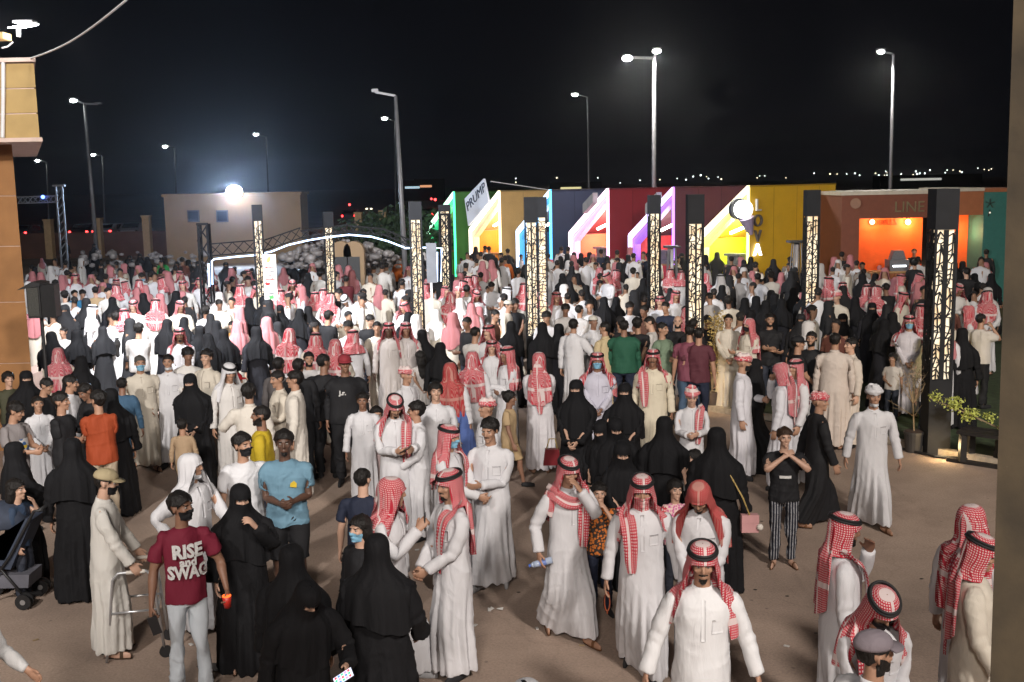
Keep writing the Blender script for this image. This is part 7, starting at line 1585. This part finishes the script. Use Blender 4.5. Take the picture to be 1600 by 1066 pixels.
def standing(code, face, h):
    """-> h, outfit, head, kwargs, description"""
    bk = abs(((face + 180) % 360) - 180) > 120; sd = 60 < abs(((face + 180) % 360) - 180) <= 120
    vw = 'back turned' if bk else ('side on' if sd else 'facing us')
    th = rr.choice((WHITE, WHITE, (.60, .59, .60), (.62, .60, .57), CREAM, GREYW)); ps = rr.choice(('stand', 'stand2', 'stand3', 'phone', 'onehand', 'clasp', 'hip', 'walk') if not bk else ('stand', 'stand2', 'clasp', 'onehand', 'talk', 'fold', 'back'))
    sk = rr.choice('lmmmdd'); col = 'cream' if th in (CREAM,) else 'white'
    k = dict(pose=ps, skin_=sk)
    if code == 'R': return h or rr.uniform(1.64, 1.82), 'thobe', rr.choice(('classic', 'classic', 'back', 'hood')), dict(k, col=th, extra=('moust',) if not bk else ()), f'man in {col} thobe, red scarf, {vw}'
    if code == 'P': return h or 1.74, 'thobe', 'cape', dict(k, col=th, extra=('noagal',)), f'man in {col} thobe, draped scarf, {vw}'
    if code == 'W': return h or 1.76, 'thobe', 'classic', dict(k, col=th, headcol='white'), f'man in {col} thobe, white scarf, {vw}'
    if code == 'U': return h or 1.74, 'thobe', 'turban', dict(k, col=th), f'man in {col} thobe, wrapped scarf, {vw}'
    if code == 'K': return h or 1.74, 'thobe', 'skullcap', dict(k, col=CREAM, headcol=(.5, .47, .4)), f'man in skull cap {vw}'
    if code[0] == 'B': return h or rr.uniform(1.68, 1.78), 'thobe', 'bare', dict(k, col=th, extra=('maskw',) if code == 'Bm' else (), hair=rr.choice(('hair', 'hairthick'))), f'bareheaded man in {col} thobe {vw}'
    if code == 'C': return h or 1.40, 'thobe', 'bare', dict(k, col=th), f'boy in {col} thobe {vw}'
    if code == 'N': return h or rr.uniform(1.58, 1.68), 'abaya', 'niqab', dict(k, pose=rr.choice(('stand', 'clasp', 'onehand', 'walk')), col=rr.choice((BLACK, (.012, .012, .016), (.010, .011, .014)))), f'woman in black abaya {vw}'
    if code == 'G': return h or 1.25, 'dress', 'bare', dict(k, col=(.5, .47, .45), hair='long'), f'girl in pale dress {vw}'
    if code == 'O': return h or 1.25, 'tee', 'bare', dict(k, col=(.50, .20, .02)), f'child in orange yellow top {vw}'
    n, c = TEEC[code[1]]
    return h or 1.74, rr.choice(('tee', 'teelong')), 'bare', dict(k, col=c, hair=rr.choice(('hair', 'hairthick'))), f'person in {n} shirt {vw}'
ents = []
for x, y, code, face, h in crowd:
    hh, of, hd, kw, desc = standing(code, face + rr.uniform(-18, 18), h); P0_ = at_z(x, y, (hh+.03)); ents.append((P0_.y, x, y, hh, face + rr.uniform(-15, 15), of, hd, kw, desc))
ents.sort(key=lambda e: e[0])
room = 300 - NP[0]
# labels: kind + which one counted from a landmark
byk = {}
for i, e in enumerate(ents[:room]):
    x = e[1]; l = min(LAND, key=lambda q: abs(q[0]-x)); side = 'left' if x < l[0] else 'right'; band = 'near' if e[0] < 19 else ('middle' if e[0] < 26 else 'far')
    byk.setdefault((e[8], l[1], side, band), []).append((abs(x-l[0]), i))
ORD = ['', 'second ', 'third ', 'fourth ', 'fifth ', 'sixth ', 'seventh ']
LB = {}
for (d, l, side, band), v in byk.items():
    v.sort()
    for k, (_, i) in enumerate(v): LB[i] = f"{ORD[min(k, 6)]}{d}, {band} row, {side} of {l[4:]}"
for i, e in enumerate(ents[:room]):
    Y, x, y, hh, face, of, hd, kw, desc = e
    lab = LB[i]; kw = dict(kw); kw['pose'] = rr.choice(VARS.get(kw['pose'], [kw['pose']]))
    HP.append(person(x, y, hh, face, of, hd, label=lab, group='people in the crowd on the plaza', lod='lo' if Y > 15 else 'hi', **kw))
# staff behind the counters
def staff(pt, fc, col, lab): HP.append(person(0, 0, 1.72, fc, 'tee', 'bare', 'clasp', lab, skin_='m', col=col, col2=DK, lod='lo', pos=pt))
C = kc(5) + fd*.75 + wd*1.55; staff((C.x, C.y), -60, (.45, .40, .22), 'server in pale shirt behind the lime kiosk counter')
C = kc(3) + fd*1.5 + wd*1.5; staff((C.x, C.y), -60, DK, 'server in black behind the red kiosk counter')
p = at_y(1429, 380, YR+1); staff((p.x, YR+1), 10, DK, 'server in black behind the brown red kiosk counter')
# ------------------------------------------------------------------ far rows, past three hundred people: one object of kind stuff
m, nt_, b = nmat('far_crowd_cloth'); va = N_(nt_, 'ShaderNodeVertexColor'); va.layer_name = 'Col'; L(nt_, va.outputs[0], b.inputs['Base Color']); b.inputs['Roughness'].default_value = .85
M_FAR = m
def tiny(keys):
    out = []
    for (k, v), ra, c in keys:
        V, F, W, U = TPL[k, v]; V2, F2 = decimate(skin(V, W, *solve_cache[:2]), F, ra); out.append((V2, F2, c))
    return out
if 'stand' not in _solved: _solved['stand'] = solve(POSES['stand'])
solve_cache = _solved['stand']
SKN = (.26, .145, .09); PK = (.42, .16, .17)
arch = {'R': tiny([(('thobelo', 0), .16, None), (('body', 'lo'), .09, SKN), (('classic', 0), .08, PK)]), 'W': tiny([(('thobelo', 1), .2, None), (('body', 'lo'), .09, SKN), (('classic', 1), .08, (.55, .53, .52))]),
        'B': tiny([(('thobelo', 0), .16, None), (('body', 'lo'), .09, SKN), (('hair', 'lo'), .5, (.01, .008, .008))]), 'N': tiny([(('abayalo', 0), .18, None), (('body', 'lo'), .08, SKN), (('niqab', 0), .10, (.008, .008, .01))]),
        'T': tiny([(('teelonglo', 0), .3, None), (('trouserslo', 0), .3, (.02, .02, .03)), (('body', 'lo'), .12, SKN), (('hair', 'lo'), .5, (.01, .008, .008))])}
SV, SF, SCc = [], [], []; nn = 0
def put(code, x, y, h, face, col):
    global nn
    P_ = at_z(x, y, h+.03); a = R(face) - math.atan2(P_.x, P_.y); s_ = h/1.75; ca, sa = math.cos(a)*s_, math.sin(a)*s_
    for V, F, c in arch[code]:
        Q = np.stack([V[:, 0]*ca - V[:, 1]*sa + P_.x, V[:, 0]*sa + V[:, 1]*ca + P_.y, V[:, 2]*s_ + .005], 1)
        SV.append(Q); SF.append(F + nn); SCc.append(np.tile(np.array((c or col) + (1,)), (len(Q), 1))); nn += len(Q)
for e in ents[room:]:
    code = {'abaya': 'N', 'tee': 'T', 'teelong': 'T', 'dress': 'T'}.get(e[5], {'classic': 'W' if e[7].get('headcol') == 'white' else 'R', 'back': 'R', 'cape': 'R'}.get(e[6], 'B')); put(code, e[1], e[2], e[3], e[4], e[7].get('col', WHITE))
used = [(e[1], e[2]) for e in ents] ; taken = [(float(o.location.x), float(o.location.y)) for o, _, _ in HP]
n_f = 0
def ok_at(x, y):
    P_ = at_z(x, y, 1.7)
    if P_.y > 46 or any((P_.x-a)**2 + (P_.y-b_)**2 < .30 for a, b_ in taken): return False
    for i in range(6):   # not inside a kiosk
        C = kc(i); r = Vector((P_.x, P_.y, 0)) - C; e_, t_ = r.dot(wd), r.dot(fd)
        if e_ > -.5 and e_ < 5.6 and t_ > -.4 and t_ < 2.8: return False
    if P_.y > YR-.8 and P_.x > 10: return False
    taken.append((P_.x, P_.y)); return True
for k in range(2600):
    x = rr.uniform(40, 1556); y = 393 + 62*rr.random()**1.15 if k % 3 else rr.uniform(440, 505)
    if x < 330: y += 8
    if n_f > 250: break
    if 330 < x < 640 and y < 415: continue
    if ok_at(x, y):
        n_f += 1
        dark = x > 880 or (y < 410); code = rr.choices('RWBNT', (3, 1, 4, 6, 3) if dark else (8, 2, 6, 3, 2))[0]
        col = {'N': (.010, .010, .012), 'T': rr.choice((DK, DK, NAVY, (.2, .18, .16), (.10, .03, .02), (.4, .38, .36)))}.get(code, rr.choice((WHITE, (.60, .59, .60), CREAM)))
        put(code, x, y, rr.uniform(1.50, 1.80) if rr.random() < .85 else rr.uniform(1.1, 1.4), rr.choice((0, 90, 180, 180, 180, -90)) + rr.uniform(-30, 30), col)
me = mesh_np('far_crowd', np.concatenate(SV), np.concatenate(SF), (M_FAR,))
ca_ = me.color_attributes.new(name='Col', type='FLOAT_COLOR', domain='POINT'); ca_.data.foreach_set('color', np.concatenate(SCc).astype(np.float32).ravel())
o = bpy.data.objects.new('far_crowd', me); COL.objects.link(o); o['kind'] = 'stuff'

# ================================================================== things held, carried and rolled
M_PH = plain('phone_black', (.012, .012, .014), .3, noise=0); M_SCR = emis('phone_screen', (.75, .8, 1), .8); M_BOT = plain('clear_plastic', (.35, .42, .55), .15, noise=0); M_CAPB = plain('blue_cap', (.05, .12, .45), .4, noise=0)
def held(Pn, n, along=.09): return hand_world(Pn, n, along)
def phone_at(c, d, nrm, label, lit=False):
    d = Vector(d).normalized(); nrm = Vector(nrm).normalized(); u = d.cross(nrm).normalized()
    M = Matrix(((u.x, d.x, nrm.x, c.x), (u.y, d.y, nrm.y, c.y), (u.z, d.z, nrm.z, c.z), (0, 0, 0, 1)))
    e = empty('phone', label, 'phone', c); loc_parent(MB().box((-.037, -.075, -.005), (.037, .075, .004), M).ok('case', M_PH), e)
    loc_parent(MB().box((-.034, -.070, .0045), (.034, .070, .0065), M).ok('screen', M_SCR if lit else M_PH), e)
    if lit:
        ms_ = [emis('icon_'+n_, c_, .8) for n_, c_ in (('red', (.9, .1, .1)), ('blue', (.1, .3, .9)), ('green', (.1, .7, .3)), ('pink', (.9, .3, .7)))]
        for i in range(3):
            for j in range(5): loc_parent(MB().box((-.029+.021*i, -.06+.025*j, .0067), (-.014+.021*i, -.045+.025*j, .0080), M).ok('icon', ms_[(i*2+j) % 4]), e)
def bottle_at(c, d, label):
    d = Vector(d).normalized(); e = empty('water_bottle', label, 'bottle', c)
    loc_parent(MB().tube([c - d*.10, c + d*.05, c + d*.075], .031, 12, .028).ok('body', M_BOT, smooth=True), e); loc_parent(MB().tube([c + d*.075, c + d*.10], .028, 12, .013).ok('neck', M_BOT, smooth=True), e)
    loc_parent(MB().tube([c + d*.101, c + d*.118], .015, 12).ok('lid', M_CAPB), e); loc_parent(MB().tube([c - d*.045, c + d*.02], .0318, 12).ok('wrapper', plain('bottle_wrapper', (.15, .22, .5), .5, noise=.1)), e)
c, d, n = held(rise, 'R', .10); phone_at(c + Vector((.03, -.06, -.04)), Vector((.3, 0, -1)), Vector((.3, -1, 0)), 'black phone held low by the man in maroon T-shirt')
c, d, n = held(rise, 'L', .10); e = empty('red_cup', 'glowing orange red cup in hand of the man in maroon T-shirt', 'cup', c)
loc_parent(MB().tube([c + Vector((0, 0, -.05)), c + Vector((0, -.01, .05))], .028, 14, .038).ok('cup', plain('red_plastic', (.55, .03, .02), .4, noise=0), smooth=True), e); loc_parent(MB().tube([c + Vector((0, -.01, .042)), c + Vector((0, -.01, .056))], .036, 14).ok('lit_top', emis('orange_glow', (1, .12, .02), 2.2)), e)
c, d, n = held(ph2, 'L', .11); phone_at(c + Vector((0, -.05, .02)), Vector((.75, .1, .45)), Vector((-.2, -.6, .8)), 'lit phone showing coloured icons in hand of woman at bottom', True)
c, d, n = held(cough, 'R', .09); bottle_at(c, Vector((-1, 0, -.25)), 'small water bottle held by the man covering his mouth')
c, d, n = held(must, 'R', .09); bottle_at(c, Vector((.35, -.1, -1)), 'water bottle held low by the moustached man')
c, d, n = held(wb, 'L', .09); bottle_at(c, Vector((.1, 0, 1)), 'water bottle held by the man in white head cloth')
c, d, n = held(text1, 'R', .10); phone_at(c + Vector((.02, -.02, .03)), Vector((.5, -.3, .3)), Vector((0, -.3, 1)), 'phone held by the man with thick black cord')
c, d, n = held(cup2, 'R', .09); tag(MB().tube([c + Vector((0, 0, -.06)), c + Vector((0, 0, .05))], .03, 12, .038).ok('paper_cup', M_CUP, smooth=True), 'white cup held by the man with mask under his chin', 'cup')
c, d, n = held(phone1, 'R', .08); phone_at(c, Vector((0, .2, 1)), Vector((-1, 0, 0)), 'phone held to the ear of the man in grey trainers')
c, d, n = held(beads, 'R', .10)
tag(MB().tube([c + Vector((.022*math.sin(a), 0, -.09 + .085*math.cos(a))) for a in [k*math.pi/10 for k in range(21)]], .006, 6).tube([c + Vector((0, 0, -.17)), c + Vector((0, 0, -.20))], .006, 6).ok('prayer_beads', plain('brown_beads', (.22, .05, .02), .4, noise=.2)), 'loop of brown prayer beads hanging from the hand of the wrapped man', 'beads')
# pink shoulder bag and strap
o_, S_, s_ = purse; X, Y, _ = o_.location
bc = Vector((X + .30, Y - .16, .80)); e = empty('shoulder_bag', 'small pale pink shoulder bag on gold chain at the woman in black', 'bag', bc)
M_PK = plain('pink_leather', (.50, .26, .26), .5, noise=.1); loc_parent(MB().box((bc.x-.08, bc.y-.04, bc.z-.12), (bc.x+.09, bc.y+.04, bc.z+.06)).ok('bag_body', M_PK), e); loc_parent(MB().box((bc.x-.082, bc.y-.045, bc.z-.02), (bc.x+.092, bc.y-.0405, bc.z+.063)).ok('flap', M_PK), e)
loc_parent(MB().sphere((bc.x+.10, bc.y-.05, bc.z-.06), .035).ok('pompom', M_CUP, smooth=True), e); loc_parent(MB().tube([(X+.10, Y-.19, 1.28), (X+.22, Y-.25, 1.05), (bc.x, bc.y-.02, bc.z+.06)], .008, 6).ok('chain', M_GOLD), e)
c = at_z(862, 712, .42); e = empty('red_bag', 'dark red handbag held low beside the woman in black niqab', 'bag', c); M_RB = plain('red_leather', (.22, .012, .02), .5, noise=.15)
loc_parent(MB().prism([(c.x-.12, c.y-.05, c.z-.13), (c.x+.13, c.y-.05, c.z-.13), (c.x+.10, c.y-.05, c.z+.10), (c.x-.09, c.y-.05, c.z+.10)], (0, 0, 0), (0, .10, 0)).ok('bag_body', M_RB), e); loc_parent(MB().tube([(c.x-.07, c.y, c.z+.10), (c.x-.03, c.y, c.z+.24), (c.x+.05, c.y, c.z+.24), (c.x+.08, c.y, c.z+.10)], .009, 6).ok('handle', M_GOLD), e)
c = at_z(318, 655, .95); e = empty('grey_bag', 'grey shoulder bag on the stooping woman in black', 'bag', c); loc_parent(MB().box((c.x-.13, c.y-.22, c.z-.10), (c.x+.13, c.y-.12, c.z+.10)).ok('bag_body', plain('grey_leather', (.10, .10, .11), .5, noise=.1)), e); loc_parent(MB().tube([(c.x-.12, c.y-.17, c.z+.1), (c.x-.10, c.y-.1, c.z+.4)], .01, 6).ok('strap', M_BLACK), e)
# walking frame
o_, S_, s_ = walker; hL = hand_world(walker, 'L', .06)[0]; hR_ = hand_world(walker, 'R', .06)[0]; rz = o_.rotation_euler.z
f = Vector((math.sin(rz), -math.cos(rz), 0)); 
M_ALU = plain('aluminium_tube', (.60, .61, .63), .3, .75, noise=.05)
wf = empty('walking_frame', 'silver aluminium walking frame with small front wheels, held by the old man', 'walking frame', (hR_.x, hR_.y, 0))
for hh, nm in ((hL, 'L'), (hR_, 'R')):
    z = hh.z - .03; a = Vector((hh.x, hh.y, z)) - f*.20; b_ = Vector((hh.x, hh.y, z)) + f*.14
    loc_parent(MB().tube([Vector((a.x, a.y, .01)) - f*.10, a - Vector((0, 0, .06)), a + f*.05, b_ - f*.05, b_ + Vector((0, 0, -.05)), Vector((b_.x, b_.y, .10)) + f*.06], .0135, 10).ok('side_tube', M_ALU, smooth=True), wf)
    q1, q2 = a + f*-.04, b_ + f*.03; loc_parent(MB().tube([Vector((q1.x, q1.y, .46)), Vector((q2.x, q2.y, .46))], .011, 8).ok('side_rail', M_ALU, smooth=True), wf)
    wc = Vector((b_.x, b_.y, .055)) + f*.07; sd_ = Vector((-f.y, f.x, 0)); loc_parent(MB().tube([wc - sd_*.012, wc + sd_*.012], .055, 16).ok('wheel', M_BLACK), wf)
    g1 = Vector((hh.x, hh.y, z)); loc_parent(MB().tube([g1 - f*.08, g1 + f*.08], .018, 10).ok('grip', M_CUP), wf)
fl_ = Vector((hL.x, hL.y, 0)) + f*.16; fr_ = Vector((hR_.x, hR_.y, 0)) + f*.16
for z in (.46, .78): loc_parent(MB().tube([fl_ + Vector((0, 0, z)), fr_ + Vector((0, 0, z))], .012, 8).ok('cross_bar', M_ALU, smooth=True), wf)
# stroller at the left edge
g0 = G(18, 952); st = empty('stroller', 'dark blue and grey folding stroller cut off by the left edge', 'stroller', (g0.x, g0.y, 0)); X, Y = g0.x, g0.y
M_SF = plain('navy_canvas', (.03, .04, .065), .8, noise=.2, scale=12); M_SG = plain('grey_canvas', (.10, .10, .12), .8, noise=.2)
for dx in (-.35, .12):
    for dy in (0, .42):
        for e_ in (-.035, .035): loc_parent(MB().tube([(X+dx+.02, Y+dy+e_-.012, .085), (X+dx+.02, Y+dy+e_+.012, .085)], .08, 18).ok('wheel', M_BLACK), st)
        loc_parent(MB().tube([(X+dx+.02, Y+dy-.05, .085), (X+dx+.02, Y+dy+.05, .085)], .028, 10).ok('hub', M_STEEL), st)
for dy in (0.03, .40):
    loc_parent(MB().tube([(X-.33, Y+dy, .10), (X+.02, Y+dy, .55), (X+.30, Y+dy, 1.02), (X+.40, Y+dy, 1.03)], .015, 8).ok('frame_tube', M_BLACK, smooth=True), st)
    loc_parent(MB().tube([(X+.14, Y+dy, .10), (X-.15, Y+dy, .50)], .014, 8).ok('frame_tube', M_BLACK, smooth=True), st)
loc_parent(MB().prism([(X-.42, Y+.05, .46), (X+.0, Y+.05, .40), (X+.26, Y+.05, .92), (X+.20, Y+.05, .94), (X-.05, Y+.05, .50), (X-.42, Y+.05, .54)], (0, 0, 0), (0, .34, 0)).ok('seat', M_SF), st)
loc_parent(MB().prism([(X-.2, Y+.06, .20), (X+.16, Y+.06, .20), (X+.18, Y+.06, .34), (X-.22, Y+.06, .34)], (0, 0, 0), (0, .32, 0)).ok('basket', M_SG), st)
so = Soup(); so.ball((X-.12, Y+.22, .84), (.26, .21, .24), 20); V_ = so.V[0]; V_[:, 2] = np.maximum(V_[:, 2], .82); V_ = V_[:]; loc_parent(quads(so.F, [tuple(v) for v in V_], 'canopy', M_SF, smooth=True), st)
loc_parent(MB().tube([(X+.36, Y+.02, 1.03), (X+.40, Y+.2, 1.05), (X+.36, Y+.42, 1.03)], .02, 8).ok('handle', M_BLACK, smooth=True), st)
# ------------------------------------------------------------------ prints on clothes
def tee_front(x, z, off, w=1.0):
    zz = [1.475, 1.447, 1.40, 1.32, 1.20, 1.08, .96, .86]; rx = np.interp(z, zz[::-1], [.07, .13, .176, .188, .178, .176, .188, .192][::-1])*1.0; ry = np.interp(z, zz[::-1], [.066, .086, .11, .124, .126, .126, .136, .14][::-1])*w; cy = np.interp(z, zz[::-1], [.015, .012, .005, 0, -.004, -.003, 0, 0][::-1])
    return cy - ry*np.sqrt(np.maximum(1-(x/rx)**2, .05)) - off
def print_mesh(Pn, name, V2, F, mat, off=.010, back=False, w=1.0):
    """V2: (n,2) x,z in rest pose; wraps onto the shirt and moves with it"""
    o_, S_, s_ = Pn; x, z = V2[:, 0], V2[:, 1]; y = tee_front(x, z, off, w)
    V = np.stack([x, -y if back else y, z], 1)
    if back: V[:, 0] *= -1
    V = skin(V, weights(V, 'cloth'), S_[0], S_[1]); ob = bpy.data.objects.new(name, mesh_np(name, V, F, (mat,), smooth=False)); COL.objects.link(ob)
    sh = [c_ for c_ in o_.children if c_.name.split('.')[0] in ('shirt', 'thobe')][0]; ob.parent = sh; return ob
def text2d(txt, size, cx, cz, sx_=1.0):
    cu = bpy.data.curves.new('t', 'FONT'); cu.body = txt; cu.size = size; cu.align_x = 'CENTER'; cu.align_y = 'CENTER'; cu.resolution_u = 2; cu.offset = size*.045
    o = bpy.data.objects.new('tmp', cu); COL.objects.link(o)
    mo = o.modifiers.new('r', 'REMESH') if False else None
    V, F = evaluated(o); bpy.data.objects.remove(o); bpy.data.curves.remove(cu); return np.stack([V[:, 0]*sx_ + cx, V[:, 1] + cz], 1), F
M_PRW = plain('white_print', (.58, .57, .56), .8, noise=.15, scale=60); M_PRY = plain('yellow_print', (.6, .42, .03), .8, noise=.05)
for txt, sz, cz, cx, sx_ in (('RISE', .150, 1.300, .012, .90), ('and', .095, 1.215, .012, 1.0), ('SWAG', .150, 1.128, .012, .74)):
    V2, F = text2d(txt, sz, cx, cz, sx_); print_mesh(rise, 'shirt_lettering', V2, F, M_PRW, .013)
V2 = np.array([(.045, 1.25), (.105, 1.235), (.11, 1.275), (.085, 1.305), (.052, 1.285)]); print_mesh(blue, 'badge', V2, np.array([[0, 1, 2], [0, 2, 3], [0, 3, 4]]), M_PRY, .020, w=1.1)
X_, Z_ = np.meshgrid(np.linspace(-.08, .08, 8), np.linspace(1.12, 1.28, 8)); fq = [[i*8+j, i*8+j+1, (i+1)*8+j+1] for i in range(7) for j in range(7)] + [[i*8+j, (i+1)*8+j+1, (i+1)*8+j] for i in range(7) for j in range(7)]
V2 = np.stack([X_.ravel(), Z_.ravel()], 1); print_mesh(gray, 'chest_print', V2, np.array(fq), pattern_mat('blue_print', (.03, .10, .28), (.5, .5, .5), 11), .012)
V2[:, 1] -= .06; V2 *= [.45, .25]; V2[:, 1] += .92; V2[:, 1] -= .03; print_mesh(gray, 'chest_print', V2, np.array(fq), M_PRY, .016)
for Pn in HP:
    if 'white chest mark' in Pn[0]['label']:
        V2, F = text2d('J.r.', .08, -.06, 1.28); print_mesh(Pn, 'shirt_lettering', V2, F, M_PRW, .026, False, 1.2)
    if 'striped trousers with both' in Pn[0]['label']: V2 = np.stack([X_.ravel()*.9, 1.18 + (Z_.ravel()-1.20)*.22], 1); print_mesh(Pn, 'chest_stripe', V2, np.array(fq), M_PRW, .012)

# ================================================================== thin haze, added for the glow round the lamps
def haze():
    m = bpy.data.materials.new('glow_haze'); m.use_nodes = True; nt = m.node_tree; nt.nodes.clear()
    o_ = nt.nodes.new('ShaderNodeOutputMaterial'); v = nt.nodes.new('ShaderNodeVolumePrincipled'); v.inputs['Color'].default_value = (.92, .94, 1, 1); v.inputs['Density'].default_value = HAZE; v.inputs['Anisotropy'].default_value = .92
    nt.links.new(v.outputs[0], o_.inputs['Volume'])
    b = MB().box((-950, -60, -1.5), (950, 1550, 40)).ok('haze', m, kind='stuff'); return b
HAZE = .0005
haze()
